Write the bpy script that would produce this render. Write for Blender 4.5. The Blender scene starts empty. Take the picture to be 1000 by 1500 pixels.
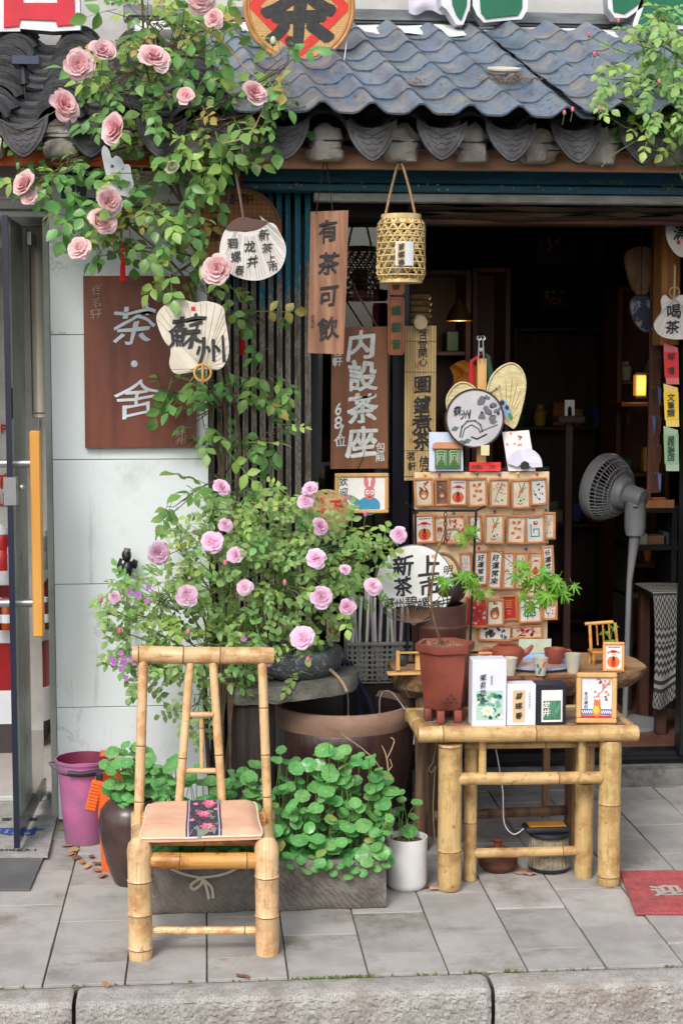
import bpy, bmesh, math, random
from math import sin, cos, pi, radians as rad, sqrt, atan2
from mathutils import Vector as V, Matrix, noise as mnoise, Euler

# ------------------------------------------------------------------ camera, sky, sun, exposure
sc = bpy.context.scene
COL = sc.collection
FPX, PITCH, YAW, CAMZ = 2300.0, rad(5.2), rad(4.97), 1.6
cam = bpy.data.cameras.new('camera')
cam.sensor_fit = 'VERTICAL'; cam.sensor_height = 36.0; cam.lens = 36.0 * FPX / 1500.0
cam.clip_start = 0.05; cam.clip_end = 500
camo = bpy.data.objects.new('camera', cam); COL.objects.link(camo)
camo.location = (0, 0, CAMZ); camo.rotation_euler = (pi / 2 - PITCH, 0, -YAW)
sc.camera = camo

SUN_EL, SUN_AZ = rad(44), rad(205)      # soft sun behind a cloud layer, over the street side
world = bpy.data.worlds.new('World'); sc.world = world; world.use_nodes = True
wn = world.node_tree; bg = wn.nodes['Background']
sky = wn.nodes.new('ShaderNodeTexSky'); sky.sky_type = 'NISHITA'; sky.sun_disc = False
sky.sun_elevation = SUN_EL; sky.sun_rotation = SUN_AZ
sky.air_density = 1.0; sky.dust_density = 4.0; sky.ozone_density = 1.0
hs = wn.nodes.new('ShaderNodeHueSaturation'); hs.inputs['Saturation'].default_value = 0.55
wn.links.new(sky.outputs[0], hs.inputs['Color']); wn.links.new(hs.outputs[0], bg.inputs[0])
bg.inputs[1].default_value = 0.15
sl = bpy.data.lights.new('sun', 'SUN'); sl.energy = 1.15; sl.angle = rad(16); sl.color = (1.0, .965, .91)
so = bpy.data.objects.new('sun', sl); COL.objects.link(so)
sd = V((sin(SUN_AZ) * cos(SUN_EL), cos(SUN_AZ) * cos(SUN_EL), sin(SUN_EL)))
so.rotation_euler = sd.to_track_quat('Z', 'Y').to_euler()
sc.view_settings.view_transform = 'Standard'; sc.view_settings.look = 'None'
sc.view_settings.exposure = 0.45; sc.view_settings.gamma = 1.0
sc.render.engine = 'CYCLES'
cy = sc.cycles
cy.use_denoising = True; cy.max_bounces = 8; cy.diffuse_bounces = 4; cy.transparent_max_bounces = 12
cy.caustics_reflective = False; cy.caustics_refractive = False; cy.sample_clamp_indirect = 6.0

# ------------------------------------------------------------------ helpers
RNG = random.Random(7)
_F = V((sin(YAW) * cos(PITCH), cos(YAW) * cos(PITCH), -sin(PITCH)))
_R = V((cos(YAW), -sin(YAW), 0)); _U = _R.cross(_F)
def atY(px, py, Y):
    d = _F + _R * ((px - 500) / FPX) + _U * ((750 - py) / FPX)
    t = Y / d.y
    return V((d.x * t, Y, CAMZ + d.z * t))
def atZ(px, py, Z=0.0):
    d = _F + _R * ((px - 500) / FPX) + _U * ((750 - py) / FPX)
    t = (Z - CAMZ) / d.z
    return V((d.x * t, d.y * t, Z))

def lin(r, g=None, b=None, k=1.0):
    if g is None: r, g, b = r
    f = lambda c: ((c / 255 + .055) / 1.055) ** 2.4 if c > 10 else c / 255 / 12.92
    return (min(.9, f(r) * k), min(.9, f(g) * k), min(.9, f(b) * k), 1)

def tag(o, label=None, cat=None, group=None, kind=None):
    if label: o['label'] = label
    if cat: o['category'] = cat
    if group: o['group'] = group
    if kind: o['kind'] = kind
    return o

class MB:
    """collects shapes; build() links them as one mesh object"""
    def __init__(s): s.v = []; s.f = []; s.m = []; s.uv = []
    def add(s, vs, fs, mi=0, uvs=None):
        n = len(s.v); s.v += [tuple(p) for p in vs]
        for q, f in enumerate(fs):
            s.f.append([i + n for i in f]); s.m.append(mi)
            s.uv.append([uvs[i] for i in f] if uvs else None)
        return s
    def box(s, c, d, bev=0.0, mi=0, rot=None):
        bm = bmesh.new(); bmesh.ops.create_cube(bm, size=1)
        for v in bm.verts: v.co = V((v.co.x * d[0], v.co.y * d[1], v.co.z * d[2]))
        if bev > 0: bmesh.ops.bevel(bm, geom=bm.edges[:], offset=min(bev, min(d) * .45), segments=2 if bev > .004 else 1, affect='EDGES', profile=.5)
        bm.verts.ensure_lookup_table(); c = V(c)
        vs = [(rot @ v.co if rot else v.co) + c for v in bm.verts]
        fs = [[v.index for v in f.verts] for f in bm.faces]; 
        bm.verts.index_update(); fs = [[v.index for v in f.verts] for f in bm.faces]
        bm.free(); return s.add(vs, fs, mi)
    def span(s, a, b, bev=0.0, mi=0):      # box between two corners
        return s.box([(a[i] + b[i]) / 2 for i in range(3)], [abs(b[i] - a[i]) for i in range(3)], bev, mi)
    def tube(s, pts, rr, n=8, mi=0, caps=True, flat=1.0, up=None, mis=None):
        pts = [V(p) for p in pts]; L = len(pts)
        if not hasattr(rr, '__len__'): rr = [rr] * L
        rings = []; uvs = []; ln = 0; prev = None; vs = []
        for i, p in enumerate(pts):
            t = (pts[min(i + 1, L - 1)] - pts[max(i - 1, 0)])
            t = t.normalized() if t.length > 1e-9 else V((0, 0, 1))
            if prev is None:
                a = V(up) if up else (V((0, 0, 1)) if abs(t.z) < .9 else V((1, 0, 0)))
            else: a = prev
            x = (a - t * a.dot(t)); x = x.normalized() if x.length > 1e-6 else t.orthogonal().normalized()
            y = t.cross(x); prev = x
            if i: ln += (p - pts[i - 1]).length
            for j in range(n + 1):
                an = 2 * pi * j / n
                vs.append(p + x * cos(an) * rr[i] * flat + y * sin(an) * rr[i]); uvs.append((j / n, ln))
        fs = []; m0 = []
        for i in range(L - 1):
            for j in range(n):
                a = i * (n + 1) + j; fs.append([a, a + 1, a + n + 2, a + n + 1]); m0.append(mis[i] if mis else mi)
        k = len(s.f); s.add(vs, fs, mi, uvs)
        for q, mm in enumerate(m0): s.m[k + q] = mm
        if caps:
            b = len(s.v) - len(vs)
            for r0, rev in ((0, True), ((L - 1) * (n + 1), False)):
                ids = [b + r0 + j for j in range(n)]
                if rev: ids.reverse()
                s.f.append(ids); s.m.append(mi); s.uv.append([(.5, 0)] * n)
        return s
    def lathe(s, prof, n=24, c=(0, 0, 0), mi=0, mtx=None, mis=None, arc=None, sides=None):
        c = V(c); vs = []; uvs = []; fs = []; mm = []
        a0, a1 = arc if arc else (0, 2 * pi)
        for i, (r, z) in enumerate(prof):
            for j in range(n + 1):
                a = a0 + (a1 - a0) * j / n; p = V((r * cos(a), r * sin(a), z))
                vs.append((mtx @ p if mtx else p) + c); uvs.append((j / n, z))
        for i in range(len(prof) - 1):
            for j in range(n):
                q = i * (n + 1) + j; fs.append([q, q + 1, q + n + 2, q + n + 1]); mm.append(mis[i] if mis else mi)
        k = len(s.f); s.add(vs, fs, mi, uvs)
        for q, x in enumerate(mm): s.m[k + q] = x
        return s
    def prism(s, poly, o, ex, ey, th, mi=0, mi2=None):   # 2D outline extruded by vector th
        o, ex, ey, th = V(o), V(ex), V(ey), V(th); n = len(poly)
        vs = [o + ex * x + ey * y for x, y in poly] + [o + ex * x + ey * y + th for x, y in poly]
        s.add(vs, [list(range(n - 1, -1, -1)), list(range(n, 2 * n))], mi)
        s.add(vs, [[i, (i + 1) % n, n + (i + 1) % n, n + i] for i in range(n)], mi if mi2 is None else mi2)
        return s
    def poly(s, pts, mi=0): return s.add(pts, [list(range(len(pts)))], mi)
    def grid(s, fn, nu, nv, mi=0):
        vs = []; uvs = []; fs = []
        for j in range(nv + 1):
            for i in range(nu + 1): vs.append(fn(i / nu, j / nv)); uvs.append((i / nu, j / nv))
        for j in range(nv):
            for i in range(nu):
                a = j * (nu + 1) + i; fs.append([a, a + 1, a + nu + 2, a + nu + 1])
        return s.add(vs, fs, mi, uvs)
    def ball(s, c, r, n=10, mi=0, sc_=(1, 1, 1), nz=0, seed=0):
        c = V(c); m = max(5, n // 2 + 1); prof = [(i / m) * pi for i in range(m + 1)]; vs = []; fs = []
        for a in prof:
            for j in range(n):
                d = V((sin(a) * cos(2 * pi * j / n), sin(a) * sin(2 * pi * j / n), -cos(a)))
                q = 1 + (nz * mnoise.noise(d * 1.7 + V((seed, seed * .7, 3))) if nz else 0)
                vs.append(c + V((d.x * r * sc_[0] * q, d.y * r * sc_[1] * q, d.z * r * sc_[2] * q)))
        for i in range(m):
            for j in range(n):
                fs.append([i * n + j, i * n + (j + 1) % n, (i + 1) * n + (j + 1) % n, (i + 1) * n + j])
        return s.add(vs, fs, mi)
    def mesh(s, name, mats, smooth=.6):
        me = bpy.data.meshes.new(name); me.from_pydata(s.v, [], s.f)
        for m in (mats if isinstance(mats, (list, tuple)) else [mats]): me.materials.append(m)
        me.polygons.foreach_set('material_index', s.m)
        if any(s.uv):
            ul = me.uv_layers.new(name='UVMap'); flat = []
            for f, u in zip(s.f, s.uv):
                for i in range(len(f)): flat += list(u[i]) if u else [0, 0]
            ul.data.foreach_set('uv', flat)
        me.validate()
        if smooth:
            me.polygons.foreach_set('use_smooth', [True] * len(me.polygons)); me.set_sharp_from_angle(angle=smooth)
        me.update(); return me
    def build(s, name, mats, parent=None, smooth=.6, kind=None):
        return link(name, s.mesh(name, mats, smooth), parent, kind)

def link(name, me, parent=None, kind=None, mtx=None):
    o = bpy.data.objects.new(name, me); COL.objects.link(o)
    if parent is not None: o.parent = parent.o if isinstance(parent, T) else parent
    if mtx is not None: o.matrix_local = mtx
    if kind: o['kind'] = kind
    return o

class T:
    """a thing: an Empty at its base; L() turns a photo pixel at a depth into a local point"""
    def __init__(s, name, label, cat, loc, group=None, rz=0, kind=None):
        s.o = bpy.data.objects.new(name, None); COL.objects.link(s.o); s.o.empty_display_size = .05
        s.loc = V(loc); s.o.location = s.loc; s.o.rotation_euler = (0, 0, rz); s.rz = rz
        tag(s.o, label, cat, group, kind)
    def L(s, px, py, Y):
        return atY(px, py, Y) - s.loc
    def W(s, p): return V(p) - s.loc
    def part(s, name, mb, mats, smooth=.6, kind=None): return mb.build(name, mats, s.o, smooth, kind)

# ------------------------------------------------------------------ materials
def _nt(name):
    m = bpy.data.materials.new(name); m.use_nodes = True; nt = m.node_tree
    return m, nt, nt.nodes['Principled BSDF'], nt.nodes, nt.links
def _vec(N, Lk, coord='Object', stretch=(1, 1, 1), rnd=True):
    tc = N.new('ShaderNodeTexCoord'); mp = N.new('ShaderNodeMapping'); mp.inputs['Scale'].default_value = stretch
    Lk.new(tc.outputs[coord], mp.inputs['Vector'])
    if not rnd: return mp.outputs[0]
    oi = N.new('ShaderNodeObjectInfo'); ad = N.new('ShaderNodeVectorMath'); ad.operation = 'ADD'
    ml = N.new('ShaderNodeMath'); ml.operation = 'MULTIPLY'; ml.inputs[1].default_value = 37.0
    Lk.new(oi.outputs['Random'], ml.inputs[0]); Lk.new(mp.outputs[0], ad.inputs[0]); Lk.new(ml.outputs[0], ad.inputs[1])
    return ad.outputs[0]
def _noise(N, Lk, vec, scale, detail=5, rough=.6):
    n = N.new('ShaderNodeTexNoise'); n.inputs['Scale'].default_value = scale; n.inputs['Detail'].default_value = detail
    n.inputs['Roughness'].default_value = rough; Lk.new(vec, n.inputs['Vector']); return n.outputs['Fac']
def _ramp(N, Lk, fac, a, b):
    r = N.new('ShaderNodeMapRange'); r.inputs['From Min'].default_value = a; r.inputs['From Max'].default_value = b
    r.interpolation_type = 'SMOOTHSTEP'; Lk.new(fac, r.inputs['Value']); return r.outputs[0]
def _mix(N, Lk, fac, a, b):
    m = N.new('ShaderNodeMix'); m.data_type = 'RGBA'
    if hasattr(fac, 'node'): Lk.new(fac, m.inputs[0])
    else: m.inputs[0].default_value = fac
    for x, i in ((a, 6), (b, 7)):
        if hasattr(x, 'node'): Lk.new(x, m.inputs[i])
        else: m.inputs[i].default_value = x
    return m.outputs[2]
def _bump(N, Lk, bs, h, strength, dist=.01):
    b = N.new('ShaderNodeBump'); b.inputs['Strength'].default_value = strength; b.inputs['Distance'].default_value = dist
    Lk.new(h, b.inputs['Height']); Lk.new(b.outputs[0], bs.inputs['Normal'])
def _hsv(N, Lk, col, amount, hue=0):
    oi = N.new('ShaderNodeObjectInfo'); mr = N.new('ShaderNodeMapRange')
    mr.inputs['To Min'].default_value = 1 - amount; mr.inputs['To Max'].default_value = 1 + amount
    Lk.new(oi.outputs['Random'], mr.inputs['Value'])
    h = N.new('ShaderNodeHueSaturation'); Lk.new(mr.outputs[0], h.inputs['Value'])
    if hue:
        m2 = N.new('ShaderNodeMath'); m2.operation = 'MULTIPLY'; m2.inputs[1].default_value = 7.13
        fr = N.new('ShaderNodeMath'); fr.operation = 'FRACT'; mh = N.new('ShaderNodeMapRange')
        mh.inputs['To Min'].default_value = .5 - hue; mh.inputs['To Max'].default_value = .5 + hue
        Lk.new(oi.outputs['Random'], m2.inputs[0]); Lk.new(m2.outputs[0], fr.inputs[0]); Lk.new(fr.outputs[0], mh.inputs['Value']); Lk.new(mh.outputs[0], h.inputs['Hue'])
    if hasattr(col, 'node'): Lk.new(col, h.inputs['Color'])
    else: h.inputs['Color'].default_value = col
    return h.outputs[0]
_cache = {}
def M(name, col, rough=.55, col2=None, scale=9, stretch=(1, 1, 1), lo=.35, hi=.68, bump=.0, bscale=60, dist=.004, metal=0, spec=.5,
      coord='Object', rnd=0.0, hue=0, dirt=None, dscale=3, dlo=.5, dhi=.75, coat=0, speck=None, sscale=300, emit=0, alpha=1, trans=0):
    if name in _cache: return _cache[name]
    m, nt, bs, N, Lk = _nt(name)
    v = _vec(N, Lk, coord, stretch); c = col
    if col2 is None:
        col2 = tuple(x * .82 for x in col[:3]) + (1,)
    c = _mix(N, Lk, _ramp(N, Lk, _noise(N, Lk, v, scale), lo, hi), col, col2)
    if speck: c = _mix(N, Lk, _ramp(N, Lk, _noise(N, Lk, v, sscale, 2), .56, .64), c, speck)
    if dirt: c = _mix(N, Lk, _ramp(N, Lk, _noise(N, Lk, v, dscale, 7, .7), dlo, dhi), c, dirt)
    if rnd or hue: c = _hsv(N, Lk, c, rnd, hue)
    Lk.new(c, bs.inputs['Base Color'])
    bs.inputs['Roughness'].default_value = rough; bs.inputs['Metallic'].default_value = metal
    bs.inputs['Specular IOR Level'].default_value = spec; bs.inputs['Coat Weight'].default_value = coat
    if alpha < 1: bs.inputs['Alpha'].default_value = alpha
    if trans: bs.inputs['Transmission Weight'].default_value = trans
    if emit: bs.inputs['Emission Color'].default_value = col; bs.inputs['Emission Strength'].default_value = emit
    if bump: _bump(N, Lk, bs, _noise(N, Lk, v, bscale, 6), bump, dist)
    _cache[name] = m; return m
def glassmat(name, tint, rough=.02, refl=.12, ior=1.5):
    m, nt, bs, N, Lk = _nt(name); out = N['Material Output']
    tr = N.new('ShaderNodeBsdfTransparent'); tr.inputs[0].default_value = tint
    gl = N.new('ShaderNodeBsdfGlossy'); gl.inputs['Roughness'].default_value = rough
    fr = N.new('ShaderNodeFresnel'); fr.inputs[0].default_value = ior
    ml = N.new('ShaderNodeMath'); ml.operation = 'ADD'; ml.inputs[1].default_value = refl; ml.use_clamp = True
    Lk.new(fr.outputs[0], ml.inputs[0]); mx = N.new('ShaderNodeMixShader')
    Lk.new(ml.outputs[0], mx.inputs[0]); Lk.new(tr.outputs[0], mx.inputs[1]); Lk.new(gl.outputs[0], mx.inputs[2])
    Lk.new(mx.outputs[0], out.inputs[0]); return m
def leafmat(name, a, b, rnd=.3, hue=.02, rough=.42, trans=.28, spot=None):
    m, nt, bs, N, Lk = _nt(name); out = N['Material Output']
    v = _vec(N, Lk, 'Object'); c = _mix(N, Lk, _ramp(N, Lk, _noise(N, Lk, v, 40, 3), .3, .7), a, b)
    oi = N.new('ShaderNodeObjectInfo'); c = _mix(N, Lk, oi.outputs['Random'], c, b)
    if spot:
        tc = N.new('ShaderNodeTexCoord'); ln = N.new('ShaderNodeVectorMath'); ln.operation = 'LENGTH'; Lk.new(tc.outputs['Object'], ln.inputs[0])
        mr = N.new('ShaderNodeMapRange'); mr.inputs['From Min'].default_value = .0015; mr.inputs['From Max'].default_value = .007
        mr.inputs['To Min'].default_value = .4; mr.inputs['To Max'].default_value = 0; Lk.new(ln.outputs['Value'], mr.inputs[0])
        c = _mix(N, Lk, mr.outputs[0], c, spot)
        sx = N.new('ShaderNodeSeparateXYZ'); Lk.new(tc.outputs['Object'], sx.inputs[0]); at = N.new('ShaderNodeMath'); at.operation = 'ARCTAN2'; Lk.new(sx.outputs[0], at.inputs[0]); Lk.new(sx.outputs[1], at.inputs[1])
        ml = N.new('ShaderNodeMath'); ml.operation = 'MULTIPLY'; ml.inputs[1].default_value = 11; Lk.new(at.outputs[0], ml.inputs[0]); sn = N.new('ShaderNodeMath'); sn.operation = 'COSINE'; Lk.new(ml.outputs[0], sn.inputs[0])
        vf = N.new('ShaderNodeMath'); vf.operation = 'MULTIPLY'; vf.inputs[1].default_value = .45; Lk.new(_ramp(N, Lk, sn.outputs[0], .8, 1.0), vf.inputs[0]); c = _mix(N, Lk, vf.outputs[0], c, spot)
    c = _hsv(N, Lk, c, rnd, hue); Lk.new(c, bs.inputs['Base Color'])
    bs.inputs['Roughness'].default_value = rough; bs.inputs['Specular IOR Level'].default_value = .45
    tl = N.new('ShaderNodeBsdfTranslucent'); Lk.new(c, tl.inputs[0])
    mx = N.new('ShaderNodeMixShader'); mx.inputs[0].default_value = trans
    Lk.new(bs.outputs[0], mx.inputs[1]); Lk.new(tl.outputs[0], mx.inputs[2]); Lk.new(mx.outputs[0], out.inputs[0]); return m
def woodmat(name, a, b, axis='Z', rough=.6, scale=14, rnd=.1, bump=.25, dirt=None):
    st = {'X': (.12, 1.6, 1.6), 'Z': (1.6, 1.6, .12), 'Y': (1.6, .12, 1.6)}[axis]
    return M(name, a, rough, b, scale * 2, st, .35, .65, bump, 90, .002, rnd=rnd, dirt=dirt, dscale=5)
def bamboomat(name, a, b, dark, rough=.38):
    m, nt, bs, N, Lk = _nt(name)
    v = _vec(N, Lk, 'UV', (7, 1.2, 1)); n1 = _noise(N, Lk, v, 3.2, 6, .65)
    v2 = _vec(N, Lk, 'Object', (1, 1, 1)); n2 = _noise(N, Lk, v2, 11, 6, .7); n3 = _noise(N, Lk, v2, 34, 5, .7)
    c = _mix(N, Lk, _ramp(N, Lk, n1, .3, .7), a, b)
    c = _mix(N, Lk, _ramp(N, Lk, n2, .44, .66), c, dark)
    c = _mix(N, Lk, _ramp(N, Lk, _noise(N, Lk, _vec(N, Lk, 'UV', (6, 5, 1)), 3, 6, .75), .55, .72), c, tuple(x * .72 for x in dark[:3]) + (1,))
    c = _mix(N, Lk, _ramp(N, Lk, _noise(N, Lk, _vec(N, Lk, 'UV', (16, .7, 1)), 4, 4, .7), .62, .7), c, tuple(x * .5 for x in dark[:3]) + (1,))
    c = _mix(N, Lk, _ramp(N, Lk, n3, .58, .72), c, tuple(x * .6 for x in dark[:3]) + (1,))
    c = _hsv(N, Lk, c, .1, .006); Lk.new(c, bs.inputs['Base Color']); bs.inputs['Roughness'].default_value = rough
    bs.inputs['Coat Weight'].default_value = .15; bs.inputs['Coat Roughness'].default_value = .3
    _bump(N, Lk, bs, n1, .25, .003); return m
def paint(name, col, rough=.7): return M(name, col, rough, tuple(x * .93 for x in col[:3]) + (1,), 30)

INK = M('ink_black', (.012, .012, .014, 1), .6, (.03, .03, .032, 1), 60)
WHITEPAINT = M('white_sign_paint', lin(232, 234, 232), .6, lin(205, 208, 205), 50)
REDINK = paint('red_ink', lin(205, 35, 35)); BROWNINK = paint('brown_ink', lin(70, 40, 25)); GREENINK = paint('green_ink', lin(25, 75, 45))
BLUEINK = paint('blue_ink', lin(40, 75, 150)); GREYINK = paint('grey_ink', lin(85, 85, 90)); GOLDINK = paint('gold_ink', lin(205, 165, 80))
STRING = M('dark_string', lin(58, 40, 34), .8); IRON = M('black_iron', lin(28, 28, 32), .5, metal=.3, bump=.1)
BAMBOO = bamboomat('pale_bamboo', lin(226, 194, 150), lin(210, 172, 124), lin(184, 136, 88))
BAMBOO2 = bamboomat('straw_bamboo', lin(204, 176, 122), lin(188, 158, 104), lin(160, 124, 78))
BAMBOO3 = bamboomat('golden_bamboo', lin(212, 160, 88), lin(192, 135, 66), lin(150, 92, 40))
NODE = M('bamboo_node_scar', lin(120, 86, 52), .6, lin(150, 112, 70), 60)
SOIL = M('soil', lin(62, 46, 36), .9, lin(110, 88, 70), 60, bump=.8, bscale=120, dist=.01)

# ------------------------------------------------------------------ lettering
_glyph = {}
def glyph(ch, bold):
    k = (ch, bold)
    if k not in _glyph:
        c = bpy.data.curves.new('glyph', 'FONT'); c.body = ch; c.resolution_u = 4
        o = bpy.data.objects.new('glyph', c); me = bpy.data.meshes.new_from_object(o)
        vs = [v.co.copy() for v in me.vertices]; fs = [list(p.vertices) for p in me.polygons]
        bpy.data.objects.remove(o); bpy.data.meshes.remove(me); bpy.data.curves.remove(c)
        if bold > 0:      # brush weight: the sign struck several times, each a hair further out
            v0, f0 = vs, fs; vs, fs = [], []; n_ = 6 if bold < .03 else 8
            for q in range(n_):
                a = 2 * pi * q / n_ + .3; o_ = len(vs); vs += [v + V((bold * cos(a), bold * sin(a), q * .004)) for v in v0]; fs += [[i + o_ for i in f] for f in f0]
        _glyph[k] = (vs, fs)
    return _glyph[k]
def letters(items, ex=(1, 0, 0), ey=(0, 0, 1), bold=.018, hand=1.0, seed=1, aspect=1.0, mb=None, mi=0):
    """items: (char, centre point, size) -> MB; hand bends each sign as a brush would"""
    mb = mb or MB(); r = random.Random(seed); ex, ey = V(ex), V(ey); en = ex.cross(ey)
    for ch, c, s in items:
        vs, fs = glyph(ch, bold)
        if not vs: continue
        cjk = ord(ch) > 0x2000
        x0 = .5 if cjk else (min(v.x for v in vs) + max(v.x for v in vs)) / 2; y0 = .38 if cjk else .35
        a = r.uniform(-.06, .06) * hand; sh = r.uniform(-.1, .12) * hand; sx = 1 + r.uniform(-.08, .08) * hand; off = r.uniform(0, 50)
        out = []
        for v in vs:
            x, y = v.x - x0, v.y - y0
            w = mnoise.noise(V((v.x * 2.3 + off, v.y * 2.3, off))) * .07 * hand; w2 = mnoise.noise(V((v.x * 2.3, v.y * 2.3 + off, off + 9))) * .07 * hand
            x += w + .09 * hand * (y * y) * (1 if off > 25 else -1); y += w2 + x * .10 * hand
            x = (x + y * sh) * sx * aspect
            x, y = x * cos(a) - y * sin(a), x * sin(a) + y * cos(a)
            out.append(V(c) + ex * (x * s) + ey * (y * s) + en * (v.z * .012))
        mb.add(out, fs, mi)
    return mb
def column(t, text, px, py0, py1, size, Y, mat, bold=.018, hand=1.0, seed=1, dx=0, name='lettering', aspect=1.0):
    """a vertical column of signs, from pixel py0 to py1, on the thing t at depth Y"""
    n = len(text); k = Y / FPX * 1.01
    it = [(ch, t.L(px + dx * (i / max(1, n - 1)), py0 + (py1 - py0) * (i / max(1, n - 1)), Y), size * k) for i, ch in enumerate(text) if ch != ' ']
    return t.part(name, letters(it, bold=bold, hand=hand, seed=seed, aspect=aspect), mat, 0)
def outline(pts, n=4):   # smooth closed outline through points (Catmull-Rom)
    out = []; m = len(pts)
    for i in range(m):
        p0, p1, p2, p3 = [V((*pts[(i + k) % m], 0)) for k in (-1, 0, 1, 2)]
        for j in range(n):
            t = j / n
            q = .5 * ((2 * p1) + (p2 - p0) * t + (2 * p0 - 5 * p1 + 4 * p2 - p3) * t * t + (3 * p1 - p0 - 3 * p2 + p3) * t ** 3)
            out.append((q.x, q.y))
    return out
def pxprism(t, pts, Y, th, mb=None, mi=0, mi2=None):   # pixel outline -> slab of thickness th towards +Y
    mb = mb or MB(); q = [t.L(x, y, Y) for x, y in pts]; n = len(q); d = V((0, th, 0))
    vs = q + [p + d for p in q]
    mb.add(vs, [list(range(n)), list(range(2 * n - 1, n - 1, -1))], mi)
    mb.add(vs, [[i, n + i, n + (i + 1) % n, (i + 1) % n] for i in range(n)], mi if mi2 is None else mi2); return mb
def curve_pts(pts, n=5):
    pts = [V(p) for p in pts]; out = []
    for i in range(len(pts) - 1):
        p0 = pts[max(0, i - 1)]; p1 = pts[i]; p2 = pts[i + 1]; p3 = pts[min(len(pts) - 1, i + 2)]
        for j in range(n):
            t = j / n
            out.append(.5 * ((2 * p1) + (p2 - p0) * t + (2 * p0 - 5 * p1 + 4 * p2 - p3) * t * t + (3 * p1 - p0 - 3 * p2 + p3) * t ** 3))
    out.append(pts[-1]); return out
# ================================================================== ground, pavement, kerb
road_m = M('asphalt', lin(70, 70, 72), .9, lin(54, 54, 56), 40, bump=.6, bscale=300)
mb = MB(); mb.box((0, 40, -.35), (160, 200, .3)); mb.build('ground', road_m, None, kind='structure')
joint_m = M('joint_dirt', lin(112, 104, 94), .95, lin(84, 77, 68), 30, bump=.5)
stone_m = M('paving_stone', lin(170, 168, 165), .78, lin(150, 148, 146), 7, bump=.3, bscale=420, dist=.0015, rnd=.1, speck=lin(146, 142, 138), sscale=420,
            dirt=lin(116, 107, 96), dscale=3.4, dlo=.5, dhi=.74)
mb = MB(); mb.span((-3, 4.008, -.2), (4, 6.2, -.007))
pave = mb.build('pavement', joint_m, None, kind='structure')
XJ, YJ = .2135, .323
r = random.Random(3); tile_me = {}
def tile_mesh(w, l):
    k = (round(w, 3), round(l, 3))
    if k not in tile_me:
        b = MB(); b.box((0, 0, -.02), (w, l, .04), .0012); tile_me[k] = b.mesh('paving_stone', stone_m)
    return tile_me[k]
for i in range(-4, 13):
    x0 = -.432 + XJ * i; c = []
    y = (4.167 if i % 2 == 0 else 4.325) - YJ
    while y < 5.95:
        a, b2 = max(y, 4.014), min(y + YJ, 5.95)
        if b2 - a > .02:
            o = link('paving_stone', tile_mesh(XJ - .005, b2 - a - .005), pave)
            o.location = (x0 + XJ / 2, (a + b2) / 2, r.uniform(-.0022, .0012)); o.rotation_euler = (r.uniform(-.002, .002), r.uniform(-.003, .003), r.uniform(-.002, .002))
        y += YJ
granite = M('kerb_granite', lin(176, 173, 169), .85, lin(150, 147, 143), 16, bump=.9, bscale=150, dist=.004, rnd=.06, speck=lin(118, 110, 102), sscale=260, dirt=lin(136, 126, 114), dscale=4)
kerb = MB().span((-3, 3.92, -.32), (4, 4.0, -.172)).build('kerb', joint_m, None, kind='structure')
def kerb_stone(xa, xb, sd):
    b = MB(); n = int((xb - xa) / .0045)
    prof = [(4.004, -.004), (3.98, .0), (3.955, .0), (3.93, -.001), (3.91, -.004), (3.9, -.012), (3.896, -.024), (3.893, -.045), (3.892, -.07), (3.892, -.095), (3.892, -.12), (3.892, -.145), (3.894, -.17)]
    def fn(u, v):
        q = v * (len(prof) - 1); i = min(int(q), len(prof) - 2); f = q - i
        y = prof[i][0] * (1 - f) + prof[i + 1][0] * f; z = prof[i][1] * (1 - f) + prof[i + 1][1] * f
        x = xa + (xb - xa) * u; p = V((x * 130 + sd, y * 130, z * 130))
        k = (mnoise.noise(p) * .6 + mnoise.noise(p * 2.3) * .5)
        fr = max(0, min(1, (3.914 - y) / .018)); e = min(1, min(u, 1 - u) * (xb - xa) / .012)
        return (x, y - k * .0085 * fr + (1 - e) * .008 * fr, z + k * .0018 * (1 - fr) - (1 - e) * .006)
    b.grid(fn, n, 60); b.build('kerb_stone', granite, kerb, .9)
JX = [atY(108, 1470, 3.9).x, atY(722, 1470, 3.9).x]
w = JX[1] - JX[0]
for i in range(-2, 3): kerb_stone(JX[0] + w * i + .005, JX[0] + w * (i + 1) - .005, 17 * i)
# moss and grass tufts in the kerb joint
moss = M('moss', lin(110, 128, 62), .9, lin(84, 92, 50), 80, bump=.8, bscale=200)
b = MB(); rr = random.Random(5)
for k in range(150):
    x = rr.choice([rr.gauss(.33, .06), rr.uniform(.25, 1.4), rr.uniform(-.7, 1.6)]); y = 4.008 + rr.uniform(-.004, .006)
    for q in range(2):
        dx = rr.uniform(-.008, .008); h = rr.uniform(.002, .009)
        b.add([(x - .003, y, -.004), (x + .003, y, -.004), (x + dx, y + rr.uniform(-.006, .006), h - .002)], [[0, 1, 2]])
tag(b.build('moss_tufts', moss, None, 0), 'low green moss and grass in the joint behind the kerb', 'moss', kind='stuff')

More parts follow.
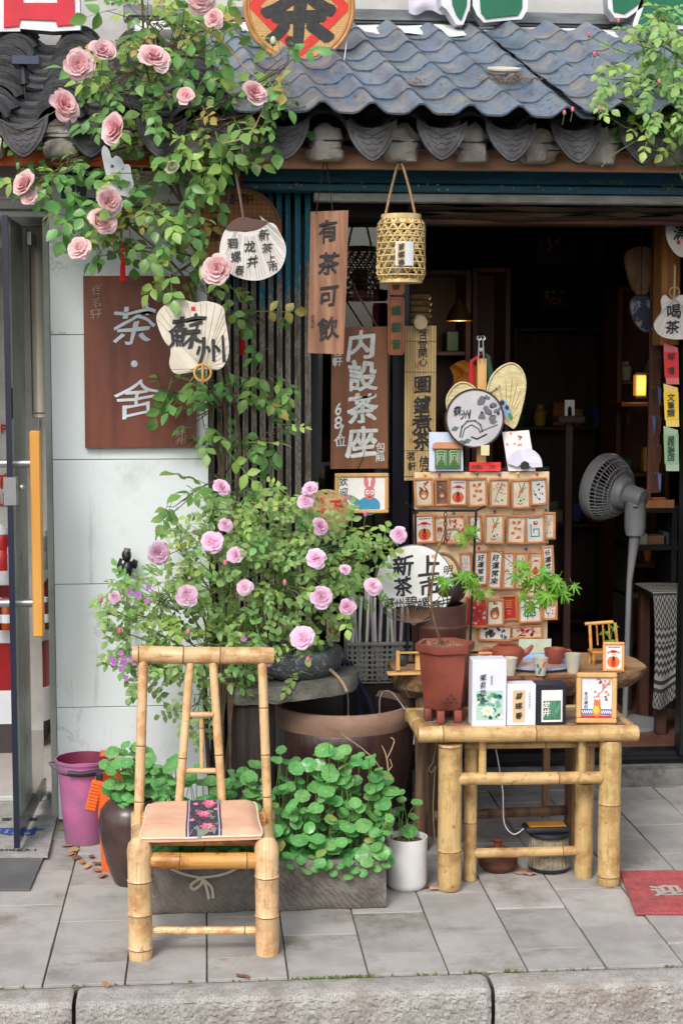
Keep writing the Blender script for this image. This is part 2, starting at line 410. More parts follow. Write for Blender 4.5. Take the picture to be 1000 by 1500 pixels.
# ================================================================== tea shop building
marble_m, nt, bs, N, Lk = _nt('white_marble_panel')
v = _vec(N, Lk, 'Object'); n0 = _noise(N, Lk, v, 2.2, 8, .62); 
ab = N.new('ShaderNodeMath'); ab.operation = 'SUBTRACT'; ab.inputs[1].default_value = .5; Lk.new(n0, ab.inputs[0])
a2 = N.new('ShaderNodeMath'); a2.operation = 'ABSOLUTE'; Lk.new(ab.outputs[0], a2.inputs[0])
vein = _ramp(N, Lk, a2.outputs[0], .0, .012); n1 = _noise(N, Lk, v, 1.3, 3)
msk = N.new('ShaderNodeMath'); msk.operation = 'MAXIMUM'; Lk.new(vein, msk.inputs[0]); Lk.new(_ramp(N, Lk, n1, .62, .5), msk.inputs[1])
c = _mix(N, Lk, msk.outputs[0], lin(184, 192, 196), lin(220, 228, 231)); c = _mix(N, Lk, _ramp(N, Lk, _noise(N, Lk, v, 3, 6, .7), .55, .8), c, lin(190, 198, 200))
v3 = _vec(N, Lk, 'Object', (9, 1, .7)); c = _mix(N, Lk, _ramp(N, Lk, _noise(N, Lk, v3, 2.2, 7, .7), .56, .8), c, lin(176, 178, 172)); c = _mix(N, Lk, _ramp(N, Lk, _noise(N, Lk, v, 8, 6, .75), .64, .76), c, lin(164, 164, 156))
Lk.new(c, bs.inputs['Base Color']); bs.inputs['Roughness'].default_value = .28
shop = T('tea_shop', 'old tea shop front with tiled eave, teal beam and open doorway', 'building', (0, 5.5, 0))
core_m = M('dark_plaster', lin(60, 56, 54), .9)
S = shop.W
zj = [atY(180, y, 5.5).z for y in (250, 490.5, 673, 855, 1035, 1207)]
zj[-1] = .012
xa, xb = atY(78, 700, 5.5).x, .012
for i in range(5):
    b = MB(); b.span(S((xa, 5.5, zj[i + 1] + .0012)), S((xb, 5.515, zj[i] - .0012)), .0012); o = shop.part('wall_panel', b, marble_m)
b = MB(); b.span(S((xa + .004, 5.516, 0)), S((xb - .004, 6.0, 2.45))); shop.part('pillar_core', b, M('joint_grey', lin(120, 124, 126), .8))
# room shell of the shop
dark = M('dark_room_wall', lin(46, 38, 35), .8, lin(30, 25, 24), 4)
b = MB()
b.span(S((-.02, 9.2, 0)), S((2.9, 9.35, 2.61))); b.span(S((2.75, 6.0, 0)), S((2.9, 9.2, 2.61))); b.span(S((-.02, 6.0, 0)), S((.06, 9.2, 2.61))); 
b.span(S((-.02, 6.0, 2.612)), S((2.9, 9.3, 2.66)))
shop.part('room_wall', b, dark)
floor_m = M('shop_floor_tile', lin(112, 78, 66), .35, lin(92, 62, 54), 3, dirt=lin(74, 54, 48), dscale=5)
fl = MB().span((.02, 5.955, -.05), (2.9, 9.2, .112)).build('shop_floor', M('floor_grout', lin(50, 40, 36), .9), None, kind='structure')
for i in range(6):
    for j in range(6):
        bb = MB(); bb.box((0, 0, 0), (.447, .447, .01), .0015)
        if (i, j) == (0, 0): ftm = bb.mesh('floor_tile', floor_m)
        o = link('floor_tile', ftm, fl); o.location = (.25 + .45 * i, 6.19 + .45 * j, .112)
b = MB(); b.span(S((.0, 5.80, -.01)), S((2.9, 5.965, .066)), .006); shop.part('step', b, M('concrete_step', lin(128, 128, 124), .85, lin(100, 100, 96), 6, bump=.5, bscale=90, dirt=lin(70, 70, 68), dscale=6, dlo=.5, dhi=.65))
b = MB(); b.span(S((.0, 5.885, .066)), S((2.9, 5.975, .116)), .003); b.span(S((.0, 5.872, .085)), S((2.9, 5.885, .1)), .002)
shop.part('door_sill', b, M('black_aluminium', lin(34, 36, 42), .3, metal=.4))
# fascia, beam, trims
orange_m = M('orange_fascia', lin(238, 108, 52), .55, lin(218, 90, 44), 9, dirt=lin(120, 60, 40), dscale=8, dlo=.6, dhi=.8)
ply = woodmat('bare_plywood', lin(220, 172, 136), lin(196, 146, 110), 'X', .7, 7, dirt=lin(104, 78, 64))
zt, zb = atY(600, 205, 5.27).z, atY(600, 248, 5.27).z
b = MB(); b.span(S((-2.4, 5.27, zb)), S((atY(348, 230, 5.27).x, 5.30, zt + .0)), .004); shop.part('fascia_board', b, orange_m)
b = MB(); b.span(S((atY(349, 230, 5.27).x, 5.273, zb)), S((2.9, 5.30, zt + .0)), .004); shop.part('fascia_board', b, ply)
teal = M('teal_painted_steel', lin(40, 122, 150), .45, lin(30, 100, 128), 5, (1, 1, 6), dirt=lin(20, 34, 44), dscale=7, dlo=.52, dhi=.75, speck=lin(60, 110, 124), sscale=70)
xl, xr = atY(312, 260, 5.48).x, 2.9
z1, z2, z3 = atY(700, 246, 5.48).z, atY(700, 270, 5.48).z, atY(700, 282, 5.48).z
b = MB(); b.span(S((xl, 5.48, z2)), S((xr, 5.56, z1)), .003); b.span(S((xl, 5.472, z3)), S((xr, 5.56, z2 - .003)), .004)
bm_ = shop.part('teal_beam', b, teal)
b = MB(); rr = random.Random(8)
for k in range(26):   # nail heads and chipped paint drops on the beam
    b.box(S((rr.uniform(.15, 1.9), 5.4705, rr.uniform(z3 + .004, z2))), (rr.uniform(.003, .009), .002, rr.uniform(.003, .008)), 0)
b.build('paint_chip', paint('chip_white', lin(190, 200, 196)), bm_, 0, 'stuff')
for px, s_ in ((873, 'PCU'), (902, 'OPZ'), (978, 'GGA')):
    it = [(ch, S(atY(px - 7 + 7 * k, 267 + (6 if px > 950 else 0), 5.468)), .02) for k, ch in enumerate(s_)]
    letters(it, hand=2, seed=4).build('scrawl', paint('scrawl_green', lin(140, 160, 80)), bm_, 0)
strip = M('white_trim', lin(205, 208, 204), .5, lin(168, 172, 166), 10, (1, 1, 3), dirt=lin(120, 128, 110), dscale=4)
b = MB(); b.span(S((atY(460, 280, 5.5).x, 5.5, z3 - .032)), S((xr, 5.56, z3 - .003)), .003); shop.part('trim_strip', b, strip)
lint = woodmat('weathered_lintel', lin(108, 88, 72), lin(62, 50, 42), 'X', .85, 8, bump=.8, dirt=lin(40, 32, 28))
def wavy_beam(xa, xb, y, zt, zb, dep, amp, sd):
    b = MB()
    def fn(u, v):
        a = v * 2 * pi; x = xa + (xb - xa) * u
        return S((x, y + dep * .5 * (1 + cos(a) * -1) + amp * .6 * mnoise.noise(V((x * 5, a, sd))), (zt + zb) / 2 + (zt - zb) / 2 * sin(a) + amp * mnoise.noise(V((x * 7, a * 1.3, sd + 4)))))
    b.grid(fn, 60, 10); return b
zz = lambda y, Y: atY(780, y, Y).z
shop.part('lintel_beam', wavy_beam(.72, 2.8, 5.56, zz(297, 5.56), zz(310, 5.56), .12, .012, 2), lint, 1.2)
shop.part('lintel_beam', wavy_beam(.72, 2.8, 5.57, zz(309, 5.56), zz(320, 5.56), .11, .014, 6), lint, 1.2)
b = MB(); b.span(S((.7, 5.62, zz(327, 5.6))), S((2.8, 5.66, zz(319, 5.6))), .002); shop.part('door_head', b, woodmat('redbrown_wood', lin(112, 60, 44), lin(80, 42, 32), 'X'))
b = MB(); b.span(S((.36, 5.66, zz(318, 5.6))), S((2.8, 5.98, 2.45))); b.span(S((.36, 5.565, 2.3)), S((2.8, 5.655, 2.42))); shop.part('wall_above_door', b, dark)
# window frame, mullion and glass
navy = M('navy_frame', lin(26, 30, 44), .35, metal=.2)
gx0, gx1 = atY(462, 600, 5.85).x, atY(572, 600, 5.85).x
b = MB(); b.span(S((gx1, 5.82, .11)), S((atY(600, 600, 5.82).x, 5.9, 2.25)), .004); shop.part('mullion', b, navy)
b = MB(); b.span(S((gx0 - .03, 5.82, .11)), S((gx0, 5.9, 2.25)), .004); b.span(S((gx0, 5.83, 2.17)), S((gx1, 5.89, 2.25)), .003); b.span(S((gx0, 5.83, .11)), S((gx1, 5.89, .5)), .003); shop.part('window_frame', b, navy)
GLASS = glassmat('window_glass', (.66, .72, .74, 1), .015, .05)
b = MB(); b.span(S((gx0 + .001, 5.858, .501)), S((gx1 - .001, 5.864, 2.169))); shop.part('window_pane', b, GLASS)
# right jamb
b = MB(); x0 = atY(968, 400, 5.95).x; b.span(S((x0, 5.95, atY(968, 506, 5.95).z)), S((x0 + .075, 6.06, 2.2)), .003); shop.part('door_jamb', b, woodmat('mustard_jamb', lin(168, 112, 48), lin(128, 80, 34), 'Z', .5))
b = MB(); x0 = atY(1001, 700, 5.84).x; b.span(S((x0, 5.83, .11)), S((x0 + .05, 5.9, 2.2)), .003); shop.part('door_frame', b, M('black_aluminium', (0, 0, 0, 1)))
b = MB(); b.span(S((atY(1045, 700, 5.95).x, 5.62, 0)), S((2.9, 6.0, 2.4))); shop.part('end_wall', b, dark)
# upper storey wall behind the roof
uw = M('upper_plaster', lin(196, 196, 194), .85, lin(170, 170, 168), 3, dirt=lin(140, 138, 134), dscale=2)
b = MB(); b.span(S((-2.4, 6.4, 2.5)), S((3.4, 6.7, 4.2))); shop.part('upper_wall', b, uw)
b = MB(); zt, zb = atY(600, 14, 6.25).z, atY(600, 36, 6.25).z; b.span(S((-.3, 6.25, zb)), S((3.2, 6.33, zt)), .004); b.span(S((-.3, 6.24, zb + .012)), S((3.2, 6.25, zb + .024)), .002)
shop.part('steel_channel', b, M('grey_steel', lin(128, 134, 140), .4, lin(100, 104, 110), 6, (1, 1, 4), metal=.3, dirt=lin(84, 80, 78), dscale=5))
b = MB(); rr = random.Random(2)
def fn(u, v):
    x = -.25 + 3.3 * u; z0_, z1_ = atY(600, 52, 6.12).z, atY(600, 34, 6.2).z
    return S((x, 6.06 + .14 * v + .01 * mnoise.noise(V((x * 9, v * 3, 1))), z0_ + (z1_ - z0_) * v + .012 * mnoise.noise(V((x * 6, v, 5))) - .008))
b.grid(fn, 90, 5); shop.part('flashing_sheet', b, M('white_flashing', lin(222, 224, 226), .5, lin(196, 198, 202), 6), 1.2)

# ------------------------------------------------------------------ roof
AL = rad(24); RY, RZ = 5.15, 2.36
def roofp(x, t, h): return S((x, RY + t * cos(AL) - h * sin(AL), RZ + t * sin(AL) + h * cos(AL)))
clay = M('dark_clay_tile', lin(82, 82, 86), .8, lin(52, 52, 56), 14, bump=.5, bscale=110, rnd=.16, dirt=lin(46, 44, 44), dscale=9, dlo=.45, dhi=.7)
b = MB(); b.add([roofp(-2.3, 0.02, -.03), roofp(3.1, 0.02, -.03), roofp(3.1, 1.3, -.03), roofp(-2.3, 1.3, -.03)], [[0, 1, 2, 3]])
b.add([roofp(-2.3, 0.02, -.055), roofp(3.1, 0.02, -.055), roofp(3.1, 1.3, -.055), roofp(-2.3, 1.3, -.055)], [[3, 2, 1, 0]])
roof = shop.part('roof', b, M('roof_boarding', lin(52, 46, 42), .9))
def arc_tile(rad_, w, l, th, up=1, nm='roof_tile'):
    b = MB(); n = 9; vs = []
    for e in (0, 1):
        for rr_ in (rad_, rad_ - th):
            for j in range(n + 1):
                a = -w + 2 * w * j / n
                vs.append((rr_ * sin(a) * (1 - .04 * e), l * e, up * (rr_ * cos(a) - rad_ * cos(w))))
    k = n + 1; fs = []
    for j in range(n):
        fs += [[j, j + 1, 2 * k + j + 1, 2 * k + j], [k + j + 1, k + j, 3 * k + j, 3 * k + j + 1], [j, k + j, k + j + 1, j + 1], [2 * k + j + 1, 3 * k + j + 1, 3 * k + j, 2 * k + j]]
    for j in (0, n): fs.append([j, 2 * k + j, 3 * k + j, k + j])
    b.add(vs, fs); bm = bmesh.new(); me = b.mesh(nm, clay, .7); bm.from_mesh(me); bmesh.ops.recalc_face_normals(bm, faces=bm.faces); bm.to_mesh(me); bm.free(); return me
cover = arc_tile(.085, 1.15, .17, .012); pan = arc_tile(.095, .85, .17, .012, -1)
rr = random.Random(21)
rot0 = Matrix.Rotation(AL, 4, 'X')
def put_tile(me, x, t, h, tilt, parent=roof, name='roof_tile'):
    p = roofp(x, t, h)
    m = Matrix.Translation(p) @ Matrix.Rotation(AL - tilt, 4, 'X') @ Matrix.Rotation(rr.uniform(-.08, .08), 4, 'Z') @ Matrix.Rotation(rr.uniform(-.1, .1), 4, 'Y')
    return link(name, me, parent, None, m)
DX = [atY(px, 215, 5.15).x for px in (35, 135, 237, 328, 415, 542, 644, 745, 840, 937)]
DX += [DX[-1] + .235, DX[-1] + .47]; DX = [DX[0] - .235] + DX
CX = [(DX[i] + DX[i + 1]) / 2 for i in range(len(DX) - 1)]
for x in CX:
    left = x < .08; t = -.0 if left else .04
    while t < (1.12 if left else .1):
        put_tile(cover, x + rr.uniform(-.006, .006), t, .035 + rr.uniform(0, .006) - (0 if left else .02 + max(0, t) * .12), .2); t += .05 if left else .055
for x in DX:
    left = x < .12; t = .03
    while t < (1.12 if left else .2):
        put_tile(pan, x, t, .03, .12); t += .11
# drip tiles hanging over the eave
def drip_mesh():
    half = [(0, -.128), (.016, -.121), (.036, -.103), (.056, -.076), (.071, -.047), (.08, -.018), (.083, .012)]
    top = [(.066, .0), (.04, -.014), (0, -.02)]
    pts = half + top; pts = pts + [(-x, y) for x, y in reversed(pts[1:-1])]
    b = MB(); b.prism(pts, (0, 0, 0), (1, 0, 0), (0, 0, 1), (0, .014, 0))
    inner = [(x * .8, y * .8 - .014) for x, y in half] ; inner += [(.05, -.02), (0, -.045)]
    ring = inner + [(-x, y) for x, y in reversed(inner[1:-1])]
    b.tube([(x, -.001, y) for x, y in ring] + [(ring[0][0], -.001, ring[0][1])], .002, 5)
    for k in range(3):
        z = -.055 - .02 * k; w_ = .045 - .012 * k
        b.tube([(-w_, -.001, z + .012), (-w_ * .4, -.001, z), (0, -.001, z + .006), (w_ * .4, -.001, z), (w_, -.001, z + .012)], .0013, 4)
    return b.mesh('drip_tile', clay, .7)
dm = drip_mesh()
for x in DX:
    m = Matrix.Translation(S((x, RY - .035 + rr.uniform(-.01, .01), RZ + .03))) @ Matrix.Rotation(rad(-14) + rr.uniform(-.08, .08), 4, 'X') @ Matrix.Rotation(rr.uniform(-.07, .07), 4, 'Y') @ Matrix.Rotation(rr.uniform(-.1, .1), 4, 'Z')
    link('drip_tile', dm, roof, None, m)
mortar = M('lime_mortar', lin(204, 198, 190), .9, lin(166, 160, 153), 12, bump=.8, bscale=40, dist=.01)
def mortar_lump(b, c, sd):
    def fn(u, v):
        a, e = 2 * pi * u, pi * (v - .5); d = V((cos(a) * cos(e), sin(a) * cos(e), sin(e))); k = 1 + .35 * mnoise.noise(d * 1.6 + V((sd, 0, 0))) + .22 * mnoise.noise(d * 4.5 + V((sd, 3, 0)))
        return c + V((d.x * .062 * k, d.y * .045 * k, max(-.05, d.z * .07 * k)))
    b.grid(fn, 20, 12)
for i, x in enumerate(CX):
    b = MB(); mortar_lump(b, S((x, RY + .075, RZ - .03)), i * 3.1); b.build('mortar_lump', mortar, roof, 1)
# corrugated plastic tile sheets
blue = M('slate_blue_plastic', lin(98, 114, 132), .32, lin(76, 91, 110), 4, (1, 1, 1), spec=.5, bump=.15, bscale=30, speck=lin(70, 74, 80), sscale=55, dirt=lin(130, 124, 116), dscale=11, dlo=.46, dhi=.7)
def roof_sheet(xa, xb, lift, skew, te0, seed):
    per, course, NP = .157, .175, 10; ns = int((xb - xa) / per * NP); b = MB(); T1 = 1.07
    rows = []; t = te0
    while t < T1:
        for q in (0.0, .12, .5, .93, 1.0): rows.append((t + course * q, q))
        t += course
    def hh(x, q):
        c = .5 + .5 * cos(2 * pi * x / per)
        return .038 * c ** 2.3 + .006 * (1 - q) + .004 * sin(x * 2.3 + seed)
    vs = []; fs = []; n = ns + 1
    for t, q in rows:
        for i in range(n):
            s_ = xa + (xb - xa) * i / ns; x = s_ - (t - .5) * skew
            sag = .009 * mnoise.noise(V((s_ * 2.6, t * 3.4, seed))) + .003 * mnoise.noise(V((s_ * 9, t * 9, seed)))
            vs.append(roofp(x, t - (.012 * (.5 + .5 * cos(2 * pi * s_ / per)) if t < 0 else 0), .082 + lift + hh(s_, q) + sag))
    for j in range(len(rows) - 1):
        for i in range(ns): a = j * n + i; fs.append([a, a + 1, a + n + 1, a + n])
    m0 = len(vs); vs += [V(p) - V((0, -.004, .006)) for p in vs[:n]]
    for i in range(ns): fs.append([m0 + i, m0 + i + 1, i + 1, i])
    for jj in range(len(rows) - 1):   # left lip
        pass
    b.add(vs, fs); return b.build('roof_sheet', blue, roof, .75)
roof_sheet(.035, 1.19, 0, .11, -.075, 1); roof_sheet(1.13, 2.75, .011, .13, -.085, 5)
# debris on the roof
deb = M('dry_leaf_litter', lin(126, 96, 70), .9, lin(84, 62, 46), 30)
b = MB(); rr = random.Random(31)
for cx, ct, n_, sp in ((.71, .22, 60, .035), (1.0, .3, 90, .055), (1.1, .27, 40, .03), (-.32, .5, 90, .05), (-.3, .75, 60, .03), (-.33, .2, 60, .03)):
    for k in range(n_):
        x, t = cx + rr.gauss(0, sp), ct + rr.gauss(0, sp * (.5 if cx > 0 else 3)); a = rr.uniform(0, pi); l = rr.uniform(.006, .02)
        h = .09 + (.02 if cx > 0 else .0) + rr.uniform(-.006, .012)
        b.add([roofp(x, t, h), roofp(x + l * cos(a), t + l * sin(a), h + .004), roofp(x + l * cos(a + .5) * .8, t + l * sin(a + .5) * .8, h)], [[0, 1, 2]])
b.build('leaf_litter', deb, roof, 0, 'stuff')

# ================================================================== folding steel gate
gate = T('folding_gate', 'folded steel lattice gate, teal paint peeling to bare grey metal, beside the window', 'gate', (.19, 5.6, 0))
gm, nt, bs, N, Lk = _nt('peeling_teal_steel')
tc = N.new('ShaderNodeTexCoord'); sp = N.new('ShaderNodeSeparateXYZ'); Lk.new(tc.outputs['Object'], sp.inputs[0])
v = _vec(N, Lk, 'Object', (1, 1, .5)); n1 = _noise(N, Lk, v, 9, 6, .75); n2 = _noise(N, Lk, v, 120, 3, .7)
ad = N.new('ShaderNodeMath'); ad.operation = 'MULTIPLY_ADD'; ad.inputs[1].default_value = 1.1; Lk.new(n1, ad.inputs[0]); Lk.new(sp.outputs['Z'], ad.inputs[2])
fac = _ramp(N, Lk, ad.outputs[0], 2.42, 2.5)
bare = _mix(N, Lk, _ramp(N, Lk, n2, .42, .6), lin(128, 122, 112), lin(176, 170, 160)); bare = _mix(N, Lk, _ramp(N, Lk, n1, .5, .62), bare, lin(112, 100, 86))
tealc = _mix(N, Lk, _ramp(N, Lk, n2, .6, .68), lin(34, 136, 162), lin(150, 180, 180))
Lk.new(_mix(N, Lk, fac, bare, tealc), bs.inputs['Base Color']); bs.inputs['Roughness'].default_value = .5; bs.inputs['Metallic'].default_value = .15
_bump(N, Lk, bs, n2, .35, .003)
gx = [atY(296 + 12.6 * i, 500, 5.6).x for i in range(11)] + [atY(436, 500, 5.6).x, atY(451, 500, 5.6).x]
ztop = atY(400, 271, 5.6).z
for i, x in enumerate(gx):
    b = MB(); w = .020 if i < 11 else .022; x -= gate.loc.x; d = .0 if i % 2 else .012
    b.box((x, d, ztop / 2 + .02), (w, .016, ztop - .05), .003); b.box((x - w * .32, d - .012, ztop / 2 + .02), (.004, .014, ztop - .05), .001); b.box((x + w * .32, d - .012, ztop / 2 + .02), (.004, .014, ztop - .05), .001)
    gate.part('gate_bar', b, gm)
b = MB(); b.box((.0, .06, ztop - .02), (.44, .03, .03), .002); b.box((.0, .06, .03), (.44, .03, .03), .002); b.box((0, .075, 1.1), (.44, .004, 2.1))  # two rails, plus a dark sheet for the shade between the bars
gate.part('gate_rail_and_shade', b, M('gate_shadow_steel', lin(44, 48, 52), .6, metal=.2))

# ================================================================== neighbouring shop
nb = T('neighbour_shop', 'neighbouring shop doorway with pale metal surround and grey shutter box', 'building', (-.8, 5.8, 0))
N_ = nb.W
alu = M('pale_aluminium', lin(196, 200, 194), .45, lin(172, 176, 170), 5, metal=.1, dirt=lin(140, 142, 134), dscale=6)
beige = M('beige_steel', lin(186, 180, 166), .5, lin(166, 160, 146), 4, (1, 1, .3))
X = lambda px, py, Y: atY(px, py, Y).x
b = MB(); b.span(N_((X(69, 700, 5.6), 5.58, 0.0)), N_((X(79, 700, 5.6), 5.86, 2.2)), .003); nb.part('door_jamb', b, alu)
b = MB(); x0, x1 = X(31, 450, 5.86), X(67, 450, 5.86)
b.span(N_((x0, 5.87, atY(50, 613, 5.87).z)), N_((x1, 5.95, 2.2)), .004); b.span(N_((x0 + .028, 5.862, atY(50, 613, 5.87).z + .02)), N_((x1 - .004, 5.87, 2.13)), .003); nb.part('door_header', b, beige)
b = MB(); zt, zb = atY(40, 262, 5.5).z, atY(40, 306, 5.5).z; b.span(N_((-2.4, 5.5, zb)), N_((X(78, 280, 5.5), 5.9, zt + .25)), .006); b.span(N_((-2.4, 5.49, zb + .03)), N_((X(76, 280, 5.5), 5.5, zb + .04)), .002)
b.span(N_((-2.4, 5.53, zb - .025)), N_((X(72, 280, 5.5), 5.86, zb - .001)), .003); nb.part('shutter_box', b, M('shutter_box_grey', lin(186, 188, 190), .45, lin(166, 168, 172), 5, (.3, 1, 3), dirt=lin(130, 130, 126), dscale=6))
b = MB(); b.span(N_((-2.4, 6.9, 0)), N_((-.03, 7.0, 2.6))); b.span(N_((-2.5, 5.9, 0)), N_((-2.4, 8, 2.6))); b.span(N_((-.06, 6.02, 0)), N_((-.03, 7.9, 2.6))); b.span(N_((-2.4, 5.9, 2.5)), N_((-.04, 8, 2.6))); b.span(N_((-2.4, 5.9, 2.05)), N_((-.56, 5.95, 2.5)))
nb.part('room_wall', b, M('neighbour_wall', lin(226, 226, 220), .7))
b = MB(); b.span(N_((X(31, 700, 5.97), 5.96, .03)), N_((X(78, 700, 5.97), 5.99, atY(50, 600, 5.97).z))); 
nbf = MB().span((-2.4, 5.86, -.03), (-.05, 7.9, .012)).build('neighbour_floor', M('pale_floor_tile', lin(186, 180, 176), .3, lin(170, 164, 160), 4), None, kind='structure')
b = MB(); b.span(N_((-2.4, 5.80, 0)), N_((X(70, 1150, 5.8), 5.86, .02)), .003); nb.part('threshold', b, alu)
# drinks counter inside the neighbouring shop
ct = T('drinks_counter', 'white counter with red band and rounded end inside the neighbouring doorway', 'counter', atY(30, 1085, 6.5) + V((0, .2, 0)))
ct.o.location.z = .012; ct.loc.z = .012
white_gloss = M('white_laminate', lin(214, 218, 224), .3, lin(202, 206, 212), 3); red_gloss = M('red_laminate', lin(150, 20, 26), .3, lin(124, 14, 20), 6)
zc = lambda y: atY(40, y, 6.35).z - .012
xe = X(69, 980, 6.4) - ct.loc.x
def rounded(z0, z1, mi_name, m, inset=0.0):
    pts = [(-1.5, -.2), (xe - .12, -.2)] + [(xe - .12 + .12 * sin(a * pi / 12) - inset, -.08 - .12 * cos(a * pi / 12)) for a in range(1, 7)] + [(xe - inset, .25), (-1.5, .25)]
    b = MB(); b.prism(pts, (0, 0, z0), (1, 0, 0), (0, 1, 0), (0, 0, z1 - z0)); ct.part(mi_name, b, m)
rounded(0, zc(1072) - .002, 'plinth', M('dark_plinth', lin(60, 50, 50), .6), .04)
rounded(zc(1072), zc(1022), 'base_band', white_gloss); rounded(zc(1021), zc(952), 'red_band', red_gloss, .006); rounded(zc(951), zc(926), 'shelf_edge', white_gloss)
b = MB(); b.span((-1.5, .12, zc(925)), (xe - .01, .22, zc(868))); ct.part('back_panel', b, red_gloss)
b = MB(); b.span((-1.5, -.18, zc(866)), (xe - .02, .22, zc(838)), .01); ct.part('upper_shelf', b, white_gloss)
bottle_cols = [lin(96, 30, 24), lin(150, 60, 20), lin(52, 110, 48), lin(120, 24, 26), lin(90, 40, 26)]
for i, (px, py) in enumerate(((-3, 924), (11, 924), (56, 924), (34, 924), (64, 924))):
    p = atY(px, py, 6.42); p.z = ct.loc.z + zc(926) + .0005
    jt = T('drink_jar', ('dark red', 'amber', 'green', 'crimson', 'brown')[i] + ' jar with a paper label on the lower shelf of the drinks counter', 'jar', p)
    b = MB(); b.lathe([(0, 0), (.026, 0), (.028, .01), (.028, .085), (.018, .105), (.018, .115)], 14); jt.part('body', b, M('jar_%d' % i, bottle_cols[i], .25))
    b = MB(); b.lathe([(.0205, .112), (.0205, .13), (0, .132)], 14); jt.part('lid', b, (white_gloss, red_gloss)[i % 2])
    b = MB(); b.lathe([(.0286, .03), (.0286, .065)], 10, arc=(-2.6, -.5)); jt.part('paper_label', b, M('jar_paper', lin(206, 208, 214), .6))
for i, (px, h, cl) in enumerate(((4, .16, lin(168, 40, 44)), (22, .11, lin(170, 176, 182)), (58, .15, lin(150, 156, 160)))):
    p = atY(px, 838, 6.42); p.z = ct.loc.z + zc(838) + .0005
    jt = T('canister', ('tall red', 'short silver', 'ribbed grey')[i] + ' canister on top of the drinks counter', 'canister', p)
    b = MB(); b.lathe([(0, 0), (.034, 0), (.036, .008), (.036, h * .5), (.034, h * .52), (.036, h * .54), (.036, h - .01), (.03, h)], 16); jt.part('body', b, M('can_%d' % i, cl, .35))
    b = MB(); b.lathe([(.037, h - .012), (.037, h + .012), (.01, h + .016), (0, h + .03)], 16); jt.part('lid', b, red_gloss if i == 1 else white_gloss)
ps = T('wall_poster', 'white poster with red characters inside the neighbouring shop', 'poster', atY(10, 790, 6.88))
b = MB(); b.add([ps.L(-90, 560, 6.88), ps.L(58, 560, 6.88), ps.L(58, 795, 6.88), ps.L(-90, 795, 6.88)], [[0, 3, 2, 1]]); ps.part('sheet', b, M('poster_white', lin(210, 208, 204), .5))
column(ps, '滴山', 6, 705, 732, 22, 6.87, REDINK, .03, 0, name='lettering'); column(ps, '台白', 26, 705, 750, 22, 6.87, REDINK, .03, 0); column(ps, 'P', 6, 628, 628, 18, 6.87, REDINK, .02, 0); column(ps, 'P', 44, 628, 628, 18, 6.87, INK, .02, 0)
# open glass door
A, B = atZ(25, 1243, .03), V((X(60, 900, 5.84), 5.82, .03))
gd = T('glass_door', 'open frameless glass door with long wooden pull handle', 'door', A)
d = (B - A); Ld = d.length; d.normalize(); nrm = V((d.y, -d.x, 0)); H = atY(8, 315, A.y).z - .03
def dp(s_, off, z): return d * s_ + nrm * off + V((0, 0, z))
def dslab(s0, s1, o0, o1, z0, z1, mb):
    vs = [dp(s_, o_, z) for s_ in (s0, s1) for o_ in (o0, o1) for z in (z0, z1)]
    mb.add(vs, [[0, 1, 3, 2], [4, 6, 7, 5], [0, 4, 5, 1], [2, 3, 7, 6], [0, 2, 6, 4], [1, 5, 7, 3]]); return mb
GL2 = glassmat('greenish_glass', (.78, .84, .8, 1), .03, .03, 1.16)
gd.part('pane', dslab(.012, Ld, -.005, .005, 0, H, MB()), GL2)
gd.part('edge_strip', dslab(0, .012, -.009, .009, 0, H, MB()), M('navy_edge', lin(24, 30, 52), .4))
for z in (H * .0 + .004, H - .05): gd.part('patch_fitting', dslab(Ld - .16, Ld + .004, -.012, .012, z, z + .045, MB()), M('steel_satin', lin(176, 178, 180), .3, metal=.7))
hz0, hz1 = atY(48, 924, 5.3).z - .03, atY(48, 629, 5.3).z - .03
b = MB(); c0 = dp(.075, .075, (hz0 + hz1) / 2); 
b.box(c0, (.034, .045, hz1 - hz0), .004, 0, Matrix.Rotation(atan2(d.y, d.x) - pi / 2, 3, 'Z')); gd.part('wooden_handle', b, woodmat('handle_wood', lin(222, 166, 84), lin(204, 146, 66), 'Z', .45, 6, .02, .1))
for py in (676, 876):
    z = atY(40, py, 5.3).z - .03; b = MB(); b.tube([dp(.075, .07, z), dp(.075, -.12, z)], .0135, 12); gd.part('handle_post', b, M('steel_satin', (0, 0, 0, 1)))
b = MB(); z = atY(24, 715, 5.25).z - .03; dslab(-.002, .05, -.02, .02, z - .045, z + .045, b); b.ball(dp(.03, .035, z + .01), .012, 10); gd.part('lock', b, M('steel_satin', (0, 0, 0, 1)))
b = MB(); z = atY(20, 590, 5.2).z - .03; dslab(.02, .035, .006, .011, z - .05, z + .05, b); gd.part('latch_plate', b, M('black_aluminium', (0, 0, 0, 1)))
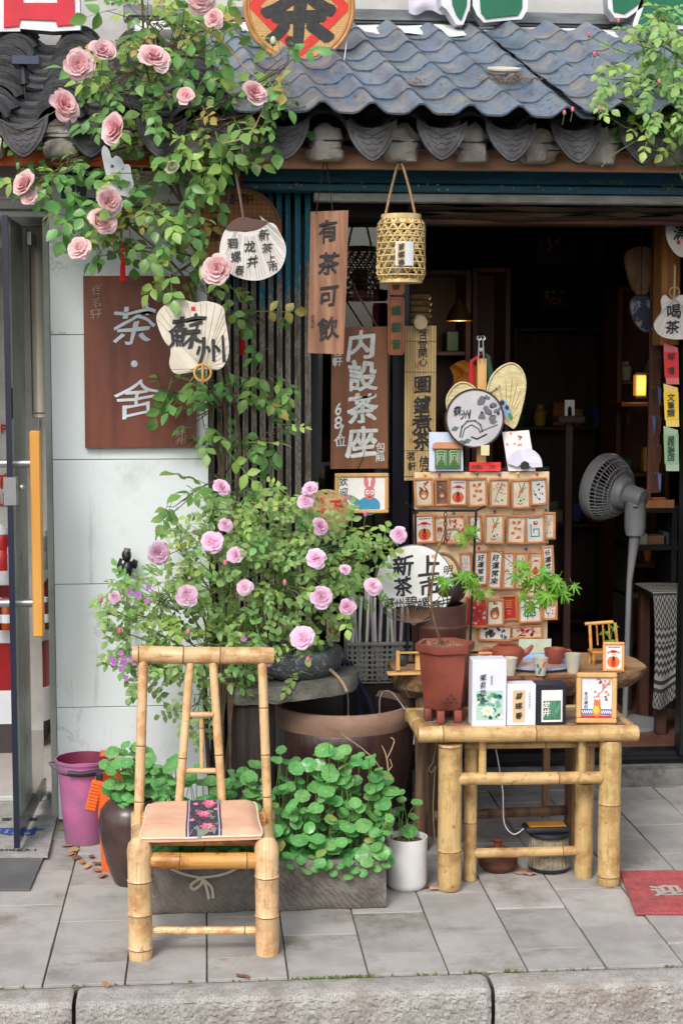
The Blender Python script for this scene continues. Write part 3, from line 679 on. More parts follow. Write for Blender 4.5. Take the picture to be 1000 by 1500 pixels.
# door mats
def matpoly(name, label, pts, z, m, th=.008):
    P = [atZ(x, y, z) for x, y in pts]; t = T(name, label, 'mat', (sum(p.x for p in P) / len(P), sum(p.y for p in P) / len(P), z - th))
    b = MB(); n = len(P); vs = [p - t.loc for p in P] + [p - t.loc - V((0, 0, th)) for p in P]
    b.add(vs, [list(range(n)), list(range(2 * n - 1, n - 1, -1))] + [[i, n + i, n + (i + 1) % n, (i + 1) % n] for i in range(n)]); t.part('pile', b, m); return t
m2 = matpoly('ribbed_mat', 'dark grey ribbed rubber mat on the paving before the glass door', [(-60, 1302), (44, 1302), (64, 1256), (66, 1240), (-60, 1238)], .007, M('ribbed_rubber', lin(112, 114, 116), .8, lin(92, 94, 96), 4, bump=1, bscale=260, dist=.004), .006)
m1 = matpoly('welcome_mat', 'light grey door mat with blue and black printed characters', [(-60, 1253), (70, 1253), (84, 1195), (-60, 1189)], .016, M('grey_mat_pile', lin(176, 176, 174), .95, lin(152, 152, 150), 30, bump=.8, bscale=500, speck=lin(118, 118, 118)))
def ground_text(t, s, x0, x1, y, sizepx, z, mat, seed=1, bold=.03):
    n = len(s); it = []
    for i, ch in enumerate(s):
        p = atZ(x0 + (x1 - x0) * i / max(1, n - 1), y, z); it.append((ch, p - t.loc, sizepx * 5.2 / FPX))
    t.part('lettering', letters(it, (1, 0, 0), (0, 1, 0), bold, .2, seed), mat, 0)
ground_text(m1, '贝才', 4, 44, 1218, 42, .0175, BLUEINK, bold=.05); ground_text(m1, '宝运', 10, 48, 1200, 18, .0175, INK); ground_text(m1, 'LONGCAI', -16, 52, 1245, 14, .0175, INK)
m3 = matpoly('red_mat', 'red loop pile mat with grey characters beside the bamboo table', [(907, 1275), (1090, 1275), (1130, 1336), (930, 1336)], .012, M('red_loop_pile', lin(206, 96, 100), .95, lin(184, 74, 80), 40, bump=1, bscale=450, dist=.006, dirt=lin(150, 84, 82), dscale=6, dlo=.45, dhi=.7, speck=lin(226, 136, 136), sscale=220))
ground_text(m3, '迎光', 976, 1040, 1304, 44, .0135, M('mat_grey_print', lin(176, 168, 160), .9), bold=.04)
# ================================================================== bamboo furniture
def pole(a, b, r, nodes=(), n=14, mb=None, taper=1.0, bow=0.0, sd=0):
    """bamboo pole with swollen node rings (material 1 = scar)"""
    mb = mb or MB(); a, b = V(a), V(b); L = (b - a).length; side = (b - a).normalized().orthogonal()
    st = sorted(set([0.0, .006 / L, 1 - .006 / L, 1.0] + [i / 6 for i in range(1, 6)])); ev = [(f, r * (.93 if f in (0.0, 1.0) else 1), 0) for f in st]
    for f in nodes:
        w = .004 / L
        ev = [e for e in ev if abs(e[0] - f) > w * 3]
        ev += [(f - w * 2.2, r, 0), (f - w * .5, r * 1.055, 1), (f, r * .985, 1), (f + w * .5, r * 1.05, 0), (f + w * 2.2, r, 0)]
    ev.sort(); pts = []; rr_ = []; mis = []
    for f, q, m in ev:
        pts.append(a.lerp(b, f) + side * bow * sin(pi * f) + side * r * .06 * mnoise.noise(V((f * 4 + sd, sd, 0)))); rr_.append(q * (1 + (taper - 1) * f)); mis.append(m)
    mb.tube(pts, rr_, n, 0, True, 1.0, None, mis); return mb
BM = [BAMBOO, NODE]; BM2 = [BAMBOO2, NODE]; BM3 = [BAMBOO3, NODE]
ch = T('bamboo_chair', 'low bamboo chair with tall slatted back standing on the paving', 'chair', (0, 4.2, 0))
q = lambda px, py, Y: ch.L(px, py, Y)
YF, YB = 4.19, 4.53
gl = lambda px, Y: V((atY(px, 1300, Y).x, Y, 0)) - ch.loc
# each front leg is one thick culm bent over into the side rail
for px, nd in ((205, (.3, .62, .95)), (391, (.27, .66))):
    b = MB(); g = gl(px, YF); top = q(px, 1243, YF); back = q(px - (2 if px < 300 else -1), 1216, YB + .02)
    pts = [g, g + V((0, 0, .02))]; hh = top.z; rr_ = [.031, .0325]; mis = [0, 0]
    for f in nd[::-1]: pass
    zs = sorted([hh * (1 - f * .95) for f in nd])
    for z in zs: pts += [g + V((0, 0, z - .004)), g + V((0, 0, z)), g + V((0, 0, z + .004))]; rr_ += [.0325, .0345, .032]; mis += [1, 0, 0]
    k = [p for p in pts if p.z < hh - .03]; n_ = len(k); pts = k; rr_ = rr_[:n_]; mis = mis[:n_]
    pts += [g + V((0, 0, hh - .03)), g + V((0, .004, hh - .012)), g + V((0, .016, hh - .0)), g + V((0, .034, hh + .001)), g + V((0, .12, hh)), back]
    rr_ += [.0325, .034, .033, .028, .024, .022]; mis += [0] * 6
    b.tube(pts, rr_, 16, 0, True, 1.0, (1, 0, 0), mis); ch.part('front_leg', b, BM3 if False else BM)
for px in (203, 393):
    g = gl(px, YB + .03); b = MB(); pole(g, g + V((0, 0, .3)), .02, (.35, .8), mb=b); ch.part('rear_leg', b, BM)
for pa, pb, r_, nd in (((210, 968), (203, 1216), .0145, (.5, .83)), ((384, 970), (393, 1216), .0135, (.27, .55, .8)), ((279, 968), (260, 1205), .0125, (.6,)), ((312, 968), (327, 1205), .0125, (.58,))):
    b = MB(); pole(q(*pa, YB + .03 - .005), q(*pb, YB - .01), r_, nd, mb=b, sd=pa[0]); ch.part('back_post', b, BM)
b = MB(); pole(q(194, 959, YB + .03), q(401, 961, YB + .03), .0255, (.045, .36, .62), 18, b); ch.part('top_rail', b, BM)
for (pa, pb, r_) in (((279, 1047), (313, 1047), .0085), ((271, 1129), (319, 1129), .0085)):
    b = MB(); pole(q(*pa, YB + .008), q(*pb, YB + .008), r_, (), 10, b); ch.part('back_rung', b, BM)
b = MB(); pole(q(295, 1051, YB + .008), q(296, 1126, YB + .008), .0065, (.2,), 10, b); ch.part('back_spindle', b, BM)
b = MB(); pole(q(210, 1261, YF + .01), q(388, 1261, YF + .01), .0225, (.3, .85), 16, b); ch.part('seat_rail', b, BM3)
for i in range(9):
    f = (i + .5) / 9; y = YF + .04 + f * (YB - YF - .03); b = MB(); pole(q(209, 1243, y) * 1, q(389, 1243, y), .0095, (.5,), 8, b)
    dz = ch.L(300, 1243, YF).z - ch.L(300, 1243, y).z
    for k in range(len(b.v)): x_, y_, z_ = b.v[k]; b.v[k] = (x_, y_, z_ + dz)
    ch.part('seat_slat', b, BM3)
b = MB(); pole(q(213, 1363, YF + .012), q(384, 1363, YF + .012), .011, (.85,), 10, b); ch.part('lower_rail', b, BM)
b = MB(); pole(q(208, 1323, YB + .02), q(388, 1314, YB + .02), .011, (.45,), 10, b); ch.part('lower_rail', b, BM3)
for px in (205, 391):
    g = gl(px, YF); b = MB(); pole(g + V((0, .02, .14)), g + V((0, YB - YF + .02, .15)), .011, (.4,), 10, b); ch.part('side_rail', b, BM)
# seat cushion
cz = ch.loc.z + q(300, 1243, YF).z + .0215
x0f, x1f = atY(208, 1245, 4.2).x, atY(382, 1245, 4.2).x
cu = T('seat_cushion', 'square peach cushion with dark floral brocade band on the bamboo chair', 'cushion', ((x0f + x1f) / 2, (YF + YB) / 2 - .005, cz - .001))
hw, hd = (x1f - x0f) / 2, (YB - YF) / 2 - .002
def cush(u, v, k=1.0, e=0):
    x, y = (u * 2 - 1), (v * 2 - 1)
    rx = sqrt(max(0, 1 - abs(x) ** 5)); ry = sqrt(max(0, 1 - abs(y) ** 5)); h = .012 + .017 * min(1, rx * 1.2) * min(1, ry * 1.2)
    sx = x * (1 - .05 * y * .5) * (1 - .012 * cos(y * pi)); sx2 = sx * (1 - .03 * abs(y) ** 8); sy = y * (1 - .03 * abs(x) ** 8)
    return V((sx2 * hw, sy * hd, h + e + .0025 * mnoise.noise(V((x * 2, y * 2, 2)))))
peach = M('peach_cotton', lin(222, 178, 150), .85, lin(210, 164, 136), 12, bump=.25, bscale=700, dist=.001)
b = MB(); b.grid(cush, 24, 20)
def under(u, v): p = cush(u, v); return V((p.x, p.y, .0245 - p.z if p.z < .0245 else .002))
b.grid(lambda u, v: cush(1 - u, v) * 1 if False else V((cush(1 - u, v).x, cush(1 - u, v).y, .001)), 8, 8)
edge = [cush(i / 16, 0) for i in range(16)] + [cush(1, i / 16) for i in range(16)] + [cush(1 - i / 16, 1) for i in range(16)] + [cush(0, 1 - i / 16) for i in range(17)]
b2 = MB(); b2.add([(p.x, p.y, p.z) for p in edge] + [(p.x, p.y, .001) for p in edge], [[i, len(edge) + i, len(edge) + i + 1, i + 1] for i in range(len(edge) - 1)])
b.add(b2.v, b2.f); cu.part('cover', b, peach, 1.2)
b = MB(); b.tube([V((p.x * 1.005, p.y * 1.005, p.z)) for p in edge], .0028, 6, caps=False); cu.part('piping', b, M('cream_piping', lin(232, 216, 190), .8))
navyb = M('navy_brocade', lin(58, 52, 70), .8, lin(40, 36, 52), 60, speck=lin(128, 118, 124), sscale=160)
b = MB(); b.grid(lambda u, v: cush(.37 + .30 * u, v, 1, .0012), 8, 20); band = cu.part('brocade_band', b, navyb, 1.2)
pinkm = paint('brocade_pink', lin(226, 92, 136)); rosem = paint('brocade_pale_pink', lin(240, 160, 180)); grn = paint('brocade_sage', lin(120, 136, 120)); lil = paint('brocade_lilac', lin(190, 170, 200)); 
rr = random.Random(4)
def onc(u, v, e): return cush(u, v, 1, e)
def cblob(b, u, v, ru, rv, mi, e, lobes=5, ph=0):
    n = 20; pts = []
    for i in range(n):
        a = 2 * pi * i / n; k = 1 + .22 * cos(lobes * a + ph); pts.append(onc(u + ru * k * cos(a), v + rv * k * sin(a), e))
    b.add([onc(u, v, e)] + pts, [[0, 1 + i, 1 + (i + 1) % n] for i in range(n)], mi)
b = MB()
for (u, v) in ((.55, .12), (.52, .48), (.57, .8)):
    for k in range(7): cblob(b, u + rr.uniform(-.1, .1), v + rr.uniform(-.12, .12), .022, .04, 2, .0017 + k * .00004, 3, k)
    cblob(b, u, v, .058, .1, 0, .0022, 6); cblob(b, u + .008, v + .012, .032, .055, 1, .0026, 5, 1); cblob(b, u, v, .014, .025, 0, .003, 4)
for (u, v) in ((.45, .78), (.63, .62), (.42, .3)): cblob(b, u, v, .02, .035, 1, .0021, 5); cblob(b, u, v, .009, .016, 0, .0024)
for u in (.39, .65): b.grid(lambda s_, v, u=u: onc(u - .006 + .012 * s_, v, .0018), 1, 20, 3)
b.build('floral_embroidery', [pinkm, rosem, grn, lil], band, 0)
b = MB(); P = lambda px, py, Y: cu.L(px, py, Y)
for pts in ([(232, 1260), (262, 1278), (293, 1286)], [(293, 1286), (330, 1280), (372, 1258)], [(294, 1287), (280, 1296), (284, 1303), (294, 1296), (297, 1288)], [(297, 1288), (303, 1302), (306, 1317)], [(297, 1288), (310, 1300), (312, 1316)]):
    b.tube(curve_pts([P(x, y, YB - .04) for x, y in pts], 4), .0042, 5, flat=.3, up=(0, 1, .01))
cu.part('tie_ribbon', b, M('ribbon_grey', lin(196, 184, 168), .8))

# bamboo table
tb = T('bamboo_table', 'small sturdy straw coloured bamboo table standing on the paving', 'table', (.98, 4.77, 0))
q = lambda px, py, Y: tb.L(px, py, Y)
TF, TBk = 4.66, 4.95
gt = lambda px, Y: V((atY(px, 1250, Y).x, Y, 0)) - tb.loc
for px, Y, r_, nd in ((658, TF + .02, .037, (.27, .98)), (891, TF + .02, .0345, (.06, .56))):
    g = gt(px, Y); b = MB(); pole(g, V((g.x, g.y, q(770, 1086, Y).z)), r_, nd, 18, b); tb.part('leg', b, BM2)
for px, Y, r_, nd in ((688, TF + .1, .021, (.4,)), (854, TF + .1, .03, (.66,))):
    g = gt(px, Y); b = MB(); pole(g, V((g.x, g.y, q(770, 1086, TF).z)), r_, nd, 16, b); tb.part('leg', b, BM2)
zt_ = q(770, 1063, TF).z; 
b = MB(); pole(q(612, 1076, TF), q(933, 1074, TF), .025, (.11, .53), 18, b); tb.part('top_edge_pole', b, BM2)
xl_, xr_ = q(612, 1076, TF).x, q(933, 1076, TF).x
for x in (xl_ + .02, xr_ - .02):
    b = MB(); pole((x, TF - tb.loc.y + .02, zt_ - .026), (x + (.0 if x > 0 else .0), TBk - tb.loc.y, zt_ - .026), .0235, (.5,), 16, b); tb.part('top_side_pole', b, BM2)
b = MB(); pole((xl_, TBk - tb.loc.y, zt_ - .026), (xr_, TBk - tb.loc.y, zt_ - .026), .024, (.3, .7), 16, b); tb.part('top_edge_pole', b, BM2)
slat_m = bamboomat('weathered_slat', lin(150, 122, 92), lin(116, 92, 70), lin(80, 62, 48), .6)
for i in range(15):
    y = TF - tb.loc.y + .026 + i * (TBk - TF - .05) / 14; b = MB(); b.box((0, y, zt_ - .012), (xr_ - xl_ - .05, .0155, .012), .003); tb.part('top_slat', b, slat_m)
b = MB(); pole(q(676, 1083, TF + .03), q(876, 1080, TF + .03), .009, (.3,), 10, b); tb.part('apron_rail', b, BM2)
b = MB(); pole(q(680, 1092, TF + .06), q(876, 1090, TF + .06), .011, (.6,), 10, b); tb.part('apron_rail', b, BM2)
b = MB(); pole(q(668, 1141, TF + .012), q(880, 1139, TF + .012), .0195, (.7,), 14, b); tb.part('stretcher', b, BM2)
b = MB(); pole(q(694, 1250, TF + .095), q(846, 1246, TF + .095), .0155, (.85,), 12, b); tb.part('stretcher', b, BM2)
for px in (706, 852): b = MB(); pole(q(px, 1084, TF + .014), q(px, 1132, TF + .014), .0125, (), 10, b); tb.part('strut', b, BM2)
TZ = zt_ + tb.loc.z - .006 + .0005

# live-edge slab table behind it
SZ = .606
bark = M('rough_bark', lin(122, 94, 66), .9, lin(74, 54, 40), 22, bump=1.0, bscale=50, dist=.012, dirt=lin(168, 146, 118), dscale=12, dlo=.52, dhi=.7)
slabtop = woodmat('slab_wood', lin(172, 138, 102), lin(132, 100, 72), 'X', .5, 6)
st = T('slab_table', 'live edge wooden slab table with rough bark rim behind the bamboo table', 'table', (1.0, 5.2, 0))
x0, x1 = atY(572, 985, 5.1).x - 1.0, atY(951, 985, 5.1).x - 1.0
top = []; n = 60
for i in range(n):
    a = 2 * pi * i / n; ex_ = abs(cos(a)) ** .55 * (1 if cos(a) > 0 else -1); ey_ = abs(sin(a)) ** .6 * (1 if sin(a) > 0 else -1)
    k = 1 + .06 * mnoise.noise(V((cos(a) * 3, sin(a) * 3, 2))) ; top.append(((x0 + x1) / 2 + (x1 - x0) / 2 * ex_ * (1 - .02 * abs(k)), -.02 + .205 * ey_ * k))
b = MB(); b.poly([(x, y, SZ) for x, y in top], 0)
rings = [(1.0, 0, 0), (1.012, -.012, 1), (1.005, -.03, 2), (.96, -.055, 3), (.86, -.085, 4)]
vs = []
for k, dz, s_ in rings:
    for i, (x, y) in enumerate(top):
        nz_ = .016 * mnoise.noise(V((x * 16, y * 16, dz * 30))) * (s_ > 0); cxm = (x0 + x1) / 2
        thin = 1 - .5 * max(0, (x - .2) / max(.01, x1 - .2))
        vs.append((cxm + (x - cxm) * (1 - (1 - k) * .35) + nz_, -.02 + (y + .02) * k + nz_, SZ + dz * thin + nz_ * .8))
fs = [[r_ * n + i, (r_ + 1) * n + i, (r_ + 1) * n + (i + 1) % n, r_ * n + (i + 1) % n] for r_ in range(4) for i in range(n)]
b.add(vs, fs, 1); b.poly([vs[4 * n + i] for i in range(n - 1, -1, -1)], 1)
st.part('slab', b, [slabtop, bark], .7)
oldw = woodmat('weathered_post', lin(120, 94, 70), lin(66, 50, 40), 'Z', .9, 7, bump=1.0, dirt=lin(44, 34, 28))
def post(px, Y, w, d_, name='post'):
    b = MB(); c = V((atY(px, 1150, Y).x, Y, 0)) - st.loc
    def fn(u, v):
        a = 2 * pi * u; k = 1 + .25 * mnoise.noise(V((cos(a) * 2, sin(a) * 2, v * 3 + px)))
        return V((c.x + w * cos(a) * k, c.y + d_ * sin(a) * k, (SZ - .05) * v))
    b.grid(fn, 16, 14); st.part(name, b, oldw, 1)
post(617, 5.08, .022, .03); post(640, 5.25, .045, .04)
b = MB(); c = V((atY(836, 1150, 5.1).x, 5.1, 0)) - st.loc
b.span((c.x - .012, c.y - .07, .0), (c.x + .03, c.y + .05, SZ - .06), .004); b.span((c.x + .0, c.y - .075, .12), (c.x + .018, c.y - .069, .19), .002); b.span((c.x + .0, c.y - .075, .27), (c.x + .018, c.y - .069, .34), .002)
st.part('slotted_leg', b, woodmat('board_leg_wood', lin(152, 116, 82), lin(118, 86, 60), 'Z', .8))
b = MB(); c = V((atY(788, 1100, 5.55).x, 5.42, 0)) - st.loc; b.span((c.x - .012, c.y - .012, 0), (c.x + .012, c.y + .012, SZ - .06), .002); st.part('post', b, M('board_leg_wood', (0, 0, 0, 1)))
b = MB(); b.tube([(-.25, -.12, .115), (.2, -.1, .118)], .017, 8); st.part('stretcher', b, oldw)

# ------------------------------------------------------------------ printed pictures
PAL = [INK, REDINK, paint('print_orange', lin(232, 120, 50)), paint('print_green', lin(60, 130, 70)), paint('print_teal', lin(50, 130, 135)), paint('print_pink', lin(228, 130, 130)),
       paint('print_yellow', lin(240, 196, 80)), paint('print_brown', lin(130, 80, 50)), paint('print_blue', lin(60, 96, 160)), paint('print_white', lin(236, 232, 224)), GREYINK, paint('print_cream', lin(236, 226, 196))]
def ell(b, cx, cy, rx, ry, mi, lay, rot=0, n=12, lobes=0, am=0):
    vs = []
    for i in range(n):
        a = 2 * pi * i / n; k = 1 + am * cos(lobes * a); x, y = rx * k * cos(a), ry * k * sin(a); vs.append((cx + x * cos(rot) - y * sin(rot), -.0003 - .00022 * lay, cy + x * sin(rot) + y * cos(rot)))
    b.add(vs, [list(range(n))], mi)
def strk(b, pts, w, mi, lay):
    for i in range(len(pts) - 1):
        p, r_ = V((pts[i][0], 0, pts[i][1])), V((pts[i + 1][0], 0, pts[i + 1][1])); t = r_ - p
        if t.length < 1e-6: continue
        t.normalize(); nn = V((-t.z, 0, t.x)) * w / 2; o = V((0, -.0003 - .00022 * lay, 0)); e = t * w * .3
        b.add([p - nn - e + o, p + nn - e + o, r_ + nn + e + o, r_ - nn + e + o], [[0, 3, 2, 1]], mi)
def picture(kind, w, h, seed=0):
    b = MB(); r_ = random.Random(seed); W, H = w / 2, h / 2
    E_ = lambda x, y, rx, ry, mi, lay, rot=0, **k: ell(b, x * W, y * H, rx * W, ry * W, mi, lay, rot, **k)
    K_ = lambda pts, wd, mi, lay: strk(b, [(x * W, y * H) for x, y in pts], wd * W, mi, lay)
    if kind == 'god':
        E_(0, -.45, .8, .75, 2, 1); E_(0, -.5, .3, .55, 1, 2); E_(0, .15, .34, .34, 11, 3); E_(0, .42, .42, .2, 1, 4); K_([(-.75, .3), (-.3, .45), (.3, .45), (.75, .3)], .12, 1, 5); E_(0, -.15, .18, .3, 0, 6); E_(-.12, .18, .05, .05, 0, 7); E_(.12, .18, .05, .05, 0, 7)
        for k in range(5): K_([(-.6 + .3 * k, .78), (-.45 + .3 * k, .78)], .14, 7, 2)
    elif kind == 'persimmon':
        for x, y in ((-.35, .55), (.3, .6), (-.1, .1), (.4, .05), (-.4, -.3), (.35, -.62)): E_(x, y, .25, .21, 2, 1); E_(x, y + .1, .09, .06, 3, 2, lobes=4, am=.3)
        K_([(.7, .9), (.1, .35), (-.5, .75)], .05, 7, 3); E_(.1, -.7, .12, .1, 1, 1)
    elif kind == 'radish':
        K_([(.5, .85), (.05, .25), (-.3, -.3)], .12, 3, 1); K_([(-.2, .8), (.05, .25), (.6, .5)], .1, 3, 2); E_(.05, .2, .3, .22, 2, 3, .6); E_(-.05, -.55, .13, .13, 0, 2); E_(.35, -.45, .1, .1, 0, 2); K_([(-.4, -.75), (-.1, -.85), (.2, -.75)], .08, 0, 3)
    elif kind == 'plum':
        K_([(-.6, -.8), (-.2, 0), (.1, .3), (.5, .8)], .07, 7, 1); K_([(-.1, .2), (-.5, .7)], .05, 7, 2)
        for k in range(11): E_(r_.uniform(-.75, .75), r_.uniform(-.1, .85), .11, .11, r_.choice((5, 1, 5)), 3 + k % 3, lobes=5, am=.2, n=15)
        E_(.35, -.6, .12, .12, 0, 2); K_([(-.5, -.55), (-.1, -.75)], .08, 0, 3)
    elif kind == 'ink':
        for k in range(16): E_(r_.uniform(-.75, .75), r_.uniform(-.75, .85), r_.uniform(.08, .25), r_.uniform(.05, .16), r_.choice((0, 10, 9, 10)), 1 + k % 6, r_.uniform(0, 3))
    elif kind == 'mask':
        E_(0, -.1, .65, .85, 7, 1); E_(0, -.25, .45, .55, 2, 2); E_(0, -.3, .3, .3, 11, 3)
        for k in range(9): E_(r_.uniform(-.6, .6), r_.uniform(.1, .85), .16, .12, r_.choice((0, 4, 1, 11)), 4 + k % 3)
        E_(-.13, -.2, .06, .08, 0, 7); E_(.13, -.2, .06, .08, 0, 7); K_([(-.2, -.55), (.2, -.55)], .06, 1, 7)
    elif kind == 'floral':
        for k in range(30): E_(r_.uniform(-.9, .9), r_.uniform(-.92, .92), r_.uniform(.1, .2), r_.uniform(.1, .18), r_.choice((1, 5, 5, 11, 1)), 1 + k % 6, lobes=5, am=.25, n=15)
    elif kind == 'snake':
        K_([(-.5, .4), (-.5, -.6), (.5, -.6), (.5, .0), (-.15, .0), (-.15, -.3)], .13, 4, 1); E_(.1, .5, .3, .28, 1, 2); E_(.15, .55, .13, .12, 9, 3)
        for k in range(6): K_([(-.7 + .25 * k, .87), (-.58 + .25 * k, .87)], .1, 0, 2)
    elif kind == 'redcard':
        for y in (.65, .45, .25, .05): K_([(-.5, y), (.45, y)], .07, 6, 1)
        K_([(-.3, -.3), (.3, -.3)], .1, 6, 1); K_([(-.2, -.55), (.2, -.55)], .1, 6, 1)
    elif kind == 'verse':
        for k, ch_ in enumerate('好運常來'): letters([(ch_, (0, -.0006, (.66 - .44 * k) * H), h * .2)], bold=.03, hand=1.2, seed=k + seed, mb=b)
    elif kind == 'branch':
        K_([(.2, .95), (.55, .5), (.1, .1), (-.2, 0)], .05, 7, 1); K_([(.9, .8), (.55, .5)], .05, 7, 1)
        for k in range(20): E_(r_.uniform(-.1, .9), r_.uniform(-.15, .95), .09, .08, r_.choice((5, 2, 5, 7)), 2 + k % 3, lobes=5, am=.3, n=15)
        b.add([(-W, -.0004, -H), (W, -.0004, -H), (W, -.0004, -.86 * H), (-W, -.0004, -.86 * H)], [[0, 1, 2, 3]], 1)
        b.add([(-W, -.0004, -.84 * H), (W, -.0004, -.84 * H), (W, -.0004, -.55 * H), (-W, -.0004, -.55 * H)], [[0, 1, 2, 3]], 8)
        for k in range(14): E_(-.9 + .14 * k, -.69, .04, .14, 9, 1, .5)
        E_(.05, -.62, .3, .42, 2, 3); E_(.05, -.3, .24, .24, 2, 4); E_(.0, -.6, .2, .28, 6, 5); E_(-.1, -.12, .07, .09, 2, 5); E_(.2, -.12, .07, .09, 2, 5)
        for k, ch_ in enumerate('冬日暖阳'): letters([(ch_, (-.68 * W, -.0006, (.2 - .22 * k) * H), h * .1)], bold=.02, seed=k, mb=b)
        E_(-.1, .05, .07, .03, 2, 2)
    return b
frame_orange = woodmat('orange_frame_wood', lin(232, 164, 110), lin(214, 142, 88), 'Z', .45, 8, .1, .05)
frame_pale = woodmat('pale_frame_wood', lin(222, 178, 116), lin(204, 158, 98), 'Z', .5, 6, .04, .05)
_fm = {}
def framed(name, label, cat, group, px0, px1, py0, py1, Y, kind, fw, fmat, pmat, tilt=0, depth=.014, sleeve=False, seed=0, lean=0, z=None):
    p = atY((px0 + px1) / 2, py1, Y)
    if z is not None: p.z = z
    w = atY(px1, py1, Y).x - atY(px0, py1, Y).x; h = atY(px0, py0, Y).z - atY(px0, py1, Y).z
    if sleeve: w *= 1.08; h *= 1.08
    t = T(name, label, cat, p, group); t.o.rotation_euler = (lean, tilt, 0)
    k = (round(w, 3), round(h, 3), fw, fmat.name)
    if k not in _fm:
        b = MB(); 
        for a_, c_ in (((0, 0, fw / 2), (w, depth, fw)), ((0, 0, h - fw / 2), (w, depth, fw)), ((-w / 2 + fw / 2, 0.0005, h / 2), (fw, depth - .001, h - 2 * fw)), ((w / 2 - fw / 2, 0.0005, h / 2), (fw, depth - .001, h - 2 * fw))): b.box(a_, c_, fw * .22)
        _fm[k] = b.mesh('frame', fmat)
    link('frame', _fm[k], t)
    b = MB(); b.span((-w / 2 + fw * .8, .0, fw * .8), (w / 2 - fw * .8, .004, h - fw * .8)); t.part('picture', b, pmat, 0)
    b = picture(kind, w - 2 * fw, h - 2 * fw, seed)
    for i in range(len(b.v)): x, y, z_ = b.v[i]; b.v[i] = (x, y, z_ + h / 2)
    b.build('print', PAL, t.o, 0)
    if sleeve:
        b = MB(); sw, sh = w * 1.25, h * 1.42; rs = random.Random(seed * 7 + 3)
        o_ = rs.uniform(0, 9)
        b.grid(lambda u, v: (sw * (u - .5), -depth / 2 - .0035 - .005 * abs(mnoise.noise(V((u * 3 + o_, v * 4, seed)))), -.03 * h + sh * v), 6, 8); t.part('plastic_sleeve', b, SLEEVE, 1.5)
    return t
SLEEVE = glassmat('clear_plastic', (1, 1, 1, 1), .16, .02, 1.3)
white_paper = M('white_card', lin(242, 240, 236), .6, lin(234, 232, 228), 20); cream_paper = M('cream_card', lin(240, 228, 204), .6, lin(230, 216, 190), 20)
red_paper = M('red_card', lin(208, 48, 46), .5, lin(188, 38, 38), 20); dark_paper = M('brown_card', lin(150, 108, 84), .6, lin(120, 84, 66), 20)

# ------------------------------------------------------------------ souvenir board with framed magnets
BY = 5.42
bd = T('souvenir_board', 'tall plywood display board covered with small framed magnets', 'display board', V((atY(703, 945, BY).x, BY, SZ + .0005)))
b = MB(); q0, q1 = bd.L(607, 692, BY), bd.L(801, 945, BY); b.span((q0.x, .0, 0), (q1.x, .012, q0.z), .001); bd.part('panel', b, woodmat('board_ply', lin(234, 206, 168), lin(220, 190, 150), 'Z', .6, 5))
b = MB(); b.span((-.012 + bd.L(704, 700, BY).x, .013, 0), (.02 + bd.L(704, 700, BY).x, .035, bd.L(704, 525, BY).z), .002); bd.part('back_post', b, frame_pale)
pinc = [paint('pin_yellow', lin(236, 200, 40), .3), paint('pin_red', lin(206, 40, 40), .3), paint('pin_green', lin(40, 110, 80), .3), paint('pin_blue', lin(50, 70, 160), .3)]
for i, (px, py) in enumerate(((622, 695), (643, 695), (698, 694), (731, 695), (758, 694), (786, 694), (664, 752), (724, 749), (754, 751), (781, 747), (799, 747), (621, 799), (642, 798), (701, 803), (801, 797), (770, 804), (721, 867), (767, 864), (808, 800))):
    b = MB(); b.ball(bd.L(px, py, BY - .012), .0055, 8); b.tube([bd.L(px, py, BY - .01), bd.L(px, py, BY)], .0015, 5); bd.part('push_pin', b, pinc[i % 4])
MG = 'framed magnets pinned on the souvenir board'
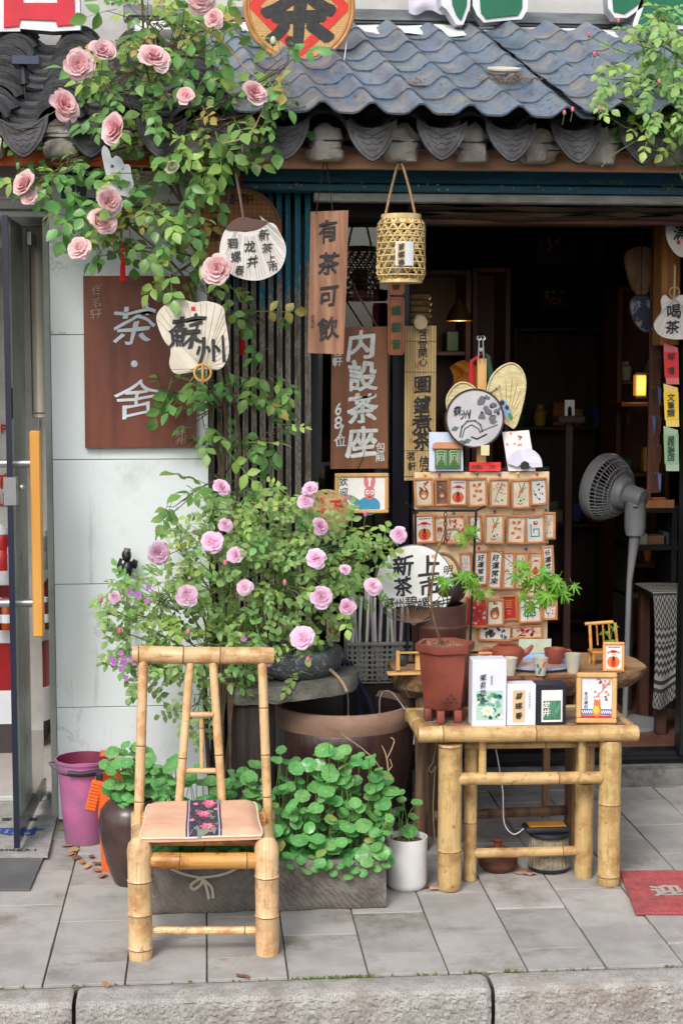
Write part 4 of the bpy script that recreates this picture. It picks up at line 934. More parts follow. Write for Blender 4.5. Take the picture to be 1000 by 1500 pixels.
mags = [  # x0, x1, y0, y1, kind, paper, layer, words
 (637, 657, 704, 741, 'mask', dark_paper, 0, 'dark brown magnet half hidden behind its neighbours in the top row'),
 (608, 634, 703, 742, 'mask', cream_paper, 1, 'magnet with a masked figure in the top row'), (657, 683, 703, 741, 'god', white_paper, 1, 'magnet with a red robed figure in the top row'),
 (686, 713, 703, 742, 'persimmon', cream_paper, 1, 'magnet with orange persimmons in the top row'), (717, 744, 704, 743, 'plum', cream_paper, 1, 'magnet with plum blossom in the top row'),
 (749, 776, 705, 745, 'radish', cream_paper, 1, 'magnet with a green plant and small dots in the top row'), (777, 801, 703, 740, 'ink', white_paper, 1, 'magnet with a black and grey ink scene in the top row'),
 (635, 652, 758, 795, 'mask', cream_paper, 0, 'magnet with a masked figure tucked behind others in the second row'), (688, 706, 757, 796, 'plum', white_paper, 0, 'pale magnet partly covered in the second row'), (795, 812, 753, 790, 'plum', cream_paper, 0, 'magnet with plum blossom overhanging the board edge in the second row'),
 (608, 636, 756, 796, 'god', white_paper, 1, 'magnet with a red robed figure in the second row'), (653, 681, 757, 797, 'floral', cream_paper, 1, 'magnet with dense pink flowers in the second row'),
 (710, 737, 756, 797, 'radish', cream_paper, 1, 'magnet with a green plant in the second row'), (741, 768, 758, 797, 'persimmon', cream_paper, 1, 'magnet with orange persimmons in the second row'), (770, 797, 757, 796, 'snake', white_paper, 1, 'magnet with a teal squared loop and red ball in the second row'),
 (674, 691, 812, 850, 'plum', white_paper, 0, 'small flower magnet beside the iron frame in the third row'), (693, 713, 810, 858, 'verse', white_paper, 0, 'tall narrow magnet with brushed writing behind its neighbour in the third row'),
 (713, 733, 809, 863, 'verse', white_paper, 1, 'tall narrow magnet with black writing in the middle of the third row'), (735, 752, 812, 863, 'floral', white_paper, 1, 'tall narrow magnet with red flowers in the third row'),
 (753, 771, 812, 862, 'plum', cream_paper, 0, 'tall narrow magnet behind the maple leaves in the third row'), (773, 792, 811, 850, 'god', cream_paper, 0, 'orange patterned magnet above the maple leaves in the third row'), (795, 811, 803, 850, 'verse', white_paper, 1, 'tall narrow magnet at the board edge of the third row'),
 (681, 712, 878, 919, 'floral', red_paper, 1, 'magnet with dense red flowers in the fourth row'), (712, 737, 880, 917, 'mask', cream_paper, 1, 'magnet with a masked figure in the fourth row'), (734, 757, 874, 909, 'redcard', red_paper, 0, 'plain red magnet with gold lines in the fourth row'),
 (760, 792, 875, 912, 'snake', white_paper, 1, 'magnet with a teal squared loop in the fourth row'), (794, 815, 874, 908, 'floral', white_paper, 1, 'magnet behind the maple leaves at the end of the fourth row'),
 (701, 747, 917, 939, 'ink', white_paper, 0, 'wide magnet with blue grey ink figures in the bottom row'), (749, 793, 917, 936, 'plum', cream_paper, 0, 'wide orange magnet with a flower in the bottom row')]
for i, (a_, b_, c_, d_, kd, pm, ly, words) in enumerate(mags):
    framed('framed_magnet', 'small wood framed ' + words, 'magnet', MG, a_, b_, c_, d_, BY - .009 - .018 * ly, kd, .0075, frame_orange, pm, tilt=RNG.uniform(-.06, .06), sleeve=True, seed=i + 1)
framed('framed_magnet', 'small upright framed card with a red figure behind the tall tea box', 'magnet', None, 700, 720, 937, 970, 5.0, 'snake', .008, frame_orange, white_paper, seed=77, z=SZ + .001)
pc = T('postcard', 'pale printed strip card propped at the foot of the souvenir board', 'card', V((atY(782, 950, 5.37).x, 5.37, SZ + .0005))); b = MB(); b.span((-.055, -.001, 0), (.06, .001, .05)); pc.part('card', b, M('pale_green_card', lin(190, 204, 184), .5))
# things fixed above the board
t = T('shop_gate_card', 'blue card with a green lattice gate ornament on the souvenir board', 'card', atY(653, 690, BY - .012))
b = MB(); b.add([t.L(628, 633, BY - .012), t.L(677, 633, BY - .012), t.L(678, 690, BY - .012), t.L(628, 690, BY - .012)], [[0, 3, 2, 1]]); t.part('card', b, M('sky_blue_card', lin(190, 208, 232), .5, lin(214, 218, 236), 12))
b = pxprism(t, [(637, 686), (637, 656), (674, 656), (674, 686)], BY - .022, .008); gp = t.part('gate_ornament', b, M('lattice_green', lin(60, 112, 56), .5))
b = MB()
for k in range(3):
    for x in (646, 665): r_ = 6.5 - 2.2 * k; y = 671; strk(b, [], 1, 0, 0); pts = [t.L(x - r_, y - r_ * 1.6, BY - .0225), t.L(x + r_, y - r_ * 1.6, BY - .0225), t.L(x + r_, y + r_ * 1.6, BY - .0225), t.L(x - r_, y + r_ * 1.6, BY - .0225)]; b.tube(pts + [pts[0]], .0011, 4)
t.part('lattice', b, paint('lattice_cream', lin(226, 222, 206)))
b = pxprism(t, [(633, 657), (635, 650), (639, 648), (672, 648), (676, 650), (678, 657)], BY - .026, .012); t.part('ornament_roof', b, paint('ornament_terracotta', lin(204, 140, 106)))
t = T('fan_card', 'white printed card with a folding fan ornament on the souvenir board', 'card', atY(762, 690, BY - .012))
b = MB(); b.add([t.L(735, 633, BY - .012), t.L(774, 630, BY - .012), t.L(784, 690, BY - .012), t.L(744, 690, BY - .012)], [[0, 3, 2, 1]]); t.part('card', b, white_paper)
b = MB(); 
for k in range(9): ell(b, .0, .0, .001, .001, 1, 1)
fanpts = [(743, 679)] + [(768 - 26 * cos(a * pi / 10 * 1.0) , 682 - 26 * sin(a * pi / 10)) for a in range(1, 10)] + [(794, 684), (778, 685), (768, 676), (757, 684)]
t.part('fan_ornament', pxprism(t, fanpts, BY - .024, .006), M('lilac_paper', lin(206, 202, 222), .6, lin(226, 224, 236), 30))
b = pxprism(t, [(762, 687), (763, 678), (768, 675), (774, 678), (775, 687)], BY - .028, .004); t.part('fan_guard', b, INK)
b = MB(); rr = random.Random(6)
for k in range(9): p = t.L(rr.uniform(740, 768), rr.uniform(635, 655), BY - .0122); ell(b, p.x, p.z, .005, .004, 0, 1 + k % 3, rr.uniform(0, 3)); 
for i in range(len(b.v)): b.v[i] = (b.v[i][0], b.v[i][1] + t.L(0, 0, BY - .0122).y, b.v[i][2])
t.part('print', b, paint('print_pink', (0, 0, 0, 1)), 0)
t = T('price_tag', 'bright red price tag with black writing under the round landscape fan', 'tag', atY(710, 690, BY - .016)); b = pxprism(t, [(687, 677), (733, 677), (733, 690), (687, 690)], BY - .016, .002); t.part('tag', b, paint('tag_red', lin(228, 50, 42)))
t.part('lettering', letters([(c_, t.L(692 + 6 * i, 684, BY - .0165), .017) for i, c_ in enumerate('冰箱貼10元')], bold=.01), INK, 0)
t = T('round_silk_fan', 'round grey silk fan painted with a bridge and cliffs', 'fan', atY(695, 656, BY - .03)); c0 = t.L(695, 613, BY - .045); R_ = 42.5 * BY / FPX
b = MB(); b.lathe([(0, 0), (R_, 0)], 40, c0, 0, Matrix.Rotation(pi / 2, 3, 'X')); t.part('silk', b, M('grey_silk', lin(176, 174, 180), .5, lin(200, 198, 200), 5))
b = MB(); b.tube([c0 + V((R_ * cos(a * pi / 24), 0, R_ * sin(a * pi / 24))) for a in range(49)], .0035, 6, caps=False); t.part('rim', b, M('fan_rim_brown', lin(62, 48, 56), .5))
b = MB(); rr = random.Random(12)
def fp(px, py): p = t.L(px, py, BY - .045); return (p.x, p.z)
for (x, y, a_, w_) in ((705, 590, 8, 12), (714, 600, 10, 9), (722, 594, 7, 8), (720, 612, 8, 7), (706, 607, 6, 10), (712, 583, 5, 6), (727, 605, 5, 8)):
    X_, Z_ = fp(x, y)
    for k in range(4): ell(b, X_ + rr.uniform(-.008, .008), Z_ + rr.uniform(-.012, .012), a_ * .0010, w_ * .0011, rr.choice((0, 1, 1)), 1 + k, rr.uniform(-.6, .6), 9)
strk(b, [fp(673, 640), fp(676, 625), fp(684, 617), fp(695, 616), fp(703, 622), fp(706, 632)], .006, 1, 5); strk(b, [fp(676, 641), fp(680, 628), fp(690, 622), fp(700, 628), fp(703, 634)], .003, 0, 6)
strk(b, [fp(690, 640), fp(698, 643), fp(712, 636)], .005, 0, 5); strk(b, [fp(703, 632), fp(728, 622)], .004, 1, 5)
for (x, y) in ((666, 628), (684, 646), (722, 618), (676, 648)): X_, Z_ = fp(x, y); ell(b, X_, Z_, .013, .008, 2, 4, rr.uniform(-.4, .4), 9, 4, .2)
yy = t.L(695, 613, BY - .045).y
for i in range(len(b.v)): b.v[i] = (b.v[i][0], b.v[i][1] + yy, b.v[i][2])
t.part('landscape', b, [INK, paint('ink_wash', lin(104, 104, 112)), paint('ink_wash_green', lin(92, 112, 104))], 0)
t.part('lettering', letters([('蘇', t.L(669, 602, BY - .047), .034), ('州', t.L(682, 607, BY - .047), .034)], bold=.01, hand=2, seed=9), INK, 0)
b = MB(); b.span(t.L(704, 652, BY - .05), t.L(716, 667, BY - .048)); t.part('small_tag', b, paint('cream_tag', lin(220, 206, 160)))
palm = M('woven_palm', lin(216, 204, 160), .8, lin(190, 176, 130), 40, (1, 1, 3), bump=.6, bscale=130, dist=.004)
for nm, pts, lab in (('palm_fan', [(664, 628), (655, 600), (655, 580), (668, 563), (683, 561), (697, 572), (700, 600), (690, 630)], 'woven palm leaf fan behind the wooden easel post, half hidden'),
                     ('palm_fan', [(712, 600), (716, 560), (730, 540), (748, 532), (762, 540), (769, 560), (765, 590), (754, 625), (744, 622), (730, 612)], 'heart shaped woven palm leaf fan with a small blue panda print')):
    t = T(nm, lab, 'fan', V((atY(pts[0][0], 625, BY - .02).x, BY - .02, atY(700, 628, BY).z)), 'woven palm fans on the easel'); b = pxprism(t, outline(pts, 4), BY - .022, .005); t.part('blade', b, palm)
    b = MB(); o_ = outline(pts, 4); L_ = [t.L(x, y, BY - .024) for x, y in o_]; b.tube(L_ + [L_[0]], .0035, 5, caps=False); t.part('rim', b, palm)
    b = MB(); bx, by = pts[0]; bx = sum(p[0] for p in pts) / len(pts); by = max(p[1] for p in pts)
    for k in range(9):
        f = o_[(k * 3 + 4) % len(o_)]; b.tube([t.L(bx, by - 6, BY - .0225), t.L((bx + f[0] * 3) / 4, (by + f[1] * 3) / 4, BY - .0225)], .0014, 4)
    t.part('rib', b, M('palm_rib', lin(178, 160, 112), .8))
    if 'panda' in lab:
        b = MB()
        for k, (x, y, a_, w_, mi) in enumerate(((737, 595, 7, 11, 0), (741, 604, 8, 8, 0), (735, 590, 3.5, 4, 1), (742, 597, 3, 4, 1), (747, 610, 3, 6, 2))): p = t.L(x, y, BY - .0232); ell(b, p.x, p.z, a_ * .0023, w_ * .0023, mi, k, .4, 12)
        for i in range(len(b.v)): b.v[i] = (b.v[i][0], b.v[i][1] + t.L(0, 0, BY - .0232).y, b.v[i][2])
        t.part('print', b, [paint('panda_blue', lin(130, 160, 206)), INK, PAL[3]], 0)
        t.part('lettering', letters([(c_, t.L(719 + 4 * i, 575 - 2.6 * i, BY - .0232), .011) for i, c_ in enumerate('蘇州扇子')], bold=.01), INK, 0)
t = T('metal_clip', 'silver metal clip gripping the top of the easel post', 'clip', atY(704, 527, BY)); b = MB()
for s_ in (-1, 1):
    b.tube(curve_pts([t.L(704 + s_ * 4, 526, BY - .004), t.L(704 + s_ * 3.4, 512, BY - .004), t.L(704 + s_ * 3, 500, BY - .004), t.L(704 + s_ * 5, 493, BY - .004)], 4), .0032, 6); b.tube([t.L(704 + s_ * 3 + 3.4 * cos(a * pi / 5), 495 + 3.4 * sin(a * pi / 5), BY - .004) for a in range(11)], .0016, 5)
b.box(t.L(704, 512, BY - .004), (.014, .008, .014), .001); t.part('jaw', b, M('chrome', lin(196, 196, 200), .2, metal=.9))
for lab, cl, p0, p1 in (('dark green tassel hanging beside the easel post', lin(24, 74, 58), (714, 522), (720, 566)), ('red tassel hanging behind the easel post', lin(170, 24, 30), (690, 530), (690, 565))):
    t = T('tassel', lab, 'tassel', atY(*p1, BY + .03)); b = MB(); b.tube([t.L(707, 516, BY + .03), t.L(p0[0], p0[1], BY + .03), t.L((p0[0] + p1[0]) / 2, (p0[1] + p1[1]) / 2, BY + .03), t.L(*p1, BY + .03)], [.002, .008, .012, .013], 8); t.part('thread', b, M('tassel_%d' % p0[0], cl, .8, bump=.4, bscale=200))
# ================================================================== things on the bamboo table
def tea_box(label, px0, px1, py0, Y, m, dep):
    p = atY((px0 + px1) / 2, 1052, Y); p.z = TZ
    w = atY(px1, 1050, Y).x - atY(px0, 1050, Y).x; h = atY(px0, py0, Y).z - TZ
    t = T('tea_box', label, 'box', p); b = MB(); b.span((-w / 2, 0, 0), (w / 2, dep, h), .0015); t.part('carton', b, m); t.w, t.h = w, h; return t
wbox = M('white_carton', lin(222, 226, 238), .45, lin(212, 216, 230), 8); kbox = M('navy_carton', lin(36, 36, 52), .4)
def rect(b, x0, z0, x1, z1, mi, lay): y = -.0004 - .0003 * lay; b.add([(x0, y, z0), (x1, y, z0), (x1, y, z1), (x0, y, z1)], [[0, 1, 2, 3]], mi)
t = tea_box('tall white tea carton with green jasmine flower print on the bamboo table', 691, 741, 967, 4.68, wbox, .07); w, h = t.w, t.h
PR = [PAL[4], paint('jasmine_green', lin(110, 170, 140)), PAL[9], paint('jasmine_yellow', lin(226, 214, 130)), paint('pale_mint', lin(176, 208, 196)), INK, paint('leaf_dark', lin(60, 120, 90))]
b = MB(); rr = random.Random(3); rect(b, -w * .38, h * .1, w * .4, h * .54, 4, 0)
for k in range(46): ell(b, rr.uniform(-.34, .36) * w, rr.uniform(.13, .5) * h, rr.uniform(.02, .07) * w * 1.4, rr.uniform(.02, .05) * w * 1.4, rr.choice((0, 1, 2, 6, 4, 1)), 2 + k % 6, rr.uniform(0, 3))
for k in range(8): a = k * pi / 4; ell(b, -.05 * w + .1 * w * cos(a), .24 * h + .07 * w * sin(a), .1 * w, .05 * w, 2, 9 + k % 2, a)
ell(b, -.05 * w, .24 * h, .07 * w, .05 * w, 3, 12)
for i in range(len(b.v)):   # keep the print inside its panel
    x, y, z = b.v[i]; b.v[i] = (max(-w * .38, min(w * .4, x)), y, max(h * .1, min(h * .54, z)))
t.part('print', b, PR, 0)
t.part('lettering', letters([(c_, (-.2 * w, -.005, h * (.74 - .115 * k)), .02) for k, c_ in enumerate('茉莉花茶')], bold=.012, hand=1.5, seed=5), INK, 0)
t.part('small_print', letters([(c_, (.06 * w, -.0015, h * (.75 - .035 * k)), .008) for k, c_ in enumerate('佰茗轩茶')], bold=.0, hand=0), GREYINK, 0)
t = tea_box('short white tea carton with tan label beside the tall carton', 742, 784, 1003, 4.685, wbox, .06); w, h = t.w, t.h
b = MB(); rect(b, -w * .3, h * .08, w * .12, h * .86, 0, 0); t.part('paper_label', b, paint('tan_label', lin(212, 186, 140)), 0)
t.part('lettering', letters([(c_, (-.09 * w, -.0015, h * (.72 - .24 * k)), .022) for k, c_ in enumerate('碧螺春')], bold=.02, hand=1.5, seed=8), INK, 0)
t.part('small_print', letters([(c_, (.28 * w, -.0008, h * (.78 - .07 * k)), .006) for k, c_ in enumerate('特级绿茶原叶')], bold=0, hand=0), GREYINK, 0)
t = tea_box('short dark navy tea carton with green field label', 785, 828, 1003, 4.69, kbox, .07); w, h = t.w, t.h
b = MB(); rect(b, -w * .33, h * .07, w * .38, h * .86, 2, 0); rect(b, -w * .27, h * .12, w * .33, h * .6, 6, 1)
for k in range(7): strk(b, [(-w * .05 + k * w * .06, h * .58), (-w * .25 + k * w * .09 + .01, h * .14)] if k < 4 else [(w * .3, h * (.56 - .07 * (k - 4))), (w * .02, h * .14)], .0018, 1, 3)
t.part('paper_label', b, PR, 0); t.part('lettering', letters([('龙', (-.17 * w, -.0025, h * .5), .024), ('井', (-.17 * w, -.0025, h * .3), .024)], bold=.02), PAL[9], 0)
framed('picture_frame', 'pale wood picture frame with a blossom branch and orange bear print on the bamboo table', 'picture frame', None, 843, 902, 974, 1047, 4.69, 'branch', .0155, frame_pale, M('pale_blue_card', lin(224, 228, 240), .5), tilt=.03, depth=.02, seed=5, lean=-.12, z=TZ + .002)
framed('picture_frame', 'small orange wood frame with a red robed figure on the slab table', 'picture frame', None, 882, 913, 941, 983, 5.02, 'god', .0085, frame_orange, white_paper, tilt=.02, seed=9, lean=-.08, z=SZ + .001)

# potted maple
leafm = leafmat('maple_leaf', lin(150, 205, 70), lin(104, 172, 52), .2, .02, .45, .45)
pm = T('potted_maple', 'hexagonal terracotta pot with a young bending maple sapling', 'potted plant', V((atY(651, 1045, 4.79).x, 4.79, TZ)))
terra = M('terracotta_brown', lin(140, 72, 58), .5, lin(112, 54, 44), 8, bump=.3, bscale=160, dist=.002, dirt=lin(88, 50, 44), dscale=6)
k4 = 4.79 / FPX; q = lambda px, py, Y=4.79: pm.L(px, py, Y)
zr, zb = q(651, 941).z, q(651, 1036).z
b = MB(); b.lathe([(.0, zb + .004), (.058, zb), (.066, zb + .01), (.078, zb + .1), (.084, zr - .028), (.094, zr - .024), (.0965, zr - .012), (.0965, zr), (.082, zr), (.078, zr - .02)], 6, mtx=Matrix.Rotation(rad(8), 3, 'Z'))
pot = pm.part('pot', b, terra, .5)
for k in range(6):
    a = rad(8) + k * pi / 3; b = MB(); b.box((.055 * cos(a), .055 * sin(a), zb / 2), (.024, .024, zb + .002), .005); b.build('foot', terra, pot)
b = MB()
for k, (x, z) in enumerate(((0, .052), (-.011, .042), (.011, .042), (-.018, .03), (0, .03), (.018, .03))): b.box((x + .008, -.0715 - z * .03, zb + z), (.004, .006, .004))
b.build('drain_holes', M('hole_black', (.01, .008, .008, 1), .9), pot, 0, 'stuff')
b = MB(); b.add([(.083 * cos(rad(8) + k * pi / 3), .083 * sin(rad(8) + k * pi / 3), zr - .012) for k in range(6)], [[0, 1, 2, 3, 4, 5]]); 
rr = random.Random(5)
for k in range(120):
    a, r_ = rr.uniform(0, 2 * pi), .078 * sqrt(rr.random()); x, y = r_ * cos(a), r_ * sin(a); a = rr.uniform(0, pi); l = rr.uniform(.006, .02)
    b.add([(x, y, zr - .011), (x + l * cos(a), y + l * sin(a), zr - .004), (x + l * .7 * cos(a + .4), y + l * .7 * sin(a + .4), zr - .01)], [[0, 1, 2]])
pm.part('soil', b, M('straw_mulch', lin(150, 120, 92), .9, lin(96, 72, 54), 40), 0)
b = MB(); stems = [[(648, 943), (640, 925), (631, 880), (637, 820), (645, 795), (653, 778), (668, 776), (700, 790), (740, 817), (775, 850), (800, 868)], [(645, 943), (634, 900), (628, 860), (633, 830)],
                   [(700, 790), (692, 786), (684, 778)], [(655, 852), (675, 850), (700, 852)], [(634, 890), (655, 858), (672, 848), (690, 856)], [(775, 850), (800, 838), (822, 850)], [(760, 836), (768, 870), (782, 885)]]
for i, s_ in enumerate(stems):
    n_ = len(s_); b.tube(curve_pts([q(x, y, 4.79 - .02 * sin(k)) for k, (x, y) in enumerate(s_)], 4), [max(.0012, (.0042 if i == 0 else .002) * (1 - .75 * k / (4 * (n_ - 1)))) for k in range(4 * (n_ - 1) + 1)], 7)
pm.part('stem', b, M('maple_bark', lin(126, 112, 72), .6, lin(92, 62, 52), 20))
def maple_mesh(sd):
    r_ = random.Random(sd); b = MB(); L = .034
    pts = []; lob = [(-2.2, .45), (-1.45, .75), (-.7, .95), (0, 1.08), (.7, .95), (1.45, .75), (2.2, .45)]
    pts.append((0, -.06 * L * 2))
    for i, (a, l) in enumerate(lob):
        l *= r_.uniform(.9, 1.1)
        for da, ll in ((-.17, .55), (-.07, .82), (0, 1), (.07, .82), (.17, .55)): pts.append((sin(a + da) * l * ll * L, cos(a + da) * l * ll * L))
        if i < 6: a2 = (a + lob[i + 1][0]) / 2; pts.append((sin(a2) * .26 * L, cos(a2) * .26 * L))
    n = len(pts); vs = [(0, 0, .002)] + [(x, y, -.35 * (x * x + y * y) / L - .002 * r_.random()) for x, y in pts]
    b.add(vs, [[0, 1 + (i + 1) % n, 1 + i] for i in range(n)]); b.tube([(0, 0, 0), (0, -.014, .003), (0, -.026, .008)], .0007, 4); return b.mesh('leaf', leafm, 1.5)
mm = [maple_mesh(k) for k in range(4)]; rr = random.Random(15)
def basis(y, z):
    y = y.normalized(); x = y.cross(z); x = x.normalized() if x.length > 1e-4 else y.orthogonal().normalized(); z = x.cross(y)
    return Matrix(((x.x, y.x, z.x, 0), (x.y, y.y, z.y, 0), (x.z, y.z, z.z, 0), (0, 0, 0, 1)))
for cx, cy, sx, sy, n_ in ((690, 784, 16, 10, 7), (655, 848, 12, 10, 4), (688, 850, 16, 10, 7), (706, 866, 10, 10, 4), (775, 845, 16, 18, 9), (800, 850, 16, 20, 10), (785, 882, 16, 16, 9), (828, 858, 10, 10, 5), (763, 830, 9, 10, 3), (805, 880, 8, 12, 4), (672, 786, 8, 8, 2)):
    for k in range(n_):
        p = q(cx + rr.gauss(0, sx * .7), cy + rr.gauss(0, sy * .7), 4.79 + rr.uniform(-.06, .06))
        d_ = V((rr.uniform(-1, 1), rr.uniform(-.6, .3), rr.uniform(-1, .15))); nn = V((rr.uniform(-.4, .4), -1, rr.uniform(.1, 1.1)))
        link('leaf', rr.choice(mm), pm, None, Matrix.Translation(p) @ basis(d_, nn) @ Matrix.Scale(rr.uniform(.75, 1.2), 4))

# ================================================================== tea things on the slab table
def onS(px, py): return atZ(px, py, SZ + .0005)
clayred = M('zisha_clay', lin(158, 84, 62), .38, lin(140, 70, 52), 14, bump=.1, bscale=200)
t = T('tea_tray', 'pale blue round tea tray with pinkish centre on the slab table', 'tray', onS(785, 975)); b = MB(); b.lathe([(0, .004), (.12, .004), (.135, .016), (.139, .016), (.139, .01), (.12, 0), (0, 0)], 36); t.part('dish', b, M('sky_glaze', lin(140, 170, 214), .25, lin(176, 196, 226), 6)); b = MB(); b.lathe([(0, .006), (.085, .0055), (.09, .0045)], 30); t.part('centre', b, M('pink_glaze', lin(206, 176, 172), .3))
t = T('teapot', 'open reddish clay teapot with short spout on the tea tray', 'teapot', onS(742, 978) + V((0, 0, .0062))); s_ = 1
b = MB(); b.lathe([(0, 0), (.036, 0), (.04, .006), (.052, .022), (.058, .04), (.055, .056), (.043, .066), (.036, .069), (.036, .073), (.031, .073), (.031, .066), (.045, .05), (.0, .02)], 28); t.part('body', b, clayred)
b = MB(); b.tube(curve_pts([(.046, 0, .038), (.065, 0, .046), (.078, -.004, .06), (.084, -.006, .07)], 4), [.015 - .0009 * k for k in range(13)], 10); t.part('spout', b, clayred)
b = MB(); b.tube(curve_pts([(-.046, 0, .055), (-.075, 0, .058), (-.082, 0, .035), (-.05, 0, .02)], 4), .006, 8); t.part('handle', b, clayred)
t = T('clay_cup', 'reddish clay tea cup with ear handle on the tea tray', 'cup', onS(812, 974) + V((0, 0, .0062))); b = MB(); b.lathe([(0, 0), (.022, 0), (.027, .008), (.035, .03), (.037, .05), (.034, .05), (.031, .03), (0, .01)], 24); t.part('bowl', b, clayred); b = MB(); b.tube(curve_pts([(.034, 0, .042), (.05, 0, .044), (.053, 0, .028), (.031, 0, .018)], 4), .004, 8); t.part('handle', b, clayred)
ash = M('ash_white_glaze', lin(206, 202, 186), .4, lin(190, 184, 166), 10)
for px, lab, pr in ((746, 'plain grey white tumbler half hidden behind the tall tea carton', 0), (791, 'grey white tumbler with teal leaf painting', 1), (838, 'tapered grey white tumbler beside the bamboo picture frame', 0)):
    t = T('tumbler', lab, 'cup', onS(px, 989 if px != 838 else 985)); sc2 = 1.0 if px != 838 else 1.08
    b = MB(); b.lathe([(0, 0), (.0165 * sc2, 0), (.025 * sc2, .058 * sc2), (.0235 * sc2, .058 * sc2), (.016 * sc2, .006), (0, .006)], 22); t.part('wall', b, ash)
    if pr:
        b = MB(); C = lambda a, z: V(((.0168 + .0085 * z / .058 + .0003) * cos(a), (.0168 + .0085 * z / .058 + .0003) * sin(a), z))
        for a0, z0, mi in ((-2.0, .012, 0), (-1.8, .022, 0), (-2.2, .034, 0), (-1.2, .042, 1), (-1.35, .035, 1)):
            pts = [C(a0 + .22 * cos(k * pi / 5), z0 + .007 * sin(k * pi / 5)) for k in range(10)]; b.add(pts, [list(range(10))], mi)
        t.part('painting', b, [PAL[4], PAL[2]], 0)
for i, (px0, px1, py) in enumerate(((740, 762, 995), (768, 795, 997), (802, 838, 993))):
    a_, c_ = onS(px0, py), onS(px1, py); t = T('bamboo_coaster', ('short', 'middle', 'long')[i] + ' reddish bamboo strip mat on the front of the slab table', 'coaster', (a_ + c_) / 2)
    b = MB(); l = (c_ - a_).length
    for k in range(4): b.box((0, -.014 + .009 * k, .004), (l, .0075, .008), .002)
    t.part('strips', b, M('red_bamboo', lin(128, 76, 54), .6, lin(100, 56, 40), 20), kind='stuff')
# miniature bamboo chair with a sprig
t = T('miniature_chair', 'doll sized orange bamboo chair with a green sprig on the slab table', 'toy chair', onS(883, 972)); q = lambda px, py, Y: t.L(px, py, Y); Ym = t.loc.y
for px0, px1, Y in ((861, 863, Ym), (898, 902, Ym), ):
    b = MB(); b.tube([q(px0 + 2, 912, Ym + .03), q(px1 + 2, 950, Ym + .025), V((q(px1 + 2, 950, Ym).x, .02, 0))], .0055, 8); t.part('back_post', b, BAMBOO3)
for px in (866, 904): b = MB(); b.tube([V((q(px, 950, Ym).x, -.03, .04)), V((q(px, 950, Ym).x, -.03, 0))], .0058, 8); t.part('front_leg', b, BAMBOO3)
b = MB(); b.tube([q(856, 914, Ym + .03), q(897, 911, Ym + .03)], .006, 8); t.part('top_rail', b, BAMBOO3)
for px in (873, 882, 891): b = MB(); b.tube([q(px, 914, Ym + .03), q(px + 2, 945, Ym + .025)], .0033, 6); t.part('back_spindle', b, BAMBOO3)
b = MB(); b.box((q(884, 950, Ym).x, -.004, .043), (.1, .062, .009), .003); t.part('seat', b, BAMBOO3)
sp_ = T('sprig_vase', 'tiny grey vase with fresh green sprig on the miniature chair', 'vase', t.loc + V((.022, -.006, .048))); b = MB(); b.lathe([(0, 0), (.011, 0), (.013, .012), (.011, .03), (.008, .03), (.0, .01)], 12); sp_.part('vase', b, M('grey_tin', lin(150, 154, 158), .4))
b = MB(); rr = random.Random(2)
for k in range(6):
    e = V((rr.uniform(-.035, .015), rr.uniform(-.015, .01), rr.uniform(.02, .1))); b.tube([V((0, 0, .025)), e * .5 + V((0, 0, .02)), e], .0009, 4)
    for j in range(3):
        c = e * rr.uniform(.6, 1); a = rr.uniform(0, 6); l = .013; b.add([c, c + V((l * cos(a), -.004, l * sin(a) * .8 + .003)), c + V((l * 1.6 * cos(a + .4), -.003, l * 1.6 * sin(a + .4))), c + V((l * cos(a + .9), 0, l * sin(a + .9)))], [[0, 1, 2, 3]])
sp_.part('sprig', b, leafm, 0)
# iron frame, clay stove and hanging kettle
fr = T('kettle_hanger', 'black iron hanging frame with upturned corners on the slab table', 'stand', onS(655, 972)); Yf = fr.loc.y; q = lambda px, py, dy=0: fr.L(px, py, Yf + dy)
b = MB(); b.tube([q(608, 748), q(697, 748)], .0038, 6); b.tube([q(595, 737, -.04), q(608, 748), q(612, 752, .0)], .0035, 6); b.tube([q(710, 742, .05), q(697, 748)], .0035, 6); fr.part('top_bar', b, IRON)
for px0, px1 in ((608, 610), (697, 687)): b = MB(); b.tube([q(px0, 748), V((q(px1, 960).x, 0, 0))], .0042, 6); fr.part('upright', b, IRON)
b = MB(); b.tube([V((q(610, 960).x, 0, .004)), V((q(687, 960).x, 0, .004))], .004, 6); fr.part('foot_bar', b, IRON)
for k in range(7):
    b = MB(); c = q(652, 754 + 6.5 * k); a = k % 2; b.tube([c + V((.005 * cos(j * pi / 5) * (1 - a), .005 * cos(j * pi / 5) * a, .009 * sin(j * pi / 5))) for j in range(11)], .0017, 5); fr.part('chain_link', b, IRON)
sv = T('clay_stove', 'dark brown clay stove drum behind the white round fan sign', 'stove', V((atY(645, 940, 5.24).x, 5.24 + .03, SZ + .0005))); dbrown = M('dark_brown_clay', lin(86, 52, 46), .5, lin(66, 40, 36), 8, bump=.2, bscale=80)
hs = sv.L(640, 886, 5.24).z; b = MB(); b.lathe([(0, 0), (.085, 0), (.092, .01), (.092, hs * .55), (.096, hs * .58), (.096, hs * .63), (.091, hs * .66), (.09, hs), (.08, hs), (.078, hs * .7), (0, hs * .7)], 32); sv.part('drum', b, dbrown)
kt = T('iron_kettle', 'dark iron kettle with loop handle hung over the clay stove', 'kettle', V((sv.loc.x + .008, sv.loc.y, SZ + hs + .002))); b = MB(); b.lathe([(0, 0), (.05, 0), (.075, .02), (.085, .05), (.078, .08), (.05, .1), (.03, .104), (.028, .112), (.008, .116), (.008, .126), (0, .128)], 28); kt.part('body', b, M('iron_brown', lin(58, 42, 42), .5, lin(44, 32, 32), 12, bump=.3))
